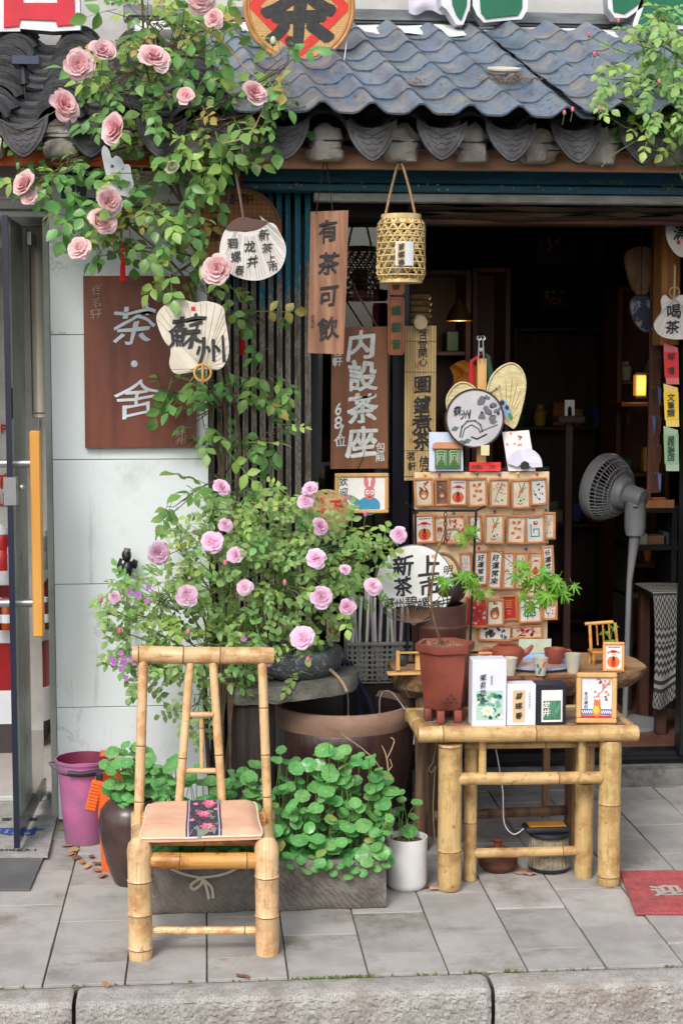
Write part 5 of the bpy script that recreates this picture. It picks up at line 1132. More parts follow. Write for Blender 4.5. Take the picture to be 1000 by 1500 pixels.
b = MB(); b.tube([V((.062 * cos(a * pi / 12), 0, .085 + .085 * sin(a * pi / 12))) for a in range(13)], .006, 8); kt.part('handle', b, M('rattan_handle', lin(134, 104, 84), .7, lin(100, 74, 60), 30)); b = MB(); b.tube([(.07, -.01, .06), (.1, -.02, .085), (.115, -.025, .1)], [.016, .011, .009], 10); kt.part('spout', b, M('iron_brown', (0, 0, 0, 1)))
# white round fan sign on its stand
fs_ = T('round_fan_sign', 'large white round paper fan sign with black characters on a black rod', 'sign', onS(600, 972)); Yf = fs_.loc.y - .02; q = lambda px, py, dy=0: fs_.L(px, py, Yf + dy)
cx, cy, R_ = 607, 855, 56
disc = [(cx + R_ * cos(a * pi / 30), cy - R_ * sin(a * pi / 30)) for a in range(-17, 48)]
disc = [(x, y) for x, y in disc if y < 905]; arc = [(cx - 42 + 84 * k / 12, 897 - 12 * sin(pi * k / 12)) for k in range(13)]
hull = [(cx + R_ * cos(rad(a)), cy - R_ * sin(rad(a))) for a in range(-42, 223, 5)] + [(569, 893), (585, 888), (607, 887), (628, 890), (640, 899)]
b = pxprism(fs_, hull, Yf, .002); fs_.part('paper', b, M('fan_white_paper', lin(228, 230, 228), .6, lin(216, 218, 216), 15))
b = MB(); b.tube([q(cx + (R_ + 1) * cos(rad(a)), cy - (R_ + 1) * sin(rad(a)), .001) for a in range(-150, 215, 6)][:], .0018, 5)
b.tube(curve_pts([q(560, 893), q(575, 906), q(607, 912), q(640, 902), q(650, 890)], 5), .0018, 5); fs_.part('rim', b, M('rim_grey', lin(110, 104, 100), .5))
b = MB()
for k in range(17):
    f = k / 16; b.tube([q(606, 916, .002), q(572 + 66 * f, 895 - 8 * sin(pi * f), .002)], .0014, 4)
fs_.part('rib', b, M('fan_rib_brown', lin(140, 108, 84), .6), kind='stuff')
b = MB(); b.tube([q(597, 912, .003), V((q(597, 912).x, .0, 0))], .005, 8); b.tube([V((q(590, 950).x - .02, 0, .003)), V((q(604, 950).x + .02, 0, .003))], .004, 6); fs_.part('stand_rod', b, IRON)
k_ = Yf / FPX * 1.01
for col_, it in (('big', [('新', 590, 829, 32), ('茶', 590, 859, 30), ('上', 628, 829, 32), ('市', 629, 859, 31)]), ('small', [('蘇', 570, 884, 17), ('州', 585, 884, 17), ('碧', 602, 882, 18), ('螺', 620, 884, 20), ('春', 638, 888, 20)]), ('side', [('明', 656, 835, 15), ('前', 657, 851, 15), ('龍', 655, 866, 17), ('井', 652, 882, 16)])):
    fs_.part('lettering', letters([(c_, q(x, y, -.0012), s_ * k_) for c_, x, y, s_ in it], bold=.028 if col_ == 'big' else .012, hand=1.0, seed=3), INK, 0)
b = MB(); 
for (x, y) in ((588, 807), (634, 815)): p = q(x, y, -.001); b.box(p, (.012, .0006, .012))
fs_.part('seal', b, paint('seal_pale_red', lin(226, 160, 140)), 0, 'stuff')
# small bamboo rack on the slab end with a dark pebble
rk = T('bamboo_rack', 'little pale bamboo rack at the end of the slab table', 'rack', onS(596, 988)); q = lambda px, py, dy=0: rk.L(px, py, rk.loc.y + dy)
b = MB(); b.span(q(568, 990, -.01), q(622, 982, .03), .002); rk.part('base_bar', b, frame_pale); b = MB(); b.span(q(580, 982, 0), q(585, 953, .012), .001); rk.part('upright', b, frame_pale); b = MB(); b.span(q(580, 958, 0.001), q(620, 954, .011), .001); rk.part('cross_bar', b, frame_pale); b = MB(); b.span(q(608, 982, 0.014), q(622, 958, .02), .001); rk.part('panel', b, frame_pale)
pb = T('pebble', 'dark oval pebble leaning on the bamboo rack', 'stone', V((rk.loc.x - .012, rk.loc.y + .022, SZ + .022))); b = MB(); b.ball((0, 0, .026), .026, 14, 0, (.75, .5, 1), .1); pb.part('stone', b, M('dark_pebble', lin(54, 56, 60), .4))

# ================================================================== water vat, stone slab and basin
vb = V((atY(502, 1040, 5.24).x, 5.24, 0)); vt = T('water_vat', 'big dark brown glazed water vat with bare clay rim', 'vat', vb)
zr = .475; kv = .236
vglaze = M('vat_glaze', lin(66, 44, 40), .3, lin(46, 31, 30), 12, (3, 3, .4), bump=.5, bscale=60, dist=.004); vrim = M('bare_clay', lin(158, 126, 108), .7, lin(132, 102, 88), 8, bump=.3, bscale=70)
b = MB(); b.lathe([(0, .0), (.15, 0), (.175, .04), (.215, .18), (.236, .3), (.239, .36), (.236, zr - .075), (.232, zr - .07), (.24, zr - .045), (.243, zr - .02), (.236, zr), (.222, zr), (.214, zr - .02), (.218, .35), (.2, .2), (0, .1)], 56, mis=[0, 0, 0, 0, 0, 0, 0, 1, 1, 1, 1, 1, 2, 2, 2])
vt.part('body', b, [vglaze, vrim, M('vat_inside', lin(52, 40, 38), .5)], .8)
b = MB(); b.lathe([(0, .36), (.2175, .36)], 40); vt.part('water', b, M('dark_water', lin(20, 22, 22), .05))
stonem = M('rough_stone', lin(122, 120, 112), .85, lin(88, 87, 82), 9, bump=.9, bscale=45, dist=.01, dirt=lin(62, 64, 54), dscale=7)
sg = V((atY(430, 1020, 5.1).x, 5.1, .535)); sl_ = T('stone_slab', 'rough grey stone slab bridging the water vat under the basin', 'slab', sg)
pts = outline([(-.215, -.07), (-.12, -.12), (.0, -.135), (.12, -.12), (.2, -.08), (.21, .03), (.15, .1), (-.1, .11), (-.22, .06)], 4)
b = MB(); n = len(pts); vs = []
for k, dz in ((.97, 0), (1.0, .012), (1.005, .04), (.98, .055)):
    for x, y in pts: z_ = .012 * mnoise.noise(V((x * 22, y * 22, dz * 40))); vs.append((x * k + z_, y * k + z_, dz + z_ * .5 + .025 * max(0, -x) * 0 + (.02 * (x / .2))))
fs = [[r_ * n + i, r_ * n + (i + 1) % n, (r_ + 1) * n + (i + 1) % n, (r_ + 1) * n + i] for r_ in range(3) for i in range(n)]
b.add(vs, fs + [list(range(n - 1, -1, -1)), list(range(3 * n, 4 * n))]); sl_.part('stone', b, stonem, .7)
pw = T('stump_prop', 'dark wooden stump holding the stone slab beside the vat', 'stump', V((atY(372, 1100, 5.08).x, 5.08, 0))); b = MB()
b.grid(lambda u, v: V(((.07 + .016 * mnoise.noise(V((cos(u * 6.283) * 3, sin(u * 6.283) * 3, v)))) * cos(u * 6.283), (.07 + .016 * mnoise.noise(V((cos(u * 6.283) * 3, sin(u * 6.283) * 3, v)))) * sin(u * 6.283), .525 * v)), 26, 8); pw.part('trunk', b, M('dark_stump', lin(62, 52, 46), .9, lin(40, 34, 30), 16, (2, 2, .2), bump=1, bscale=60, dist=.01), 1)
for i, x in enumerate((-.05, .1)):
    wd = T('stone_wedge', ('small', 'larger')[i] + ' stone wedge between vat rim and stone slab', 'stone', V((vb.x + x * .6 - .02, vb.y - .222 if False else vb.y + .2, zr))); b = MB(); b.box((0, 0, .03), (.06, .045, .062 if i else .058), .006); wd.part('stone', b, stonem)
bs_c = V((atY(438, 975, 5.12).x, 5.12, .588)); bn = T('stone_basin', 'round dark grey stone basin on the stone slab', 'basin', bs_c)
dst = M('basin_stone', lin(88, 94, 98), .75, lin(58, 62, 66), 14, bump=.8, bscale=70, dist=.006, speck=lin(128, 132, 132), sscale=90)
b = MB(); b.lathe([(0, 0), (.085, 0), (.12, .012), (.142, .04), (.149, .07), (.146, .092), (.136, .1), (.118, .1), (.108, .09), (.1, .06), (0, .04)], 44); 
for i in range(len(b.v)): x, y, z = b.v[i]; k = 1 + .05 * mnoise.noise(V((x * 12, y * 12, z * 14))); b.v[i] = (x * k, y * k, z)
bn.part('bowl', b, dst, 1); b = MB(); b.lathe([(0, .078), (.106, .078)], 32); bn.part('water', b, M('dark_water', (0, 0, 0, 1)))
sp = T('bamboo_spout', 'short split bamboo water spout below the stone basin', 'spout', atY(487, 985, 5.03)); q = lambda px, py, Y: sp.L(px, py, Y)
b = MB(); b.tube(curve_pts([q(470, 972, 5.06), q(487, 984, 5.0), q(500, 998, 4.97), q(508, 1013, 4.96)], 4), .0055, 8); sp.part('pipe', b, M('dry_bamboo', lin(160, 138, 108), .6))
b = MB(); b.tube([q(509, 1013, 4.965), q(510, 1026, 4.97), q(510, 1048, 4.975)], [.0022, .003, .002], 6); sp.part('water_trickle', b, M('clear_water', (.7, .75, .75, 1), .03, trans=.9))
hm = M('navy_hose', lin(40, 48, 76), .35)
for lab, pts in (('dark blue rubber hose looping from the basin into the vat', [(506, 968, 5.25), (516, 985, 5.28), (520, 1005, 5.28), (526, 1030, 5.3), (528, 1060, 5.3)]), ('second dark blue hose slanting behind the spout into the vat', [(512, 970, 5.3), (525, 1000, 5.33), (537, 1020, 5.33), (546, 1045, 5.32)])):
    t = T('garden_hose', lab, 'hose', atY(*pts[-1][:2], pts[-1][2])); b = MB(); b.tube(curve_pts([t.L(*p) for p in pts], 5), .0085, 8); t.part('tube', b, hm)
t = T('grey_cable', 'thin pale grey cable curling over the vat rim', 'cable', atY(556, 1045, 5.25)); b = MB(); b.tube(curve_pts([t.L(556, 1050, 5.25), t.L(556, 1025, 5.25), t.L(562, 1013, 5.25), t.L(574, 1015, 5.2), t.L(590, 1035, 5.1), t.L(606, 1060, 5.0), t.L(606, 1090, 5.0)], 5), .0026, 6); t.part('wire', b, paint('cable_grey', lin(176, 176, 176)))
# green tumbler and sign card by the basin
gc = T('green_cup', 'olive green ceramic cup standing in the stone basin', 'cup', bs_c + V((.03, -.03, .08))); b = MB(); b.lathe([(0, 0), (.022, 0), (.028, .06), (.025, .06), (.018, .01), (0, .01)], 18); gc.part('wall', b, M('olive_glaze', lin(120, 138, 92), .35))
# perforated crate with pleated sheets
cr0 = V((atY(553, 1000, 5.46).x, 5.46, .50)); cst = T('low_plinth', 'plain dark wooden box standing behind the vat', 'box', (cr0.x, 5.5, 0)); b = MB(); b.span((-.12, -.09, 0), (.12, .08, .498), .004); cst.part('body', b, dark)
cr = T('perforated_crate', 'grey plastic crate with perforated side behind the vat', 'crate', cr0); gp = M('grey_plastic', lin(150, 150, 144), .5, lin(134, 134, 128), 6)
def holed(o, ex, ey, nx, ny, cell, rr_, th):
    b = MB(); o, ex, ey = V(o), V(ex), V(ey); nn = ex.cross(ey)
    for i in range(nx):
        for j in range(ny):
            c = o + ex * (cell * (i + .5)) + ey * (cell * (j + .5)); h = cell / 2
            sq = [(h, 0), (h, h), (0, h), (-h, h), (-h, 0), (-h, -h), (0, -h), (h, -h)]; hole = [(rr_ * cos(k * pi / 4), rr_ * sin(k * pi / 4)) for k in range(8)]
            vs = [c + ex * x + ey * y for x, y in sq] + [c + ex * x + ey * y for x, y in hole] + [c + ex * x + ey * y - nn * th for x, y in hole]
            b.add(vs, [[k, (k + 1) % 8, 8 + (k + 1) % 8, 8 + k] for k in range(8)] + [[8 + k, 8 + (k + 1) % 8, 16 + (k + 1) % 8, 16 + k] for k in range(8)])
    return b
cx0, ztc = cr.L(508, 945, 5.4).x, cr.L(540, 945, 5.4).z; wc = cr.L(604, 950, 5.4).x - cx0; cell = wc / 13; ny = int((ztc + .0) / cell)
cr.part('perforated_side', holed((cx0, -.06, ztc - ny * cell), (1, 0, 0), (0, 0, 1), 13, ny, cell, cell * .33, .003), gp)
b = MB(); b.box((cx0 + wc / 2, -.06, ztc + .004), (wc, .014, .012), .002); b.box((cx0 + wc / 2, .06, ztc + .004), (wc, .008, .012), .002); b.box((cx0 + .003, 0, ztc / 2), (.005, .11, ztc)); b.box((cx0 + wc - .003, 0, ztc / 2), (.005, .11, ztc)); b.box((cx0 + wc / 2, .06, ztc / 2), (wc, .004, ztc)); b.box((cx0 + wc / 2, 0, .004), (wc - .012, .11, .006)); cr.part('frame', b, gp)
shm = [M('sheet_%d' % i, c_, .35, None, 6) for i, c_ in enumerate((lin(206, 204, 208), lin(186, 180, 196), lin(190, 200, 194), lin(214, 212, 206), lin(170, 164, 178)))]
for i in range(12):
    p = V((cx0 + .012 + i * (wc - .02) / 12, 0, .0)) + cr0 + V((0, 0, .008)); t = T('folded_sheet', ('white', 'lilac', 'pale green', 'cream', 'grey violet')[i % 5] + ' plastic covered sheet standing upright in the perforated crate', 'sheet', p, 'upright sheets in the crate'); hh = ztc + cr.L(540, 862 + (i * 37 % 11), 5.46).z - ztc; o_ = i * 1.7
    b = MB(); b.grid(lambda u, v: V((.006 * sin(v * 3 + o_) + .004 * sin(u * 5 + o_) + .004 * v, -.05 + .1 * u, (hh - .01) * v)), 4, 10); b.grid(lambda u, v: V((.009 + .006 * sin(v * 3 + o_) - .004 * sin(u * 5 + o_), -.05 + .1 * u, (hh - .014) * v)), 4, 10); b.grid(lambda u, v: V((.009 * u + .006 * sin(v * 3 + o_), -.05, (hh - .012) * v)), 1, 10); t.part('sheet', b, shm[i % 5], 1.5)
# small pink card seen above the basin
t = T('round_logo_card', 'beige card with a round badge standing behind the basin', 'card', atY(493, 950, 5.3)); t.o.location.z = .66; t.loc.z = .66
b = MB(); b.add([t.L(478, 905, 5.3), t.L(500, 912, 5.3), t.L(497, 940, 5.3), t.L(478, 940, 5.3)], [[0, 3, 2, 1]]); t.part('card', b, paint('pale_pink_card', lin(214, 188, 176)))
b = MB(); c = t.L(489, 922, 5.298); b.lathe([(.0, 0), (.018, 0)], 16, c, 0, Matrix.Rotation(pi / 2, 3, 'X')); t.part('badge', b, paint('badge_brown', lin(150, 96, 70)))

# ================================================================== planters and buckets on the paving
tr0 = V((atY(398, 1300, 4.53).x, 4.53, 0)); tr_ = T('stone_trough', 'long grey stone trough with slanting chisel marks full of pennywort', 'planter', tr0)
xa, xb = atY(222, 1300, 4.53).x - tr0.x, atY(566, 1300, 4.53).x - tr0.x; zt2 = .155
tm, nt, bs, N, Lk = _nt('chiselled_stone'); v = _vec(N, Lk, 'Object'); mp = N.new('ShaderNodeMapping'); mp.inputs['Rotation'].default_value = (0, rad(38), 0); Lk.new(v, mp.inputs[0])
wv = N.new('ShaderNodeTexWave'); wv.bands_direction = 'X'; wv.inputs['Scale'].default_value = 21; wv.inputs['Distortion'].default_value = 9; wv.inputs['Detail'].default_value = 5; Lk.new(mp.outputs[0], wv.inputs['Vector'])
c = _mix(N, Lk, _ramp(N, Lk, _noise(N, Lk, v, 7, 7, .7), .35, .7), lin(134, 128, 120), lin(88, 84, 78)); c = _mix(N, Lk, _ramp(N, Lk, wv.outputs['Fac'], .8, 2.2), c, lin(146, 141, 132)); Lk.new(c, bs.inputs['Base Color']); bs.inputs['Roughness'].default_value = .9
ad2 = N.new('ShaderNodeMath'); ad2.operation = 'MULTIPLY_ADD'; ad2.inputs[1].default_value = .35; Lk.new(wv.outputs['Fac'], ad2.inputs[0]); Lk.new(_noise(N, Lk, v, 38, 7, .75), ad2.inputs[2]); _bump(N, Lk, bs, ad2.outputs[0], .9, .008)
b = MB()
def fn(u, v):
    P_ = [(0, .0), (-.004, .004), (-.012, .06), (-.02, zt2 - .01), (-.016, zt2), (.016, zt2), (.02, zt2 - .012), (.03, .03)]
    L_ = 2 * (xb - xa) + .44; s_ = u * L_; W_ = xb - xa
    if s_ < W_: x, y, nx, ny = xa + s_, 0, 0, -1
    elif s_ < W_ + .22: x, y, nx, ny = xb, s_ - W_, 1, 0
    elif s_ < 2 * W_ + .22: x, y, nx, ny = xb - (s_ - W_ - .22), .22, 0, 1
    else: x, y, nx, ny = xa, .22 - (s_ - 2 * W_ - .22), -1, 0
    q_ = v * 7; i = min(6, int(q_)); f_ = q_ - i; o_ = P_[i][0] * (1 - f_) + P_[i + 1][0] * f_; z = P_[i][1] * (1 - f_) + P_[i + 1][1] * f_
    kn = .012 * mnoise.noise(V((x * 9, y * 9, z * 11))) + .006 * mnoise.noise(V((x * 30, y * 30, z * 30))) - .02 * max(0, 1 - min(x - xa, xb - x) / .03) * (z / zt2)
    return V((x - nx * o_ + nx * kn - nx * .012 * (1 - z / zt2) * 2, y - ny * o_ + ny * kn, z + (.5 * kn if z > zt2 - .02 else 0)))
b.grid(fn, 132, 21); tr_.part('trough', b, tm, .9)
b = MB(); b.span((xa + .02, .02, .02), (xb - .02, .2, zt2 - .02)); tr_.part('soil', b, SOIL)
wp0 = atZ(597, 1303, 0) + V((0, .03, 0)); wp = T('white_pot', 'plain white cylindrical pot with a few round leaves', 'potted plant', wp0); kq = wp0.y / FPX; hz = 78 * kq
b = MB(); b.lathe([(0, 0), (.052, 0), (.06, .008), (.063, .02), (.0645, hz), (.0595, hz), (.057, hz - .03), (0, hz - .03)], 36); wp.part('pot', b, M('white_ceramic', lin(222, 222, 222), .3, lin(210, 210, 210), 6)); b = MB(); b.lathe([(0, hz - .015), (.03, hz - .012), (.058, hz - .018)], 20); wp.part('soil', b, SOIL)
jr0 = atZ(192, 1300, 0) + V((0, .05, 0)); jr = T('brown_jar', 'dark brown glazed jar planted with pennywort behind the bamboo chair', 'potted plant', jr0); kq = jr0.y / FPX; hj = 131 * kq
b = MB(); b.lathe([(0, 0), (.05, 0), (.056, .01), (.078, .07), (.096, .15), (.1, .2), (.094, .235), (.076, .258), (.06, hj - .006), (.064, hj), (.05, hj), (.048, hj - .03), (0, hj - .03)], 40); jr.part('jar', b, M('jar_glaze', lin(76, 58, 54), .25, lin(54, 42, 40), 14, (1, 1, .5), bump=.25, bscale=60)); b = MB(); b.lathe([(0, hj - .012), (.049, hj - .015)], 18); jr.part('soil', b, SOIL)
bk0 = atZ(122, 1241, 0) + V((0, .07, 0)); bk = T('purple_bucket', 'purple plastic bucket with wire handle and black grip', 'bucket', bk0); kq = bk0.y / FPX; hb = 126 * kq
b = MB(); b.lathe([(0, .004), (.062, 0), (.066, .006), (.085, hb - .04), (.088, hb - .038), (.091, hb - .012), (.095, hb - .01), (.096, hb), (.09, hb), (.086, hb - .03), (.064, .02), (0, .015)], 40, mis=[0] * 8 + [1, 1, 1]); bk.part('body', b, [M('purple_plastic', lin(190, 108, 156), .4, lin(172, 94, 140), 5, dirt=lin(150, 104, 136), dscale=7, dlo=.45, dhi=.7), M('maroon_inside', lin(124, 40, 70), .5)])
b = MB(); b.tube(curve_pts([V((-.094, 0, hb - .015)), V((-.112, -.02, hb - .01)), V((-.09, -.06, hb - .022)), V((-.03, -.094, hb - .03)), V((.03, -.096, hb - .03)), V((.09, -.05, hb - .02)), V((.094, 0, hb - .015))], 5), .0022, 6); bk.part('wire_handle', b, M('wire_grey', lin(120, 120, 124), .4, metal=.5))
b = MB(); b.tube([V((-.045, -.093, hb - .029)), V((.0, -.1, hb - .032)), V((.055, -.088, hb - .027))], .0085, 10); bk.part('grip', b, M('grip_black', lin(34, 36, 42), .5))
og0 = atZ(168, 1290, 0) + V((0.02, .14, 0)); og = T('orange_bin', 'orange plastic bin with ribbed clip behind the brown jar', 'bin', og0); om = M('orange_plastic', lin(226, 108, 44), .45, lin(208, 92, 34), 5); ho = og.L(160, 1105, og0.y).z
b = MB(); b.lathe([(0, .002), (.072, 0), (.086, ho * .75), (.092, ho * .76), (.092, ho * .8), (.086, ho * .8), (.07, .02), (0, .02)], 8, mtx=Matrix.Rotation(rad(22), 3, 'Z')); og.part('body', b, om)
b = MB(); b.box((-.03, .03, ho - .004), (.08, .06, .008), .002); b.box((-.03, .03, ho * .9), (.012, .012, ho * .2), .002); og.part('lid_handle', b, om)
b = MB(); rot = Matrix.Rotation(rad(14), 3, 'Y'); b.box((-.088, -.03, ho * .66), (.034, .02, .1), .003, 0, rot)
for k in range(9): b.box(V((-.088, -.042, ho * .66)) + rot @ V((0, 0, -.042 + .0105 * k)), (.032, .006, .004), .001, 0, rot)
og.part('ribbed_clip', b, om); b = MB(); b.box((-.07, -.03, ho * .66 + .062), (.022, .018, .024), .003); og.part('black_latch', b, M('grip_black', (0, 0, 0, 1)))
# under the table
pt = T('lidded_clay_pot', 'small round brown clay pot with knob lid under the bamboo table', 'pot', atZ(731, 1278, 0) + V((0, .03, 0))); b = MB(); b.lathe([(0, 0), (.045, 0), (.062, .02), (.064, .04), (.055, .055), (.05, .056)], 26); pt.part('body', b, M('brown_clay', lin(112, 64, 44), .5, lin(88, 48, 34), 10)); b = MB(); b.lathe([(.056, .055), (.05, .064), (.025, .074), (.012, .078), (.014, .092), (.02, .098), (.012, .103), (0, .104)], 24); pt.part('lid', b, M('brown_clay', (0, 0, 0, 1))); b = MB(); b.tube([(-.05, -.02, .045), (-.075, -.03, .06), (-.09, -.036, .075)], [.012, .009, .008], 8); pt.part('side_handle', b, M('brown_clay', (0, 0, 0, 1)))
wl = T('woven_lantern', 'low round woven lantern with black flat lid under the bamboo table', 'lantern', atZ(806, 1278, 0) + V((0, .03, 0))); zl = wl.L(806, 1222, wl.loc.y).z
b = MB(); b.lathe([(0, 0), (.055, 0), (.068, .012), (.07, .02)], 30); b.lathe([(.05, zl), (.066, zl), (.068, zl + .006), (.066, zl + .014), (.0, zl + .016)], 30); wl.part('tray', b, M('grip_black', (0, 0, 0, 1)))
b = MB()
for k in range(56):
    a = 2 * pi * k / 56; b.tube([V(((.069 - .012 * f) * cos(a + (.25 if k % 2 else -.25) * f), (.069 - .012 * f) * sin(a + (.25 if k % 2 else -.25) * f), .018 + (zl - .018) * f)) for f in (0, .33, .66, 1)], .0022, 4)
b.lathe([(.066, .018), (.055, zl)], 30); wl.part('weave', b, M('bleached_straw', lin(160, 150, 130), .8, lin(122, 112, 94), 30), .6, 'stuff')
sp_ = T('solar_charger', 'flat black solar charger with amber top lying on the woven lantern', 'charger', V((wl.loc.x - .012, wl.loc.y - .01, zl + .017))); b = MB(); b.box((0, 0, .009), (.145, .07, .018), .005); sp_.part('case', b, M('grip_black', (0, 0, 0, 1))); b = MB(); b.box((0, 0, .0195), (.12, .055, .003), .001); sp_.part('amber_cell', b, M('amber_cell', lin(196, 140, 60), .3))
t = T('white_cable', 'thin white charging cable hanging behind the bamboo table', 'cable', V((sp_.loc.x - .08, sp_.loc.y, .09))); b = MB(); q = lambda px, py: t.L(px, py, t.loc.y)
b.tube(curve_pts([V((sp_.loc.x - .07, sp_.loc.y, zl + .026)) - t.loc, q(752, 1222), q(738, 1205), q(736, 1160), q(730, 1120), q(726, 1098)], 5), .0018, 6); t.part('wire', b, paint('cable_white', lin(220, 220, 220)))
t = T('thin_cord', 'thin beige cord dangling beside the front leg of the bamboo table', 'cord', atY(635, 1230, 4.9)); b = MB(); q = lambda px, py: t.L(px, py, 4.9); b.tube(curve_pts([q(640, 1080), q(634, 1115), q(628, 1125), q(632, 1132), q(638, 1122), q(636, 1140), q(634, 1190), q(637, 1235)], 5), .0016, 5); t.part('strand', b, paint('cord_beige', lin(150, 130, 110)))
# dead twigs beside the white pot
tw = M('dry_twig', lin(178, 150, 112), .8)
t = T('dry_twig', 'bare dry stem standing up beside the white pot', 'twig', wp0 + V((-.045, .0, hz - .02))); b = MB(); q = lambda px, py, Y=4.7: t.L(px, py, Y)
b.tube(curve_pts([V((0, 0, 0)), q(572, 1200), q(570, 1150), q(566, 1110), q(559, 1092)], 4), [.004 - .00015 * k for k in range(17)], 6); b.tube(curve_pts([q(566, 1112), q(573, 1098), q(577, 1085), q(572, 1080)], 4), .0017, 5); b.tube([q(568, 1130), q(574, 1122), q(571, 1112)], .0016, 5); t.part('stem', b, tw)
t = T('thorny_twig', 'thin thorny dry twig leaning over the pennywort', 'twig', atY(560, 1125, 4.72)); b = MB(); q = lambda px, py, Y=4.72: t.L(px, py, Y)
b.tube([q(500, 1075), q(530, 1096), q(548, 1112), q(566, 1140), q(575, 1200)], [.001, .0016, .002, .0022, .0026], 5)
for k in range(8): x, y = 503 + 6 * k, 1077 + 4.4 * k; b.tube([q(x, y), q(x - 3 + 6 * (k % 2), y + (5 if k % 2 else -3))], [.0008, .0004], 4)
t.part('stem', b, tw)
# fallen leaves on the paving
fl_m = [M('fallen_%d' % i, c_, .8) for i, c_ in enumerate((lin(176, 128, 84), lin(140, 92, 62), lin(190, 160, 110), lin(206, 150, 130)))]; rr = random.Random(9)
spots = [(112, 1258), (120, 1264), (98, 1240), (104, 1252), (134, 1256), (142, 1276), (150, 1284), (128, 1270), (94, 1216), (100, 1206), (110, 1246), (316, 0), (625, 1300), (640, 1302), (762, 1279), (775, 1282), (156, 1444), (356, 1432), (146, 1266)]
for i, (px, py) in enumerate(spots):
    if not py: continue
    t = link('fallen_leaf', None) if False else None
    b = MB(); s_ = rr.uniform(.012, .024); c0 = .5
    n_ = 10; vs = [(0, 0, .006)] + [(s_ * cos(a) * (.6 + .1 * rr.random()), s_ * sin(a) * (1 + .2 * rr.random()), .002 + .007 * rr.random()) for a in [2 * pi * k / n_ for k in range(n_)]]
    b.add(vs, [[0, 1 + k, 1 + (k + 1) % n_] for k in range(n_)]); fk = rr.randrange(4); o = b.build('fallen_leaf', fl_m[fk], None, 1.2); o.location = atZ(px, py, .001); o.rotation_euler = (0, 0, rr.uniform(0, 6)); tag(o, ('tan', 'brown', 'straw coloured', 'pinkish')[fk] + ' curled dry leaf lying ' + ('by the kerb joint' if py > 1400 else 'beside the purple bucket' if px < 200 else 'beside the white pot' if px < 700 else 'under the bamboo table'), 'leaf', 'fallen leaves on the paving')
# tap on the marble pillar
tp = T('garden_tap', 'black knotted cover on a wall tap above a grey pipe', 'tap', V((atY(186, 860, 5.44).x, 5.44, atY(186, 960, 5.44).z))); q = lambda px, py, dy=0: tp.L(px, py, 5.44 + dy)
b = MB(); b.tube([q(188, 850), q(188, 960)], .0085, 10); b.tube([q(188, 836), q(188, 838, .06)], .01, 10); tp.part('pipe', b, M('zinc_pipe', lin(150, 150, 150), .4, metal=.6))
b = MB(); b.ball(q(186, 814), .022, 12, 0, (.8, .8, 1), .3, 2); b.ball(q(187, 832), .024, 12, 0, (.9, .8, 1.1), .3, 5); b.ball(q(176, 830), .013, 10, 0, (.8, .8, 1.5), .4, 8); b.ball(q(197, 826), .014, 10, 0, (.8, .8, 1.3), .4, 9); b.tube(curve_pts([q(178, 818), q(174, 830), q(177, 841)], 4), .006, 6); b2 = MB(); b2.tube([q(186, 812), q(187, 803)], .012, 12); tp.part('tap_cap', b2, M('zinc_pipe', (0, 0, 0, 1))); tp.part('black_wrap', b, M('black_bag', lin(34, 34, 38), .3, bump=.5, bscale=60), 1)
# ================================================================== hanging signs
def board(name, label, pts, Y, th, m, cat='sign', tilt=0):
    cx = sum(p[0] for p in pts) / len(pts); py = max(p[1] for p in pts); t = T(name, label, cat, atY(cx, py, Y)); b = pxprism(t, pts, Y, th); t.part('board', b, m); return t
def string(t, pts, r_=.0018, m=STRING, name='string'):
    b = MB(); b.tube([t.L(*p) for p in pts], r_, 5); return t.part(name, b, m)
grainy = woodmat('weathered_plank', lin(170, 126, 98), lin(132, 92, 72), 'Z', .7, 9, .05, .6, dirt=lin(110, 76, 62))
t = board('plank_sign', 'weathered vertical plank sign with four black characters hung by cord', [(455, 310), (510, 308), (508, 400), (503, 519), (450, 517), (453, 400)], 5.25, .016, grainy)
column(t, '有茶可飲', 481, 338, 481, 34, 5.247, INK, .022, 1.2, 6, dx=-1, aspect=.9); column(t, '佰茗轩', 458, 464, 478, 6, 5.247, INK, .0)
string(t, [(463, 312, 5.246), (474, 238, 5.262), (478, 236, 5.262), (487, 308, 5.246)])
brn = woodmat('brown_board', lin(140, 92, 60), lin(112, 70, 46), 'Z', .55, 7, .05, .3)
t = board('tea_seat_sign', 'brown wooden sign with large white brushed characters on the window', [(486, 480), (567, 478), (568, 686), (484, 687)], 5.64, .02, brn)
k_ = 5.64 / FPX * 1.01
t.part('lettering', letters([(c_, t.L(x, y, 5.637), s_ * k_) for c_, x, y, s_ in (('内', 529, 505, 44), ('設', 531, 550, 46), ('茶', 531, 598, 46), ('座', 529, 646, 48))], bold=.03, hand=1.1, seed=12), WHITEPAINT, 0)
t.part('price', letters([(c_, t.L(x, y, 5.637), s_ * k_) for c_, x, y, s_ in (('6', 495, 599, 26), ('8', 495, 619, 26), ('/', 499, 632, 30), ('位', 498, 646, 18))], bold=.012, hand=1, seed=2), WHITEPAINT, 0)
t.part('small_lettering', letters([(c_, t.L(x, y, 5.637), s_ * k_) for c_, x, y, s_ in (('包', 557, 655, 15), ('厢', 556, 669, 15), ('軒', 494, 530, 14), ('茗', 494, 516, 13))], bold=.01, hand=1, seed=3), WHITEPAINT, 0)
string(t, [(534, 660, 5.636), (531, 672, 5.636), (524, 686, 5.636)], .0014)
string(t, [(552, 478, 5.64), (520, 425, 5.62), (518, 415, 5.62)], .0035, M('stick_brown', lin(96, 60, 48), .6), 'hanging_stick')
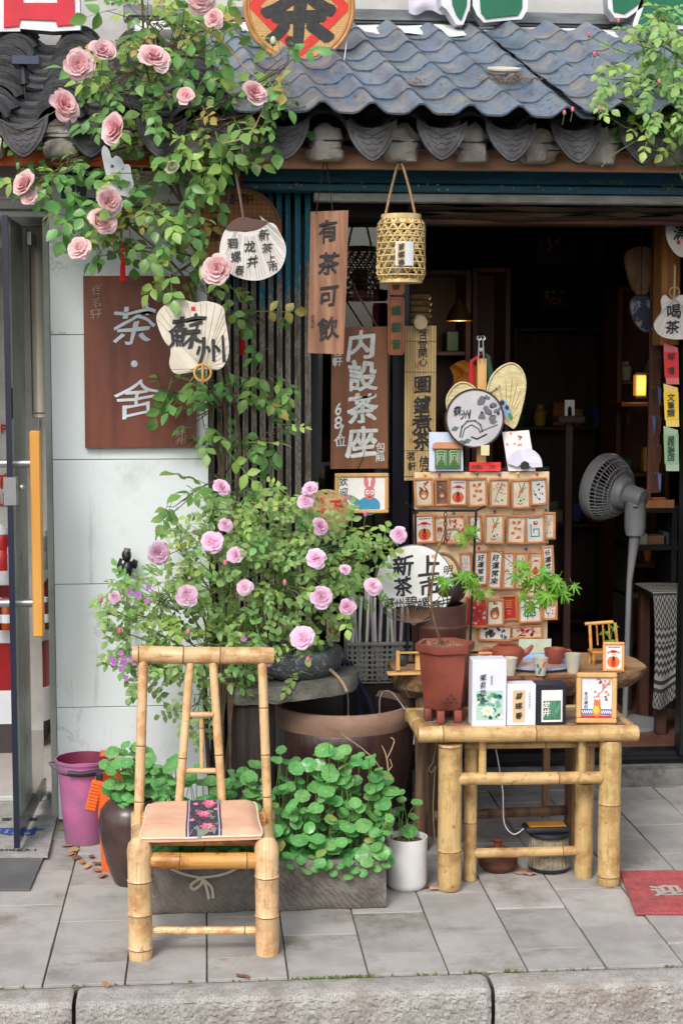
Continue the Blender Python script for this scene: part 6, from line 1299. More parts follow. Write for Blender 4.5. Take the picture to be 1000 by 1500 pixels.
red_w = woodmat('chestnut_plaque', lin(150, 88, 54), lin(124, 68, 42), 'Z', .4, 7, .05, .1)
t = board('tea_plaque', 'narrow chestnut plaque with green characters hung under the woven lantern', [(570, 435), (590, 435), (592, 439), (592, 516), (589, 520), (571, 520), (568, 516), (568, 439)], 5.6, .01, red_w)
b = MB(); o_ = [(571, 438), (589, 438), (589, 517), (571, 517)]; L_ = [t.L(x, y, 5.599) for x, y in o_]; b.tube(L_ + [L_[0]], .0008, 4); t.part('border_line', b, BROWNINK); column(t, '鐵觀音', 580, 455, 504, 15, 5.597, GREENINK, .025, .6, 4)
t = board('tea_plaque', 'short chestnut plaque end hanging directly below the woven lantern', [(569, 414), (592, 414), (592, 428), (589, 432), (571, 432), (569, 428)], 5.6, .01, red_w); column(t, '春', 580, 418, 418, 13, 5.597, BROWNINK, .02, .6, 4)
# bamboo slip banner
t = T('bamboo_banner', 'long pale bamboo slip banner with black brushed characters', 'banner', atY(615, 705, 5.72)); slip = M('bamboo_slip', lin(206, 178, 124), .6, lin(188, 158, 104), 20, (1, 1, .2), rnd=.06)
for i in range(12):
    x0, x1 = 595 + i * 46.5 / 12, 595 + (i + 1) * 46.5 / 12 - .35; b = MB(); a_, c_ = t.L(x0 - i * 0, 477, 5.72), t.L(x1, 477, 5.72); z1 = t.L(600, 704, 5.72).z; b.span((a_.x - .006, 0, z1), (c_.x - .006, .003, a_.z), .0008); t.part('bamboo_slip', b, slip)
b = MB()
for py in (500, 545, 660, 698): b.tube([t.L(592, py, 5.7185), t.L(641, py, 5.7185)], .0008, 4)
t.part('binding_thread', b, STRING, kind='stuff'); Yb = 5.718; k_ = Yb / FPX
t.part('lettering', letters([(c_, t.L(619, y, Yb), 14 * k_) for c_, y in zip('今日宜開心', (486, 496, 506, 517, 530))], bold=.012, hand=.8, seed=3), INK, 0)
t.part('large_lettering', letters([(c_, t.L(618, y, Yb), s_ * k_) for c_, y, s_ in zip('圍鑪煮茶', (563, 593, 620, 645), (27, 27, 29, 29))], bold=.022, hand=.7, seed=5), INK, 0)
t.part('small_lettering', letters([(c_, t.L(x, y, Yb), s_ * k_) for c_, x, y, s_ in (('茗', 602, 668, 14), ('軒', 603, 683, 14), ('信', 621, 676, 18), ('佳', 622, 693, 18))], bold=.012, hand=.8, seed=7), INK, 0)
b = MB()
for x, y in ((611, 535), (606, 570), (602, 645)): p = t.L(x, y, Yb); b.box(p, (.012, .0006, .014))
t.part('seal', b, paint('seal_faded', lin(196, 120, 84)), 0, 'stuff')
t = T('round_wood_tag', 'round pale wood slice tag pinned above the bamboo banner', 'tag', atY(615, 479, 5.7)); b = MB(); b.lathe([(0, -.008), (.024, -.008), (.024, .02), (0, .02)], 20, t.L(615, 471, 5.7), 0, Matrix.Rotation(pi / 2 + .3, 3, 'X')); t.part('disc', b, M('pale_slice', lin(206, 186, 150), .7)); t.part('lettering', letters([('茶', t.L(615, 471, 5.689), .03)], bold=.01), BROWNINK, 0)
# rabbit picture
t = framed('picture_frame', 'wood framed cartoon of a pink eared rabbit in a blue coat in the window', 'picture frame', None, 490, 569, 693, 752, 5.62, 'none', .014, frame_pale, white_paper)
b = MB(); A_ = lambda px, py: (t.L(px, py, 5.62).x, t.L(px, py, 5.62).z)
for (x, y, rx, ry, rot, mi, ly) in ((540, 741, 17, 14, 0, 0, 1), (520, 734, 15, 5, -.6, 0, 2), (541, 722, 8, 10, 0, 1, 3), (536, 706, 3.4, 9, .1, 1, 4), (546, 706, 3.4, 9, -.15, 1, 4), (538, 721, 3, 3.4, 0, 2, 6), (545, 721, 3, 3.4, 0, 2, 6), (538.5, 721, 1, 1.3, 0, 3, 7), (544.5, 721, 1, 1.3, 0, 3, 7), (541, 728, 3, 1, 0, 3, 6), (508, 728, 4, 4, 0, 1, 5)):
    X_, Z_ = A_(x, y); ell(b, X_, Z_, rx * .00244, ry * .00244, mi, ly, rot, 18)
t.part('print', b, [paint('coat_blue', lin(70, 150, 190)), paint('rabbit_pink', lin(222, 124, 134)), PAL[9], INK], 0); t.part('lettering', letters([('欢', V((A_(503, 706)[0], -.002, A_(503, 706)[1])), .033), ('迎', V((A_(503, 720)[0], -.002, A_(503, 720)[1])), .03)], bold=.01, seed=4), INK, 0)
# woven hat with red character
wv_m = M('woven_straw', lin(188, 160, 112), .8, lin(150, 122, 80), 60, (1, 1, 1), bump=.8, bscale=160, dist=.003)
t = T('woven_hat', 'round woven straw hat with red characters beside the window', 'hat', atY(480, 784, 5.52)); c0 = t.L(478, 752, 5.52); b = MB(); b.lathe([(0, .03), (.03, .024), (.08, .006), (.086, 0), (.082, -.003), (0, .02)], 36, c0, 0, Matrix.Rotation(pi / 2, 3, 'X')); t.part('crown', b, wv_m)
t.part('lettering', letters([('天', t.L(491, 741, 5.5), .05), ('山', t.L(473, 747, 5.49), .02), ('大', t.L(470, 732, 5.49), .022)], bold=.03), REDINK, 0)
# brown tea house board on the pillar
t = board('tea_house_board', 'large reddish brown board with pale characters fixed on the marble pillar', [(122, 404), (288, 404), (288, 655), (125, 656)], 5.475, .024, M('redbrown_lacquer', lin(118, 64, 48), .42, lin(98, 50, 38), 5, (3, 1, .4), bump=.12, bscale=40, dirt=lin(84, 44, 34), dscale=5))
k_ = 5.475 / FPX; pale = M('pale_blue_paint', lin(214, 224, 234), .6)
t.part('lettering', letters([('茶', t.L(198, 476, 5.472), 62 * k_), ('舍', t.L(200, 583, 5.472), 60 * k_)], bold=.004, hand=1.5, seed=21), pale, 0)
b = MB(); b.ball(t.L(197, 533, 5.473), .012, 12, 0, (1, .15, 1)); t.part('dot', b, pale)
t.part('small_lettering', letters([(c_, t.L(x, y, 5.472), 15 * k_) for c_, x, y in (('佰', 142, 425), ('茗', 142, 443), ('轩', 141, 460), ('蘇', 264, 632), ('州', 265, 645))], bold=0, hand=2, seed=3), M('faded_gold', lin(170, 150, 130), .6), 0)
# blue street plate and white ornament
t = board('blue_plate', 'dark blue enamel plate with white characters behind the climbing rose', [(90, 252), (168, 252), (168, 300), (90, 300)], 5.46, .006, M('blue_enamel', lin(24, 30, 92), .35)); column(t, '水', 112, 285, 285, 15, 5.456, WHITEPAINT, .01, 0); column(t, '鳳', 134, 282, 282, 17, 5.456, WHITEPAINT, .015, 0)
t = T('white_ornament', 'white pottery animal silhouette hung among the climbing roses', 'ornament', atY(172, 290, 5.08)); b = pxprism(t, outline([(152, 240), (149, 222), (153, 213), (160, 220), (164, 232), (170, 228), (178, 232), (182, 240), (190, 242), (193, 256), (196, 272), (190, 288), (178, 286), (160, 284), (146, 282), (158, 272), (156, 258)], 4), 5.08, .014); t.part('body', b, M('white_pottery', lin(216, 220, 226), .4, lin(200, 206, 214), 12)); string(t, [(172, 230, 5.087), (172, 205, 5.087), (174, 180, 5.2)], .001)
b = MB(); rr = random.Random(4)
for k in range(7): p = t.L(rr.uniform(160, 185), rr.uniform(240, 278), 5.0795); ell(b, p.x, p.z, .006, .0025, 0, 1, rr.uniform(0, 3)); 
for i in range(len(b.v)): b.v[i] = (b.v[i][0], b.v[i][1] + t.L(0, 0, 5.0795).y, b.v[i][2])
t.part('painted_marks', b, paint('slate_blue', lin(120, 140, 170)), 0, 'stuff')
def tassel(label, px, y0, y1, y2, Y, col):
    t = T('red_tassel', label, 'tassel', atY(px, y2, Y)); b = MB(); b.tube([t.L(px - 3, y0, Y), t.L(px, y1, Y)], .001, 4); b.ball(t.L(px, y1, Y), .007, 8); t.part('cord', b, REDINK)
    b = MB()
    for k in range(14): a = k * 2.4; r_ = .0075 * sqrt(k / 14); b.tube([t.L(px, y1 + 2, Y), t.L(px, (y1 + y2) / 2, Y) + V((r_ * cos(a), r_ * sin(a), 0)), t.L(px, y2 - (k % 4), Y) + V((r_ * 1.2 * cos(a), r_ * 1.2 * sin(a), 0))], .0014, 4)
    t.part('threads', b, M('tassel_red', lin(206, 24, 24), .7), .6, 'stuff')
tassel('red tassel hanging under the white pottery ornament', 180, 290, 366, 413, 5.06, 0); tassel('red tassel hanging from the white fan on the folded gate', 355, 412, 462, 520, 5.5, 0)
# ------------------------------------------------------------------ paper fans
paper = M('rice_paper', lin(222, 220, 214), .7, lin(204, 200, 194), 10); handle_m = M('fan_handle_brown', lin(88, 62, 52), .5)
def ribfan(t, base, o_, Y, n_, m, w=.0011, f0=.0):
    b = MB()
    for k in range(n_): f = o_[int(k * len(o_) / n_)]; b.tube([t.L(base[0] + (f[0] - base[0]) * f0, base[1] + (f[1] - base[1]) * f0, Y), t.L(base[0] + (f[0] - base[0]) * .97, base[1] + (f[1] - base[1]) * .97, Y)], w, 4)
    t.part('ribs', b, m, .6, 'stuff')
# bamboo tray behind the fan
t = T('bamboo_tray', 'round brown woven bamboo tray with writing hung on the folded gate', 'tray', atY(352, 396, 5.45)); c0 = t.L(350, 338, 5.45); R_ = 60 * 5.45 / FPX
mat_w, nt, bs, N, Lk = _nt('checker_weave'); v = _vec(N, Lk, 'Object'); ck = N.new('ShaderNodeTexChecker'); ck.inputs['Scale'].default_value = 90; mp = N.new('ShaderNodeMapping'); mp.inputs['Rotation'].default_value = (0, rad(45), 0); Lk.new(v, mp.inputs[0]); Lk.new(mp.outputs[0], ck.inputs['Vector'])
c = _mix(N, Lk, ck.outputs['Fac'], lin(176, 122, 78), lin(146, 96, 60)); c = _mix(N, Lk, _ramp(N, Lk, _noise(N, Lk, v, 12, 5), .4, .7), c, lin(128, 84, 54)); Lk.new(c, bs.inputs['Base Color']); bs.inputs['Roughness'].default_value = .7; _bump(N, Lk, bs, ck.outputs['Fac'], .4, .003)
b = MB(); b.lathe([(0, 0), (R_, 0), (R_, .004), (0, .004)], 44, c0, 0, Matrix.Rotation(pi / 2, 3, 'X')); t.part('weave', b, mat_w); b = MB(); b.tube([c0 + V((R_ * cos(a * pi / 24), -.004, R_ * sin(a * pi / 24))) for a in range(49)], .006, 8, caps=False); t.part('rim', b, M('tray_rim', lin(140, 92, 60), .5))
t.part('lettering', letters([(c_, t.L(x, y, 5.443), 14 * .00237) for c_, x, y in (('佰', 339, 292), ('茗', 353, 291), ('轩', 366, 292), ('生', 314, 306), ('意', 313, 326), ('隆', 316, 346))], bold=.015), BROWNINK, 0)
string(t, [(352, 278, 5.45), (354, 262, 5.45), (356, 250, 5.47)], .004, REDINK, 'hanging_cord')
o1 = outline([(333, 334), (361, 340), (396, 326), (411, 343), (419, 366), (412, 392), (394, 406), (372, 411), (345, 405), (326, 390), (322, 362)], 5)
t = T('paper_fan', 'white pleated paper fan with black tea names over the bamboo tray', 'fan', atY(370, 411, 5.0)); t.part('paper', pxprism(t, o1, 5.0, .002), paper); ribfan(t, (360, 300), o1[14:48], 4.999, 26, M('pleat_grey', lin(190, 188, 184), .7), .0009, .42)
string(t, [(346, 255, 5.06), (346, 246, 5.1), (347, 240, 5.262)], .0014); t.part('root', pxprism(t, outline([(331, 336), (343, 322), (356, 318), (372, 321), (392, 325), (378, 335), (360, 338)], 4), 4.997, .006), handle_m); b = MB(); b.tube([t.L(357, 322, 4.998), t.L(352, 290, 5.03), t.L(346, 255, 5.06)], [.004, .005, .006], 8); t.part('handle', b, handle_m)
k_ = 4.996 / FPX; t.part('lettering', letters([(c_, t.L(x, y, 4.9965), s_ * k_) for c_, x, y, s_ in (('新', 386, 344, 17), ('茶', 391, 363, 15), ('上', 397, 378, 14), ('市', 400, 391, 14), ('龙', 366, 361, 18), ('井', 370, 383, 18), ('碧', 341, 356, 16), ('螺', 346, 376, 17), ('春', 351, 396, 15))], bold=.012, hand=1.2, seed=9), INK, 0)
o2 = outline([(229, 466), (240, 448), (262, 438), (285, 443), (303, 441), (326, 449), (330, 468), (334, 492), (335, 518), (326, 538), (312, 541), (300, 534), (286, 538), (270, 547), (255, 546), (248, 533), (250, 512), (239, 496)], 4)
t = T('paper_fan', 'cream cloud shaped paper fan with two bold brushed characters on the board edge', 'fan', atY(292, 548, 4.96)); t.part('paper', pxprism(t, o2, 4.96, .002), M('cream_rice_paper', lin(214, 208, 192), .7, lin(196, 186, 168), 14)); ribfan(t, (297, 540), o2[0:60], 4.959, 30, M('cream_pleat', lin(190, 182, 162), .7), .0008)
string(t, [(284, 446, 4.962), (288, 425, 5.05), (294, 400, 5.16)], .0012); b = MB(); c0 = t.L(297, 546, 4.957); b.tube([c0 + V((.026 * cos(a * pi / 10), 0, .026 * sin(a * pi / 10))) for a in range(21)], .004, 6, caps=False); b.tube([c0 + V((0, 0, .026)), c0 + V((.0, 0, -.03))], .004, 6); t.part('handle_ring', b, BAMBOO3)
k_ = 4.955 / FPX; t.part('lettering', letters([('蘇', t.L(272, 486, 4.9565), 50 * k_), ('州', t.L(309, 513, 4.9565), 42 * k_)], bold=.014, hand=1.8, seed=14), INK, 0); b = MB(); b.box(t.L(283, 452, 4.958), (.012, .001, .012)); t.part('seal', b, REDINK, 0)
# right-hand fans and hanging strips
o3 = outline([(973, 432), (984, 440), (996, 432), (1010, 438), (1012, 462), (1020, 480), (1012, 494), (985, 497), (964, 490), (957, 474), (968, 456), (967, 440)], 4)
t = T('paper_fan', 'white gourd shaped paper fan with two characters by the door jamb', 'fan', atY(986, 497, 5.75)); t.part('paper', pxprism(t, o3, 5.75, .002), paper); ribfan(t, (988, 436), o3[16:44], 5.749, 18, M('pleat_grey', (0, 0, 0, 1)), .0008)
b = MB(); c0 = t.L(987, 428, 5.747); b.tube([c0 + V((.019 * cos(a * pi / 10), 0, .019 * sin(a * pi / 10))) for a in range(21)], .003, 6, caps=False); b.tube([c0 + V((0, 0, -.02)), c0 + V((0, 0, .1))], .004, 6); t.part('handle', b, BAMBOO2); k_ = 5.75 / FPX; t.part('lettering', letters([('喝', t.L(986, 456, 5.7465), 23 * k_), ('茶', t.L(984, 479, 5.7465), 21 * k_)], bold=.02, hand=.8, seed=4), INK, 0)
o4 = outline([(976, 326), (990, 322), (1015, 322), (1030, 345), (1015, 372), (995, 376), (981, 362), (975, 345)], 4)
t = T('paper_fan', 'white scalloped paper fan at the top of the door jamb', 'fan', atY(995, 376, 5.74)); t.part('paper', pxprism(t, o4, 5.74, .002), paper); t.part('lettering', letters([('满', t.L(996, 341, 5.7365), 22 * k_)], bold=.02), INK, 0); b = MB(); b.box(t.L(993, 355, 5.7375), (.012, .001, .014)); t.part('seal', b, REDINK, 0); string(t, [(1000, 322, 5.74), (1000, 308, 5.66)])
for lab, y0, y1, c_, tx in (('red paper strip with dark characters hanging by the door jamb', 503, 563, lin(206, 48, 52), '琴禮'), ('yellow paper strip with dark characters hanging by the door jamb', 562, 625, lin(224, 190, 50), '文筆類'), ('green paper strip with dark characters hanging by the door jamb', 624, 690, lin(120, 158, 120), '吴坊老店')):
    t = T('paper_strip', lab, 'paper strip', atY(982, y1, 5.8)); t.part('strip', pxprism(t, [(971, y0), (992, y0 + 6), (994, y1), (975, y1)], 5.8, .0015), paint('strip_%d' % y0, tuple(x * .8 + .12 for x in c_[:3]) + (1,))); t.part('middle', pxprism(t, [(971, y0 + 12), (993, y0 + 12), (993.5, y1 - 10), (973, y1 - 10)], 5.7985, .001), paint('stripmid_%d' % y0, c_)); column(t, tx, 982, y0 + 20, y1 - 20, 12, 5.796, INK, .015, .6, 3)
# ------------------------------------------------------------------ woven lantern
YL = 5.18; lt = T('bamboo_lantern', 'pale woven bamboo lantern hung by a rope handle over the doorway', 'lantern', atY(587, 413, YL)); q = lambda px, py, dy=0: lt.L(px, py, YL + dy)
kz = YL / FPX; zT = q(587, 320).z; c0x = q(587, 400).x
def lr(z):   # radius along the height
    f = z / zT
    return .078 * (1 - .20 * max(0, (f - .86) / .14) ** 2 - .16 * max(0, (.14 - f) / .14) ** 2)
lm = M('lantern_bamboo', lin(216, 192, 136), .5, lin(194, 166, 108), 20)
b = MB(); NH = 15
for sg_ in (-1, 1):
    for k in range(NH):
        a0 = 2 * pi * k / NH + (.1 if sg_ > 0 else 0); pts = []
        for j in range(19): f = j / 18; z = .006 + (zT - .012) * f; a = a0 + sg_ * f * 1.75; r_ = lr(z) + (.0012 * sg_ * (1 if (j % 2) else -1)); pts.append(V((c0x + r_ * cos(a), r_ * sin(a), z)))
        b.tube(pts, .0036, 4, flat=.45, up=(0, 0, 1), caps=False)
lt.part('weave', b, lm, 1.0, 'stuff')
for k in range(9):
    z = .02 + (zT - .04) * k / 8; b = MB(); r_ = lr(z); b.tube([V((c0x + r_ * cos(a * pi / 18), r_ * sin(a * pi / 18), z)) for a in range(37)], .003, 4, caps=False); lt.part('hoop', b, lm, 1)
b = MB(); b.lathe([(.066, zT - .004), (.066, zT + .012), (.06, zT + .012), (.06, zT - .004)], 32, (c0x, 0, 0)); lt.part('top_collar', b, lm); b = MB(); b.lathe([(0, -.004), (.07, -.004), (.071, .004), (.068, .01), (0, .01)], 32, (c0x, 0, 0)); lt.part('base_ring', b, lm)
b = MB(); b.lathe([(.03, .02), (.03, zT * .6), (0, zT * .62)], 18, (c0x, 0, 0)); lt.part('candle', b, M('grey_wax', lin(150, 140, 140), .6))
b = MB(); zc0, zc1 = q(0, 388).z, q(0, 353).z; b.lathe([(.0825, zc0), (.0825, zc1)], 10, (c0x, 0, 0), arc=(rad(262), rad(292))); b.lathe([(.0823, zc0), (.0823, zc1)], 10, (c0x, 0, 0), arc=(rad(250), rad(262))); cd = lt.part('paper_card', b, M('card_white', lin(216, 218, 220), .6))
b = MB(); b.lathe([(.0832, zc0 + .004), (.0832, zc1 - .003)], 8, (c0x, 0, 0), arc=(rad(254), rad(272))); lt.part('tan_label', b, paint('tan_label', (0, 0, 0, 1)))
lt.part('lettering', letters([(c_, V((c0x - .010, -.0855, zc1 - .016 - .025 * k)), .023) for k, c_ in enumerate('碧螺春')], bold=.015, hand=1.3, seed=2), INK, 0)
rope = M('cotton_rope', lin(176, 146, 110), .9, lin(150, 120, 88), 60, bump=.6, bscale=200)
b = MB(); b.tube(curve_pts([q(565, 312), q(572, 280), q(581, 245), q(585, 240, .075), q(590, 245), q(600, 280), q(607, 312)], 4), .0042, 8); lt.part('rope_handle', b, rope)
b = MB()
for px in (564, 608): b.tube([q(px, 310), q(px + (1 if px < 580 else -1), 322)], .002, 5); b.ball(q(px, 324), .004, 8)
b.tube([q(585, 240, .075), q(585, 237, .09)], .003, 5); lt.part('wire_hook', b, M('steel_satin', (0, 0, 0, 1)))
# ================================================================== signs and things on the roof
t = T('tea_tray_sign', 'big round bamboo tray sign with black tea character over a red diamond', 'sign', atY(438, 88, 5.72)); Yt = 5.72; c0 = t.L(438, 10, Yt); R_ = 77 * Yt / FPX
weave, nt, bs, N, Lk = _nt('herringbone_weave'); v = _vec(N, Lk, 'Object'); br = N.new('ShaderNodeTexBrick'); br.inputs['Scale'].default_value = 42; br.inputs['Mortar Size'].default_value = .035; br.inputs['Color1'].default_value = lin(214, 178, 122); br.inputs['Color2'].default_value = lin(196, 156, 98); br.inputs['Mortar'].default_value = lin(160, 118, 70); mp = N.new('ShaderNodeMapping'); mp.inputs['Rotation'].default_value = (pi / 2, rad(0), 0); Lk.new(v, mp.inputs[0]); Lk.new(mp.outputs[0], br.inputs['Vector']); Lk.new(br.outputs['Color'], bs.inputs['Base Color']); bs.inputs['Roughness'].default_value = .7; _bump(N, Lk, bs, br.outputs['Fac'], -.3, .003)
b = MB(); b.lathe([(0, 0), (R_, 0), (R_, .006), (0, .006)], 56, c0, 0, Matrix.Rotation(pi / 2, 3, 'X')); t.part('weave', b, weave)
b = MB(); b.tube([c0 + V((R_ * cos(a * pi / 30), -.004, R_ * sin(a * pi / 30))) for a in range(61)], .0085, 8, caps=False); b.tube([c0 + V(((R_ - .012) * cos(a * pi / 30), -.006, (R_ - .012) * sin(a * pi / 30))) for a in range(61)], .005, 6, caps=False); t.part('rim', b, M('tray_sign_rim', lin(190, 138, 84), .5, lin(168, 116, 66), 20))
b = MB(); D = R_ * .97; d2 = R_ * .72
for k in range(4):
    a0, a1 = k * pi / 2, (k + 1) * pi / 2; P_ = [(D * cos(a0), D * sin(a0)), (D * cos(a1), D * sin(a1)), (d2 * cos(a1), d2 * sin(a1)), (d2 * cos(a0), d2 * sin(a0))]; b.add([c0 + V((x, -.0075, z)) for x, z in P_], [[0, 1, 2, 3]])
t.part('red_diamond', b, M('red_lacquer_paint', lin(214, 50, 36), .6, lin(196, 44, 34), 30), 0); t.part('lettering', letters([('茶', c0 + V((0, -.009, -.005)), .27)], bold=.04, hand=.5, seed=5), INK, 0)
b = MB(); b.tube([c0 + V((R_ * .8, 0, R_ * .5)), c0 + V((R_ * .8 + .02, .02, -.1)), t.L(500, 120, Yt - .1)], .0016, 5); t.part('white_wire', b, WHITEPAINT)
plate_side = M('letter_return', lin(196, 200, 206), .4, metal=.2); lw = M('letter_white', lin(226, 228, 230), .4); lred = M('letter_red', lin(206, 24, 48), .35); lgrn = M('letter_green', lin(16, 106, 76), .35)
def chan(label, outer, inner, face, Y):
    t = T('channel_letter', label, 'sign letter', atY(sum(p[0] for p in outer) / len(outer), max(p[1] for p in outer), Y)); b = pxprism(t, outer, Y, .07, None, 0, 1); t.part('box', b, [lw, plate_side]); 
    for pl in inner: b = pxprism(t, pl, Y - .006, .008); t.part('face', b, face)
    return t
chan('red and white channel letter on the upper wall above the clay tiles', [(-40, -60), (116, -60), (118, 44), (78, 46), (30, 42), (30, 46), (-40, 46)], [[(6, -50), (34, -50), (34, 4), (84, 4), (84, -50), (108, -50), (110, 36), (84, 38), (82, 30), (30, 28), (28, 38), (6, 40)]], lred, 6.0)
chan('green channel letter stroke like a hook beside the hanging cloth', [(646, -40), (690, -40), (688, 10), (678, 36), (668, 36), (654, 14), (646, 8)], [[(660, -30), (685, -30), (683, 8), (675, 30), (668, 22), (662, 6)]], lgrn, 6.1)
chan('wide green channel letter with white edge over the roof sheets', [(690, -40), (774, -40), (772, 14), (764, 28), (740, 30), (708, 33), (698, 22), (692, 8)], [[(700, -30), (766, -30), (764, 12), (758, 22), (738, 24), (711, 27), (704, 18)]], lgrn, 6.1)
chan('green channel letter above the leafy corner of the roof', [(886, -40), (948, -40), (944, 8), (918, 26), (900, 26), (890, 12)], [[(894, -30), (940, -30), (936, 4), (914, 20), (898, 16)]], lgrn, 6.1)
chan('last green channel letter beyond the leafy corner of the roof', [(950, -40), (1060, -40), (1060, 40), (960, 44), (930, 52), (926, 36)], [[(956, -30), (1050, -30), (1050, 34), (960, 36), (938, 44), (934, 34)]], lgrn, 6.1)
t = T('hanging_cloth', 'lavender white cloth bundle tucked behind the green letters', 'cloth', atY(625, 20, 6.22)); b = MB(); b.grid(lambda u, v: t.L(598 + 58 * u, -30 + 48 * v + 4 * sin(u * 9), 6.22 - .03 * abs(mnoise.noise(V((u * 5, v * 2, 1)))) - .02), 20, 10); t.part('cloth', b, M('lavender_cloth', lin(212, 208, 226), .8), 1.5)
# solar lamp on the clay tiles
t = T('solar_lamp', 'small dark solar spot lamp stuck between the clay roof tiles', 'lamp', atY(36, 140, 5.45)); q = lambda px, py, dy=0: t.L(px, py, 5.45 + dy); b = MB(); b.add([], []); b.span(q(18, 94, -.03), q(62, 89, .06), .002); t.part('panel', b, M('solar_navy', lin(50, 62, 84), .25)); b = MB(); b.tube([q(34, 95), q(36, 124)], [.012, .016], 10); t.part('lamp_head', b, M('grip_black', (0, 0, 0, 1))); b = MB(); b.tube([q(36, 122), q(38, 150)], .003, 6); t.part('spike', b, M('grip_black', (0, 0, 0, 1)))
pR = shop.loc + V(roofp(1.03, .36, .118)); t = T('roof_dish', 'shallow cream lid lying on the blue roof sheets', 'lid', pR); t.o.rotation_euler = (AL * .6, 0, 0); b = MB(); b.lathe([(0, 0), (.05, 0), (.058, .008), (.058, .014), (.05, .016), (0, .013)], 26); t.part('lid', b, M('cream_lid', lin(214, 206, 188), .4))
# ================================================================== inside the tea shop
def shelf_unit(name, label, px0, px1, py0, py1, Y, dep, n_, m):
    p = V((atY((px0 + px1) / 2, py1, Y).x, Y, .117)); t = T(name, label, 'shelf', p); x0, x1 = atY(px0, py0, Y).x - p.x, atY(px1, py0, Y).x - p.x; z1 = atY(px0, py0, Y).z - .117; t.x0, t.x1, t.z1 = x0, x1, z1
    for x in (x0, x1 - .025): b = MB(); b.span((x, 0, 0), (x + .025, dep, z1), .002); t.part('side_panel', b, m)
    b = MB(); b.span((x0 + .026, dep - .012, 0), (x1 - .026, dep, z1)); t.part('back_panel', b, m); t.zs = []
    for k in range(n_ + 1): z = .04 + (z1 - .06) * k / n_; b = MB(); b.span((x0 + .026, 0.003, z), (x1 - .026, dep - .013, z + .02), .002); t.part('shelf_board', b, m); t.zs.append(z + .0205)
    return t
dkwood = woodmat('dark_wood', lin(74, 44, 34), lin(52, 32, 26), 'Z', .5, 6); redwood = woodmat('red_wood', lin(92, 52, 38), lin(70, 38, 28), 'Z', .45, 6)
su = shelf_unit('display_shelf', 'dark shelf unit with bowls and boxes deep inside the tea shop', 588, 690, 395, 900, 7.3, .3, 5, dkwood)
cbt = shelf_unit('wall_cabinet', 'red brown wooden cabinet standing behind the easel', 692, 748, 392, 900, 7.5, .3, 3, redwood)
rsh = shelf_unit('wall_shelf', 'tall wooden shelf deep in the right side of the shop', 905, 985, 420, 900, 7.6, .3, 4, redwood)
bsh = shelf_unit('back_shelf', 'long dark shelf against the back wall of the shop', 752, 900, 480, 800, 8.7, .3, 3, dkwood)
rr = random.Random(44); colset = [('white', lin(196, 194, 190)), ('amber', lin(176, 108, 44)), ('red', lin(150, 40, 36)), ('green', lin(60, 110, 76)), ('tan', lin(176, 140, 96)), ('grey', lin(120, 124, 130)), ('yellow', lin(206, 168, 60)), ('blue', lin(70, 96, 150))]
def bowl(b, r_, h): b.lathe([(0, 0), (r_ * .5, 0), (r_ * .9, h * .6), (r_, h), (r_ * .92, h), (0, h * .2)], 16)
def jar(b, r_, h): b.lathe([(0, 0), (r_ * .8, 0), (r_, h * .3), (r_, h * .7), (r_ * .6, h * .85), (r_ * .6, h), (0, h)], 16)
def cask(b, r_, h): b.box((0, 0, h / 2), (r_ * 1.8, r_ * 1.4, h), .004)
used = set()
for unit, nm in ((su, 'the display shelf'), (cbt, 'the wall cabinet'), (rsh, 'the wall shelf'), (bsh, 'the back shelf')):
    for lv, z in enumerate(unit.zs[1:-1] if unit is not cbt else unit.zs[1:3]):
        nk = max(2, int((unit.x1 - unit.x0) / .11)); 
        for k in range(nk):
            x = unit.x0 + .07 + (unit.x1 - unit.x0 - .14) * k / max(1, nk - 1); kind, fnc = rr.choice((('bowl', bowl), ('jar', jar), ('tea_caddy', cask)))
            cn, cc = colset[(k * 3 + lv * 5 + len(nm)) % 8]; t = T(kind, '%s %s on the %s level of %s' % (cn, kind.replace('_', ' '), ('lowest', 'lower', 'middle', 'upper', 'top')[lv], nm), kind.replace('_', ' '), unit.loc + V((x, .12, z)), 'wares on the shelves inside the shop'); b = MB(); fnc(b, rr.uniform(.03, .045), rr.uniform(.06, .13)); t.part('body', b, M('ware_' + cn, cc, .35))
for i in range(5):
    t = T('bamboo_sieve', 'round bamboo lid, number of the stack told by its height, beside the doorway mullion', 'sieve', V((atY(612, 470, 6.5).x, 6.5, atY(612, 475 - 9 * i, 6.5).z)), 'stack of bamboo sieves'); b = MB(); rl = .048 + .004 * (i % 2); b.lathe([(0, 0), (rl, 0), (rl + .006, .008), (rl, .02), (0, .02)], 24); t.part('lid', b, BAMBOO2)
    t.o['label'] = ('lowest', 'second lowest', 'middle', 'second highest', 'topmost')[i] + ' round bamboo sieve in the stack behind the banner'
lp = T('lid_stand', 'slim wooden post stand carrying the bamboo sieves inside the shop', 'stand', V((atY(612, 470, 6.5).x, 6.5, .117))); b = MB(); b.span((-.03, -.03, 0), (.03, .03, atY(612, 475, 6.5).z - .118), .003); lp.part('post', b, dkwood)
t = T('orange_cloth', 'crumpled orange cloth hung beside the bamboo banner inside the shop', 'cloth', atY(680, 585, 6.3)); b = MB(); b.grid(lambda u, v: t.L(658 + 40 * u + 6 * sin(v * 4), 538 + 44 * v - 10 * sin(u * 3), 6.3 + .05 * mnoise.noise(V((u * 3, v * 3, 4)))), 16, 14); t.part('cloth', b, M('orange_cotton', lin(216, 140, 44), .7), 1.5)
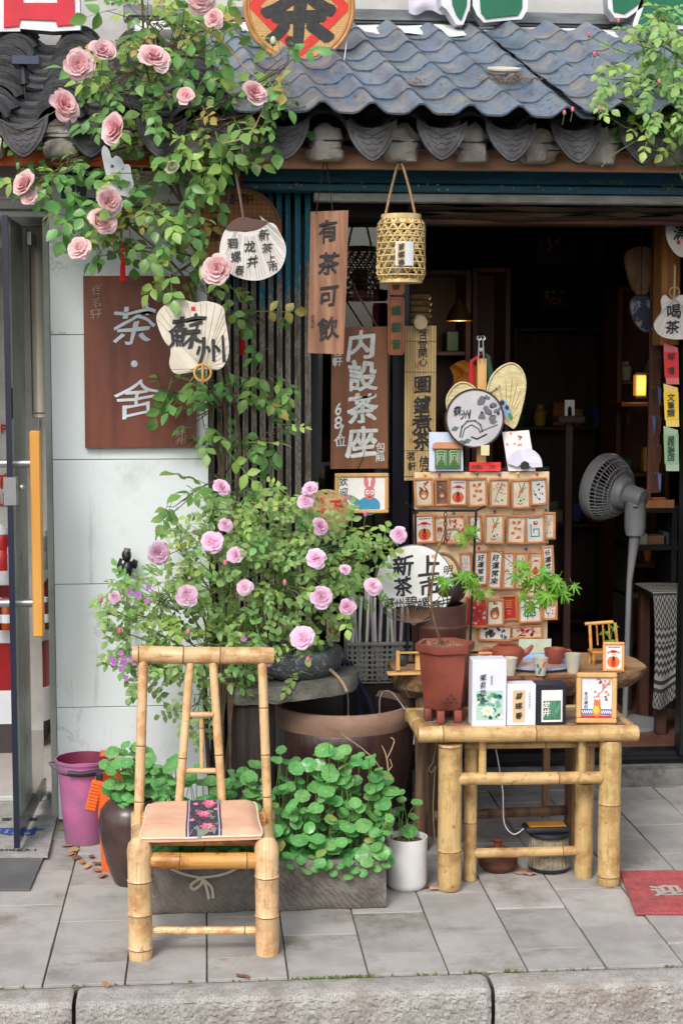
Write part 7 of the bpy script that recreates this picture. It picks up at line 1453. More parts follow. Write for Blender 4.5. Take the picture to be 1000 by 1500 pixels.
# lit amber lamp in the shop
lampm = M('lamp_glow', (1.0, .4, .08, 1), .5, emit=.28)
t = T('amber_lamp', 'small glowing amber lantern on the right hand shelf in the shop', 'lamp', atY(936, 580, 7.3)); b = MB(); b.box((0, 0, .05), (.05, .05, .1), .004); t.part('shade', b, lampm); b = MB(); b.box((0, 0, -.006), (.06, .06, .012), .002); t.part('base_plate', b, IRON); b = MB(); b.box((0, 0, .106), (.06, .06, .012), .002); t.part('cap', b, IRON)
def lamp_light(p, w, col):
    l = bpy.data.lights.new('lamp_bulb', 'POINT'); l.energy = w; l.color = col; l.shadow_soft_size = .04; o = bpy.data.objects.new('lamp_bulb', l); COL.objects.link(o); o.location = p
lamp_light(t.loc + V((0, -.08, .05)), .7, (1, .62, .28))
pl = T('added_pendant_lamp', 'small added warm pendant lamp glowing in front of the display shelf', 'lamp', atY(672, 470, 7.0)); b = MB(); b.lathe([(.012, .09), (.05, .03), (.06, 0), (.056, 0), (.046, .03), (.01, .085)], 20); pl.part('shade', b, M('brass', lin(150, 110, 60), .35, metal=.6)); b = MB(); b.ball((0, 0, .02), .022, 10); pl.part('bulb', b, M('added_bulb_glow', (1, .62, .25, 1), .5, emit=.5)); string(pl, [(672, 462, 7.0), (672, 300, 7.0)], .002)  # pendant lamp added to brighten the dim shop interior
lamp_light(pl.loc + V((0, 0, -.03)), .8, (1, .66, .34))  # added light of the pendant
hk = T('lamp_bracket', 'dark wall bracket shelf under the glowing amber lantern', 'bracket', atY(936, 585, 7.3) + V((0, 0, -.012))); b = MB(); b.box((0, .1, -.012), (.2, .3, .02), .002); b.box((.0, .2, -.06), (.02, .03, .1)); hk.part('bracket', b, redwood)
for lab, px0, px1, py0, py1, Y, kd in (('dim framed ink picture on the back wall of the shop', 782, 846, 340, 392, 9.15, 'ink'), ('dim framed picture with dark mount hung beside the ink picture', 860, 888, 345, 390, 9.15, 'plum'), ('small framed floral print hung low on the back wall', 790, 830, 420, 455, 9.15, 'floral')): framed('picture_frame', lab, 'picture frame', None, px0, px1, py0, py1, Y, kd, .02, dkwood, dark_paper, seed=len(lab))
t = T('arch_magnet', 'small white arch shaped ornament on the back shelf', 'ornament', atY(834, 609, 6.9)); b = pxprism(t, [(827, 609), (827, 586), (841, 586), (841, 609), (837, 609), (837, 598), (834, 594), (831, 598), (831, 609)], 6.9, .01); t.part('arch', b, WHITEPAINT)
ap = T('ornament_post', 'dark stand holding the white arch ornament', 'stand', V((t.loc.x, 6.92, .117))); b = MB(); b.span((-.06, -.06, t.loc.z - .117 - .03), (.06, .06, t.loc.z - .118), .003); b.span((-.015, -.015, 0), (.015, .015, t.loc.z - .117 - .03)); b.span((-.1, -.1, 0), (.1, .1, .02)); ap.part('post', b, dkwood)
# palm fan and printed fan hanging in the dark by the jamb
for lab, pts, m, Y in (('brown palm leaf fan hanging in the dark beside the bookmark rack', [(914, 378), (922, 365), (940, 360), (956, 368), (958, 400), (948, 430), (936, 436), (922, 415)], M('dim_palm', lin(150, 118, 86), .8, lin(120, 92, 66), 20), 6.2), ('dark blue printed round fan hanging beside the bookmark rack', [(922, 445), (930, 434), (944, 432), (956, 440), (958, 470), (950, 486), (936, 482), (926, 466)], M('indigo_print', lin(52, 58, 86), .6, lin(150, 154, 170), 14, lo=.5, hi=.56), 6.15)):
    t = T('hanging_fan', lab, 'fan', atY(938, pts[-2][1], Y)); o_ = outline(pts, 4); t.part('blade', pxprism(t, o_, Y, .004), m); b = MB(); L_ = [t.L(x, y, Y - .002) for x, y in o_]; b.tube(L_ + [L_[0]], .003, 5, caps=False); t.part('rim', b, dkwood); string(t, [(938, pts[2][1], Y), (940, 318, Y)], .002)
# bookmark rack
rkx = T('bookmark_rack', 'narrow wooden rack of small hooks and bookmarks beside the door jamb', 'rack', V((atY(962, 900, 6.1).x, 6.1, .117))); b = MB(); q = lambda px, py, dy=0: rkx.L(px, py, 6.1 + dy); b.span((q(953, 400).x, .0, q(960, 722).z), (q(970, 400).x, .012, q(960, 330).z), .001); rkx.part('panel', b, redwood)
for k, py in enumerate((435, 480, 522, 566, 608, 651, 692)):
    b = MB()
    for j in range(4): b.tube([q(954 + 4 * j, py, 0), q(954 + 4 * j, py + 3, -.015)], .0016, 4)
    rkx.part('hook_row', b, M('steel_satin', (0, 0, 0, 1)), .6, 'stuff')
    for j in range(2):
        b = MB(); pts = [q(954 + 8 * j, py + 2, -.006), q(960 + 8 * j, py + 2, -.006), q(959 + 8 * j, py + 20 + 4 * j, -.006), q(957 + 8 * j, py + 30, -.006)]; n_ = 4; b.add(pts, [[0, 3, 2, 1]]); rkx.part('bookmark', b, (dkwood, M('bookmark_blue', lin(90, 110, 160), .5), redwood)[(k + j) % 3], 0)
# grey standing fan
ef0 = V((atY(905, 900, 6.45).x, 6.45, .117)); ef = T('electric_fan', 'grey pedestal electric fan seen from behind in the doorway', 'electric fan', ef0); eg = M('fan_grey', lin(136, 138, 142), .45, lin(120, 122, 126), 5); hc = ef.L(893, 716, 6.45) ; ax = V((-.62, .74, .2)).normalized(); mt = basis(V((0, 0, 1)) - ax * ax.z, ax).to_3x3()
RF = 51 * 6.45 / FPX
b = MB(); b.lathe([(RF * .98, .055), (RF, .05), (RF * 1.02, .03), (RF, .012), (RF * .94, .004), (RF * .94, .045), (RF * .98, .055)], 44, hc, 0, mt); ef.part('rim', b, eg)
b = MB()
for k in range(48): a = 2 * pi * k / 48; b.tube([hc + mt @ V((RF * f * cos(a + .25 * f), RF * f * sin(a + .25 * f), z)) for f, z in ((.5, -.055), (.7, -.048), (.86, -.02), (.96, .01))], .0022, 4)
for f, z in ((.62, -.054), (.75, -.044), (.88, -.016)): b.tube([hc + mt @ V((RF * f * cos(a * pi / 20), RF * f * sin(a * pi / 20), z)) for a in range(41)], .0025, 4, caps=False)
ef.part('rear_grille', b, M('fan_white', lin(140, 142, 146), .4), .6, 'stuff')
b = MB()
for k in range(5):
    a = 2 * pi * k / 5; b.grid(lambda u, v: hc + mt @ V((RF * (.15 + .7 * v) * cos(a + .9 * (u - .5) * (1 - .3 * v)), RF * (.15 + .7 * v) * sin(a + .9 * (u - .5) * (1 - .3 * v)), .0 + .05 * (u - .5))), 4, 4)
ef.part('blades', b, M('fan_blade_grey', lin(90, 92, 96), .4), 1.2)
b = MB(); b.lathe([(RF * .5, -.05), (RF * .5, -.07), (RF * .42, -.09), (RF * .3, -.095), (RF * .3, -.15), (RF * .26, -.17), (0, -.175)], 32, hc, 0, mt); ef.part('motor_housing', b, eg)
nk = hc + mt @ V((0, 0, -.13)); b = MB(); b.tube([nk + V((0, 0, .02)), nk + V((.0, 0, -.06)), nk + V((0, 0, -.13)), V((nk.x, nk.y, nk.z - .16))], [.036, .045, .044, .038], 16); ef.part('neck', b, eg); b = MB(); b.tube([V((nk.x, nk.y, nk.z - .155)), V((nk.x - .02, nk.y, nk.z - .35)), V((nk.x - .03, nk.y, .03))], [.024, .012, .012], 12); ef.part('pole', b, eg); b = MB(); b.lathe([(0, .03), (.06, .03), (.15, .014), (.155, 0), (0, 0)], 32, (nk.x - .03, nk.y, 0)); ef.part('base', b, eg)
b = MB(); b.box(nk + V((-.01, -.045, -.04)), (.022, .004, .006)); ef.part('vent_slot', b, INK)
# side shelf with wooden tray and cloth table
ds = T('side_stand', 'black side stand with a wooden tray beside the electric fan', 'stand', V((atY(965, 800, 6.62).x, 6.62, .117))); q = lambda px, py, dy=0: ds.L(px, py, 6.62 + dy); b = MB()
for py in (745, 800, 870): b = MB(); z = q(940, py).z; b.span((q(922, 700).x, 0, z - .02), (q(1010, 700).x, .25, z), .002); ds.part('shelf_board', b, M('black_wood', lin(36, 34, 36), .5))
for px in (922, 985): b = MB(); b.span((q(px, 700).x, 0.002, 0), (q(px, 700).x + .025, .248, q(px, 746).z - .0), .002); ds.part('leg', b, M('black_wood', lin(36, 34, 36), .5))
wt = T('wooden_tray', 'orange wooden tray with brushes on the black side stand', 'tray', ds.loc + V((q(955, 745).x, .08, q(955, 745).z + .0005))); b = MB(); b.box((0, 0, .004), (.2, .14, .008), .002); b.box((0, -.066, .018), (.2, .01, .036), .002); b.box((0, .066, .018), (.2, .01, .036), .002); b.box((-.096, 0, .018), (.01, .12, .035), .002); wt.part('box', b, frame_orange); b = MB(); b.tube([(-.02, 0, .01), (.02, .02, .13)], .005, 6); b.tube([(.0, 0, .01), (.03, .03, .12)], .005, 6); wt.part('brush', b, frame_orange)
for i, (px, cl, w_, h_) in enumerate(((940, lin(196, 190, 178), .07, .05), (965, lin(150, 110, 80), .09, .04), (985, lin(70, 90, 110), .06, .055))):
    t = T('paper_pack', ('cream', 'brown', 'blue grey')[i] + ' paper pack on the lower board of the black side stand', 'packet', ds.loc + V((q(px, 800).x, .09, q(px, 800).z + .0005))); b = MB(); b.box((0, 0, h_ / 2), (w_, .09, h_), .003); t.part('pack', b, M('pack_%d' % i, cl, .5))
tt = T('side_table', 'dark wooden side table under the patterned cloth in the doorway', 'table', V((atY(1000, 1060, 6.15).x, 6.3, .117))); zt3 = tt.L(990, 868, 6.15).z; b = MB(); b.box((.05, 0, zt3 - .015), (.34, .32, .03), .004); tt.part('top', b, dkwood)
for sx in (-.09, .19):
    for sy in (-.13, .13): b = MB(); b.span((sx - .022, sy - .022, 0), (sx + .022, sy + .022, zt3 - .03), .004); tt.part('leg', b, dkwood)
cm, nt, bs, N, Lk = _nt('tribal_print'); v = _vec(N, Lk, 'UV', (1, 1, 1), False); sp2 = N.new('ShaderNodeSeparateXYZ'); Lk.new(v, sp2.inputs[0])
def mth(op, a, b_=None):
    n_ = N.new('ShaderNodeMath'); n_.operation = op
    for i, x in enumerate((a, b_)):
        if x is None: continue
        if hasattr(x, 'node'): Lk.new(x, n_.inputs[i])
        else: n_.inputs[i].default_value = x
    return n_.outputs[0]
zig = mth('PINGPONG', mth('MULTIPLY', sp2.outputs[0], 22.0), .5); row = mth('MULTIPLY', sp2.outputs[1], 11.0); s1 = mth('SINE', mth('MULTIPLY', mth('ADD', row, mth('MULTIPLY', zig, mth('SNAP', mth('SINE', mth('FLOOR', row)), .5))), 6.28 * 2)); fac = _ramp(N, Lk, s1, -.05, .15)
Lk.new(_mix(N, Lk, fac, lin(34, 36, 46), lin(128, 126, 120)), bs.inputs['Base Color']); bs.inputs['Roughness'].default_value = .9
tc_ = T('patterned_cloth', 'black and white tribal patterned cloth draped over the side table', 'cloth', tt.loc + V((0, 0, zt3))); b = MB()
def clo(u, v):
    x = -.145 + .36 * u; 
    if v < .35: return V((x, .1 - .285 * v / .35, .004 + .002 * sin(u * 9)))
    f = (v - .35) / .65; return V((x + .01 * sin(f * 3 + u * 4), -.185 - .012 * sin(u * 22) * f - .012 * f, .004 - .42 * f * (1 + .12 * sin(u * 7 + 1))))
b.grid(clo, 40, 30); tc_.part('cloth', b, cm, 1.5)
# things seen through the window
for lab, px0, px1, py0, py1, Y, c_ in (('red paper banner with a character behind the window', 516, 554, 425, 478, 6.0, lin(170, 36, 52)), ('red lacquer box low behind the window', 455, 480, 640, 700, 6.05, lin(170, 24, 36)), ('gold and green card high behind the window', 525, 552, 322, 336, 6.05, lin(196, 148, 70))):
    t = T('window_card', lab, 'card', atY((px0 + px1) / 2, py1, Y)); b = MB(); b.span(t.L(px0, py0, Y), t.L(px1, py1, Y + .02), .001); t.part('card', b, M('wcard_%d' % px0, c_, .5, None, 20, emit=0))
    if 'banner' in lab: column(t, '茶', 538, 452, 452, 24, Y - .004, paint('faded_blue_ink', lin(70, 60, 100)), .02)
    string(t, [((px0 + px1) / 2, py0, Y + .005), ((px0 + px1) / 2, 300, Y + .005)], .001)
# ================================================================== plants
rose_leaf = leafmat('rose_leaf', lin(146, 180, 102), lin(102, 148, 78), .3, .025, .36, .3)
young_leaf = leafmat('young_rose_leaf', lin(192, 212, 116), lin(156, 190, 96), .2, .02, .4, .38)
bush_leaf = leafmat('bush_rose_leaf', lin(168, 200, 122), lin(126, 172, 96), .28, .02, .42, .32)
cane = M('rose_cane', lin(92, 74, 54), .7, lin(64, 50, 40), 20); green_cane = M('green_stem', lin(112, 140, 74), .6, lin(96, 112, 64), 20)
def leaflet(b, o, d, n, L, W, fold=.25, curl=.2):
    o, d, n = V(o), V(d).normalized(), V(n).normalized(); s_ = d.cross(n).normalized(); P = lambda l, w: o + d * (l * L) + s_ * (w * W) + n * (abs(w) * W * fold - curl * L * l * l)
    vs = [P(0, 0), P(.18, .3), P(.45, .5), P(.75, .34), P(1, 0), P(.75, -.34), P(.45, -.5), P(.18, -.3), P(.25, 0), P(.5, 0), P(.78, 0)]
    b.add(vs, [[0, 1, 8], [1, 2, 9, 8], [2, 3, 10, 9], [3, 4, 10], [0, 8, 7], [8, 9, 6, 7], [9, 10, 5, 6], [10, 4, 5]])
def compound(L, sd, m, pairs=2):
    r_ = random.Random(sd); b = MB(); n = V((0, 0, 1)); ln = L * (1.1 + .85 * pairs); bend = r_.uniform(-.15, .15)
    R = lambda f: V((bend * ln * f * f, ln * f, -.12 * ln * f * f))
    b.tube([R(0), R(.35), R(.7), R(1)], [.0011, .0009, .0008, .0006], 4)
    leaflet(b, R(1), (bend, 1, -.25), (r_.uniform(-.2, .2), .2, 1), L * 1.1, L * .78)
    for k in range(pairs):
        f = .38 + .42 * k / max(1, pairs - 1) if pairs > 1 else .6
        for s_ in (-1, 1): leaflet(b, R(f), (s_ * 1, .55 + r_.uniform(-.15, .3), r_.uniform(-.5, .15)), (r_.uniform(-.45, .45), r_.uniform(-.3, .3), 1), L * r_.uniform(.75, 1.1), L * r_.uniform(.58, .76), r_.uniform(.1, .4), r_.uniform(.05, .4))
    return b.mesh('leaf', m, 1.0)
def foliage(t, clusters, meshes, young, seed, root, cap=300, scale=(.8, 1.2), twigm=cane, stuffname='inner_leaves', droop=.35):
    r_ = random.Random(seed); spots = []; tw = MB()
    for (cx, cy, rx, ry, n, Y, dY, sx, sy) in clusters:
        c = t.L(cx, cy, Y + dY * .4); s0 = t.L(sx, sy, Y + dY * .6); mid = (c + s0) / 2 + V((r_.uniform(-.03, .03), .01, r_.uniform(0, .03)))
        pts = curve_pts([s0, mid, c], 4); tw.tube(pts, [.0042 - .0025 * k / 8 for k in range(9)], 5)
        for k in range(n):
            a, q_ = r_.uniform(0, 2 * pi), sqrt(r_.random()); px, py = cx + rx * q_ * cos(a), cy + ry * q_ * sin(a); yy = Y + dY * (r_.random() ** .8)
            p = t.L(px, py, yy); out = (p - c); out.y *= .5; out = out.normalized() if out.length > .004 else V((0, 0, 1))
            d_ = out * .8 + V((r_.gauss(0, .5), r_.gauss(-.25, .35), r_.gauss(-droop, .4))); nn = V((r_.gauss(0, .45), -.75 + r_.gauss(0, .35), .75 + r_.gauss(0, .35)))
            spots.append((yy, p, d_, nn, r_.uniform(*scale), r_.random() < young))
            if k % 2 == 0: tw.tube([c.lerp(s0, r_.uniform(0, .5)), (c + p) / 2 + V((0, 0, -.01)), p], [.0018, .0014, .001], 4)
    t.part('stems', tw, twigm, .8, 'stuff')
    r_.shuffle(spots); spots.sort(key=lambda s: s[0]); inner = MB(); k = 0
    pick = set(range(len(spots))) if len(spots) <= cap else set(r_.sample(range(int(len(spots) * .9)), cap) if len(spots) * .9 > cap else range(cap))
    for i, (yy, p, d_, nn, s_, yg) in enumerate(spots):
        d_ = d_ - nn * (d_.dot(nn) / nn.dot(nn)) * .7; m = Matrix.Translation(p - d_.normalized() * .03 * s_) @ basis(d_, nn) @ Matrix.Scale(s_, 4); me = r_.choice(meshes[1] if yg else meshes[0])
        if i in pick: link('leaf', me, t, None, m)
        else:
            vs = [m @ v.co for v in me.vertices]; inner.add(vs, [list(f.vertices) for f in me.polygons])
    if inner.v: t.part(stuffname, inner, meshes[0][0].materials[0], 1.0, 'stuff')
def rose_mesh(R, seed, m, N=64, openness=1.0, name='flower', wide=1.0):
    """cabbage bloom: petals on a golden-angle spiral, upright in the heart and laid back at the rim"""
    r_ = random.Random(seed); b = MB()
    for i in range(N):
        f = (i + .5) / N; a = i * 2.39996 + r_.uniform(-.5, .5); rho = V((cos(a), sin(a), 0)); tan_ = V((-sin(a), cos(a), 0)); z = V((0, 0, 1))
        tilt = (.1 + 1.25 * f ** 1.1) * openness + r_.uniform(-.25, .25); s_ = R * (.42 + .22 * f) * r_.uniform(.9, 1.12); w = R * (.2 + .30 * f) * wide * r_.uniform(.85, 1.15)
        base = rho * (R * .5 * f * r_.uniform(.8, 1.15)) + V((r_.uniform(-.06, .06) * R, r_.uniform(-.06, .06) * R, 0)) + z * (R * (.18 - .22 * f)); o_ = r_.uniform(0, 30)
        up = rho * sin(tilt) + z * cos(tilt); nrm = rho * cos(tilt) - z * sin(tilt)
        def fn(u, v):
            x = (u * 2 - 1); prof = sin(pi * (.12 + .62 * v)) ** .7; notch = 1 - .10 * (1 - abs(x)) * (v > .9); vv = v * (1 - .22 * x * x) * notch
            ruf = .13 * R * mnoise.noise(V((u * 2.4 + o_, v * 2, o_))) * v
            return base + tan_ * (x * w * prof) + up * (s_ * vv) + nrm * (-(x * x) * w * .45 * (1 - .5 * v) + s_ * .22 * max(0, v - .55) ** 1.5 * 2 + ruf)
        b.grid(fn, 4, 4)
    return b.mesh(name, m, 1.3)
def petalmat(name, a, b_, rnd=.08):
    m, nt, bs, N, Lk = _nt(name); out = N['Material Output']; tc = N.new('ShaderNodeTexCoord'); ln = N.new('ShaderNodeVectorMath'); ln.operation = 'LENGTH'; Lk.new(tc.outputs['Object'], ln.inputs[0])
    mr = N.new('ShaderNodeMapRange'); mr.inputs['From Min'].default_value = .008; mr.inputs['From Max'].default_value = .045; Lk.new(ln.outputs['Value'], mr.inputs[0]); c = _hsv(N, Lk, _mix(N, Lk, mr.outputs[0], b_, a), rnd, .008); Lk.new(c, bs.inputs['Base Color']); bs.inputs['Roughness'].default_value = .6
    tl = N.new('ShaderNodeBsdfTranslucent'); Lk.new(c, tl.inputs[0]); mx = N.new('ShaderNodeMixShader'); mx.inputs[0].default_value = .35; Lk.new(bs.outputs[0], mx.inputs[1]); Lk.new(tl.outputs[0], mx.inputs[2]); Lk.new(mx.outputs[0], out.inputs[0]); return m
pink = petalmat('pink_petal', lin(250, 216, 216), lin(246, 172, 180)); palepink = petalmat('pale_petal', lin(244, 218, 216), lin(240, 196, 198)); lilac = petalmat('lilac_petal', lin(240, 212, 236), lin(242, 192, 214)); cream = petalmat('cream_petal', lin(232, 232, 206), lin(220, 226, 186)); budm = M('pink_bud', lin(222, 110, 146), .6, lin(206, 90, 126), 20)
RP = [rose_mesh(.05, s_, pink, 72, 1.0) for s_ in (1, 2, 3)]; RC = [rose_mesh(.05, s_, pink, 46, .7, wide=1.25) for s_ in (4, 5)]; RW = [rose_mesh(.05, 6, palepink, 60, 1.05)]; RB = [rose_mesh(.05, 7, cream, 24, .3, wide=1.3)]
RL = [rose_mesh(.045, s_, lilac, 44, 1.12, wide=1.15) for s_ in (11, 12, 13)]
calyx_b = MB(); calyx_b.lathe([(0, -.012), (.005, -.011), (.008, -.002), (.006, .006)], 8)
for k in range(5): a = 2 * pi * k / 5; leaflet(calyx_b, (.006 * cos(a), .006 * sin(a), -.001), (cos(a), sin(a), -.2), (0, 0, 1), .02, .007)
calyx_b.tube([(0, 0, -.01), (.004, .002, -.04), (.01, .004, -.09)], .0014, 5); CAL = calyx_b.mesh('calyx', green_cane, 1)
def flower(t, me, px, py, Y, rpx, base=.05, face=(0, -1, .35), jit=.45, r_=random.Random(77)):
    s_ = rpx * Y / FPX / base; nn = V(face) + V((r_.gauss(0, jit), 0, r_.gauss(0, jit))); up = V((r_.uniform(-1, 1), .2, r_.uniform(-1, 1)))
    nn.normalize(); y = (up - nn * up.dot(nn)).normalized(); m = Matrix.Translation(t.L(px, py, Y) - nn * .02 * s_) @ basis(y, nn) @ Matrix.Scale(s_, 4)
    o = link('flower', me, t, None, m); link('calyx', CAL, o); return o
def bud(t, px, py, Y, s_=.008, m=budm):
    b = MB(); c = t.L(px, py, Y); b.ball(c, s_, 10, 0, (.8, .8, 1.25)); o = t.part('bud', b, m); b = MB(); b.tube([c - V((0, 0, s_)), c - V((.004, -.01, s_ + .03))], .001, 4); b.ball(c - V((0, 0, s_ * .8)), s_ * .7, 8, 0, (1, 1, .8)); b.build('sepal', green_cane, o)
# ------------------------------------------------------------------ climbing rose on the pillar
cr_ = T('climbing_rose', 'tall climbing rose with large pink blooms over the pillar and eave', 'rose', V((atY(312, 1100, 5.25).x, 5.25, 0)))
LA = ([compound(.04, s_, rose_leaf, 2) for s_ in (1, 2, 3)] + [compound(.042, 4, rose_leaf, 1)], [compound(.036, s_, young_leaf, 2) for s_ in (5, 6)]); LA[0].extend(LA[0]); LA[0].append(compound(.036, 8, leafmat('yellowed_leaf', lin(196, 186, 96), lin(160, 150, 80), .2, .02), 2))
Yc, dc = 4.98, .3
cl = [(215, 25, 65, 40, 20), (265, 60, 60, 45, 18), (318, 75, 45, 40, 11), (195, 105, 65, 40, 18), (255, 175, 80, 45, 26), (340, 180, 65, 38, 22), (418, 100, 28, 45, 8), (395, 160, 35, 22, 7), (178, 150, 50, 40, 12), (300, 235, 45, 36, 15), (232, 245, 75, 40, 20), (105, 235, 50, 22, 11), (70, 262, 32, 22, 6), (140, 318, 55, 30, 15), (224, 312, 70, 36, 19), (268, 345, 36, 36, 9), (170, 362, 40, 18, 6), (262, 396, 28, 22, 5), (310, 425, 30, 22, 4), (18, 190, 28, 14, 5),
      (370, 460, 28, 45, 5), (250, 570, 22, 22, 3), (300, 560, 38, 30, 7), (345, 590, 45, 35, 8), (330, 645, 45, 30, 7), (290, 610, 30, 30, 4), (405, 625, 25, 35, 4), (330, 715, 60, 26, 7), (265, 735, 40, 22, 5), (385, 540, 25, 35, 3)]
def near_cane(cx, cy):
    pts = [(300, 1000), (312, 850), (326, 700), (330, 600), (312, 480), (298, 380), (268, 300), (240, 200), (215, 100), (208, 0)]
    return min(pts, key=lambda p: (p[0] - cx) ** 2 + (p[1] - cy - 30) ** 2)
CL = []
for (cx, cy, rx, ry, n) in cl:
    low = cy > 440; sx, sy = near_cane(cx, cy); CL.append((cx, cy, rx, ry, int(n * 1.35), Yc + (.2 if low else 0), dc if not low else .22, sx, sy))
b = MB()
for pth, r0 in (([(312, 1100), (300, 1000), (312, 850), (326, 700), (330, 600), (312, 480), (298, 380), (268, 300), (240, 200), (215, 100), (208, 0), (205, -40)], .009), ([(320, 1100), (345, 960), (338, 800), (352, 660), (336, 560), (305, 440), (330, 330), (345, 220), (380, 150), (418, 95)], .007), ([(326, 700), (300, 560), (278, 420), (190, 330), (110, 250), (60, 262)], .006), ([(268, 300), (200, 200), (150, 120), (140, 90)], .005)):
    n_ = len(pth); P_ = [cr_.L(x, y, 5.3 if y > 440 else 5.16) for x, y in pth]
    if pth[0][1] == 1100: P_[0].z = 0; P_[0].y = 0.0
    b.tube(curve_pts(P_, 5), [r0 * (1 - .65 * k / (5 * (n_ - 1))) for k in range(5 * (n_ - 1) + 1)], 7)
cr_.part('cane', b, cane, .8)
foliage(cr_, CL, LA, .26, 101, None, scale=(.65, 1.4))
for me, px, py, r_ in ((RP[0], 115, 95, 21), (RC[1], 153, 72, 20), (RP[2], 228, 79, 24), (RP[0], 99, 152, 24), (RC[0], 164, 187, 23), (RC[0], 375, 132, 20), (RC[1], 272, 138, 14), (RC[0], 33, 267, 20), (RP[2], 164, 294, 21), (RP[1], 152, 322, 21), (RW[0], 115, 363, 17), (RP[0], 317, 392, 22), (RB[0], 252, 243, 13), (RP[2], 312, 25, 15), (RP[1], 293, -4, 22), (RW[0], 42, 288, 12)): flower(cr_, me, px, py, 4.92, r_ * 1.02, .05, face=(-.1, -1, .25))
bud(cr_, 27, 243, 4.95, .009, green_cane); bud(cr_, 400, 60, 4.98, .012, cream); bud(cr_, 247, 118, 4.95, .01, green_cane); bud(cr_, 54, 279, 4.95, .01, cream)
b = MB(); b.tube(curve_pts([cr_.L(x, y, 4.97) for x, y in ((325, 210), (355, 203), (372, 188), (383, 165), (392, 148))], 4), .0022, 5); b.tube(curve_pts([cr_.L(x, y, 5.0) for x, y in ((290, 35), (330, 65), (352, 92), (372, 110))], 4), .003, 5); cr_.part('dry_shoot', b, tw if False else M('dry_twig', (0, 0, 0, 1)), .8)
# ------------------------------------------------------------------ rose bush
rb = T('rose_bush', 'bushy rose with small leaves and lilac pink blooms behind the bamboo chair', 'rose bush', V((atY(330, 1080, 5.0).x, 5.0, 0)))
LB = ([compound(.027, s_, bush_leaf, 2) for s_ in (21, 22, 23)] + [compound(.026, 24, bush_leaf, 3)], [compound(.026, s_, young_leaf, 2) for s_ in (25, 26)])
cl = [(235, 870, 75, 45, 34), (330, 850, 80, 55, 46), (420, 850, 70, 55, 42), (480, 795, 60, 45, 26), (400, 775, 65, 35, 24), (320, 785, 55, 35, 20), (258, 800, 35, 30, 10), (222, 930, 55, 45, 28), (300, 940, 70, 45, 34), (385, 925, 60, 45, 30), (480, 865, 55, 45, 24), (522, 820, 36, 36, 10), (430, 950, 40, 22, 10), (205, 970, 35, 35, 14), (360, 740, 60, 30, 12), (440, 728, 45, 30, 9), (540, 850, 25, 25, 5), (565, 795, 22, 12, 3), (158, 888, 14, 16, 4), (290, 1030, 30, 50, 14), (300, 985, 60, 25, 14), (445, 985, 25, 22, 5)]
foliage(rb, [(cx, cy, rx, ry, int(n * 1.55), 4.84, .34, 330 + (cx - 330) * .35, min(cy + 60, 1000)) for cx, cy, rx, ry, n in cl], LB, .4, 202, None, scale=(.65, 1.25), twigm=green_cane, droop=.15)
b = MB()
for k, (ex, ey) in enumerate(((200, 900), (270, 840), (350, 780), (430, 800), (490, 850), (300, 930), (410, 920), (540, 800))):
    P_ = [V((.01 * k - .04, 0, 0)), rb.L(315 + 4 * k, 1010, 5.02), rb.L((320 + ex) / 2, (990 + ey) / 2 - 20, 5.02), rb.L(ex, ey, 5.0)]; b.tube(curve_pts(P_, 5), [.0055 - .0035 * j / 15 for j in range(16)], 6)
rb.part('cane', b, cane, .8)
for px, py, r_, mi in ((327, 711, 14, 0), (332, 768, 11, 1), (310, 792, 17, 2), (235, 810, 17, 0), (343, 812, 13, 1), (275, 871, 17, 2), (357, 859, 12, 0), (463, 815, 16, 1), (472, 770, 14, 2), (452, 713, 12, 0), (447, 733, 12, 1), (584, 784, 13, 2), (547, 856, 13, 0), (472, 873, 17, 1), (508, 891, 13, 2), (442, 932, 18, 0), (168, 875, 9, 1), (505, 832, 9, 2)): flower(rb, RL[mi], px, py, 4.80, r_ * 1.0, .045, face=(0, -1, .3), jit=.3)
for px, py in ((148, 878), (176, 924), (535, 752), (451, 966), (276, 925), (417, 853), (330, 824)): bud(rb, px, py, 4.82)
for px, py in ((498, 700), (472, 775), (380, 708), (260, 772), (455, 810), (552, 830)): bud(rb, px, py, 4.86, .005, green_cane)
pur = M('purple_blossom', lin(176, 110, 186), .6, lin(150, 86, 166), 20); rr = random.Random(19)
for k in range(22):
    px, py = rr.choice(((rr.uniform(170, 240), rr.uniform(845, 900)), (rr.uniform(160, 200), rr.uniform(940, 1000)), (rr.uniform(330, 400), rr.uniform(925, 1005)))); b = MB(); c = rb.L(px, py, 4.83)
    for j in range(5): a = 2 * pi * j / 5 + k; leaflet(b, c, (cos(a), -.3, sin(a)), (0, -1, .2), .011, .009)
    rb.part('small_blossom', b, pur, 1)
# ------------------------------------------------------------------ rose at the eave corner, rooted beyond the frame
re_ = T('corner_rose', 'leafy rambling rose with tiny pink buds over the corner of the roof', 'rose', V((atY(1050, 1200, 5.0).x, 5.0, 0)))
LC = ([compound(.032, s_, bush_leaf, 2) for s_ in (31, 32)] + [compound(.03, 33, bush_leaf, 3)], [compound(.03, s_, young_leaf, 2) for s_ in (35, 36)])
cl = [(932, 108, 50, 38, 20), (968, 55, 36, 50, 16), (960, 160, 42, 38, 24), (912, 142, 28, 26, 8), (982, 195, 26, 26, 9), (945, 208, 22, 14, 4), (988, 110, 18, 40, 8), (962, 15, 30, 20, 7), (935, 60, 30, 30, 8), (1010, 130, 25, 60, 12), (875, 150, 20, 12, 3), (992, 232, 12, 20, 3)]
foliage(re_, [(a, b_, c, d, int(e * 1.2), 4.95, .3, 1005, b_ + 40) for a, b_, c, d, e in cl], LC, .3, 303, None, twigm=green_cane)
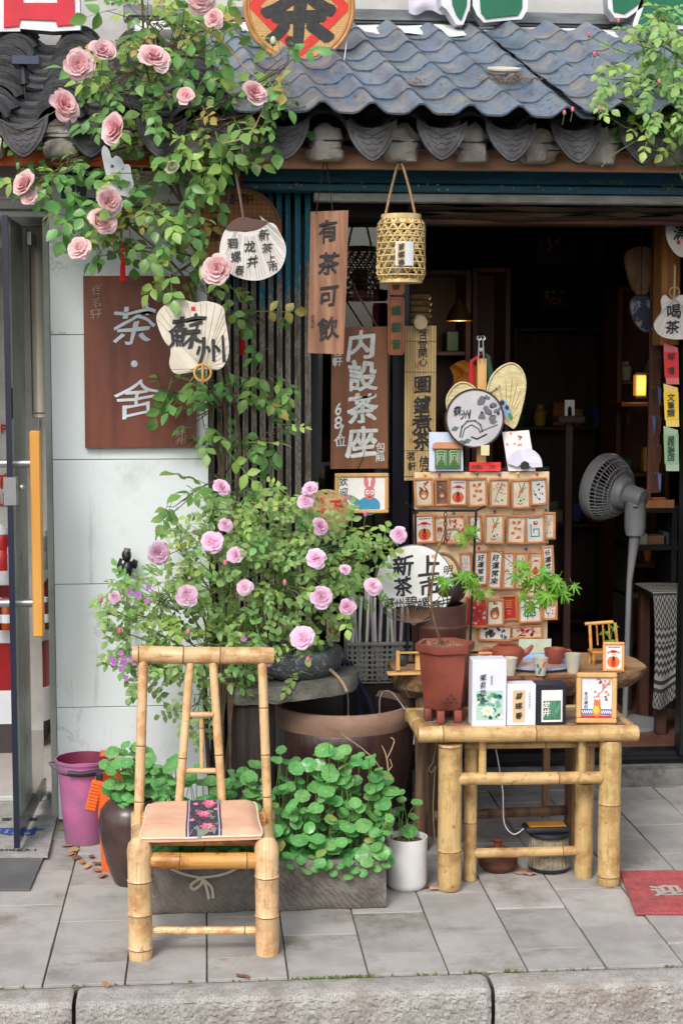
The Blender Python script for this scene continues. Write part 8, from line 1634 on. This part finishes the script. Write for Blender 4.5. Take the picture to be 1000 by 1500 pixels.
b = MB(); b.tube(curve_pts([V((0, 0, 0)), re_.L(1040, 900, 5.1), re_.L(1030, 500, 5.1), re_.L(1012, 260, 5.1), re_.L(1000, 150, 5.1), re_.L(980, 40, 5.1)], 5), [.009 - .006 * k / 25 for k in range(26)], 7)
for pth in ([(1000, 150), (940, 200), (900, 225), (880, 245)], [(985, 60), (930, 80), (880, 62), (862, 52)], [(1000, 160), (930, 190), (878, 160)]): b.tube(curve_pts([re_.L(x, y, 5.08) for x, y in pth], 4), .0018, 5)
re_.part('cane', b, green_cane, .8)
for px, py in ((862, 50), (870, 79), (878, 158), (965, 119), (838, 160), (826, 165), (905, 30)): bud(re_, px, py, 4.96, .007)
# ------------------------------------------------------------------ pennywort
pw_m = leafmat('pennywort_leaf', lin(132, 184, 112), lin(88, 154, 82), .24, .012, .26, .2, lin(160, 200, 140))
def penny_mesh(sd):
    r_ = random.Random(sd); b = MB(); n = 14; R = .023; cup = r_.uniform(-.1, .16); o_ = r_.uniform(0, 9); vs = [(0, 0, 0)]
    for f in (.5, 1.0):
        for j in range(n): a = 2 * pi * j / n; k = 1 + .05 * cos(7 * a + o_); k *= .93 if j == 0 and f == 1 else 1; vs.append((R * f * k * cos(a), R * f * k * sin(a), R * (cup * f * f + .07 * f * sin(3 * a + o_)) + .0015 * (1 - f)))
    fs = [[0, 1 + j, 1 + (j + 1) % n] for j in range(n)] + [[1 + j, 1 + n + j, 1 + n + (j + 1) % n, 1 + (j + 1) % n] for j in range(n)]; b.add(vs, fs); return b.mesh('leaf', pw_m, 1.5)
PM = [penny_mesh(k) for k in range(6)]; PM += PM; yel = penny_mesh(9); yel.materials[0] = leafmat('yellowed_pennywort', lin(186, 186, 104), lin(142, 168, 92), .2, .02); PM.append(yel); stalkm = M('pennywort_stalk', lin(112, 150, 72), .5)
def penny(t, spots, soil, seed, under=0):
    r_ = random.Random(seed); b = MB()
    for p, s_ in spots:
        nn = V((r_.gauss(0, .35), -.55 + r_.gauss(0, .35), 1.0)); y = V((r_.uniform(-1, 1), r_.uniform(-1, 1), 0)); link('leaf', r_.choice(PM), t, None, Matrix.Translation(p) @ basis((y - nn * (y.dot(nn) / nn.dot(nn))), nn) @ Matrix.Scale(s_, 4))
        g = soil(p, r_); b.tube(curve_pts([g, (g * .45 + p * .55) + V((r_.uniform(-.01, .01), .006, .012)), p - V((0, 0, .0005))], 3), .0012, 4, caps=False)
    t.part('stalks', b, stalkm, .8, 'stuff')
    if under:
        b = MB()
        for k in range(under):
            p, s_ = spots[r_.randrange(len(spots))]; p = p + V((r_.gauss(0, .03), r_.uniform(.02, .07), -r_.uniform(.01, .06))); p.x = max(xa + .02, min(xb - .0, p.x)); p.z = max(zt2 + .005, p.z); nn = V((r_.gauss(0, .4), -.5 + r_.gauss(0, .3), 1.0)); m = Matrix.Translation(p) @ basis(V((r_.uniform(-1, 1), r_.uniform(-1, 1), .3)), nn) @ Matrix.Scale(r_.uniform(.6, 1.1), 4)
            me = PM[k % 6]; b.add([m @ v.co for v in me.vertices], [list(f.vertices) for f in me.polygons])
        t.part('under_leaves', b, pw_m, 1.5, 'stuff')
rr = random.Random(61); sp = []
topy = lambda px: 1098 + (14 if px > 540 else 0) + 22 * max(0, (470 - px) / 250) + 8 * sin(px * .09)
while len(sp) < 285:
    px = rr.uniform(228, 574); yt = topy(px); py = yt + (1266 - yt) * rr.random() ** .85; f = (py - yt) / (1262 - yt); Y = 4.66 - .15 * f + rr.uniform(-.04, .05)
    sp.append((tr_.L(px, py, Y), rr.choice((rr.uniform(.5, .9), rr.uniform(.8, 1.35))) * (1 - .05 * f)))
for px, py in ((500, 1270), (520, 1275), (545, 1268), (478, 1268), (560, 1255), (440, 1262), (488, 1280), (510, 1284), (532, 1279), (552, 1272), (462, 1272), (425, 1268), (448, 1276), (535, 1262), (512, 1262), (565, 1268), (505, 1098), (482, 1086), (540, 1110)): sp.append((tr_.L(px, py, 4.5), rr.uniform(.5, .9)))
penny(tr_, sp, lambda p, r_: V((max(xa + .03, min(xb - .03, p.x + r_.uniform(-.04, .04))), r_.uniform(.05, .19), zt2 - .02)), 5, 260)
sp = []
while len(sp) < 75:
    a, q_ = rr.uniform(0, 2 * pi), sqrt(rr.random()); sp.append((jr.L(190 + 38 * q_ * cos(a), 1134 + 46 * q_ * sin(a), jr0.y + rr.uniform(-.07, .05)), rr.uniform(.7, 1.2)))
penny(jr, sp, lambda p, r_: V((r_.uniform(-.03, .03), r_.uniform(-.03, .03), hj - .015)), 6)
sp = [(wp.L(px, py, wp0.y - .02 + .01 * k), s_) for k, (px, py, s_) in enumerate(((588, 1172, .7), (610, 1176, .8), (585, 1186, .85), (605, 1197, .85), (599, 1218, 1.15), (578, 1190, .6), (588, 1160, .5)))]; penny(wp, sp, lambda p, r_: V((r_.uniform(-.03, .03), r_.uniform(-.02, .02), hz - .015)), 7)
sp = [(jr.L(165, 1302, jr0.y - .09), .6)]
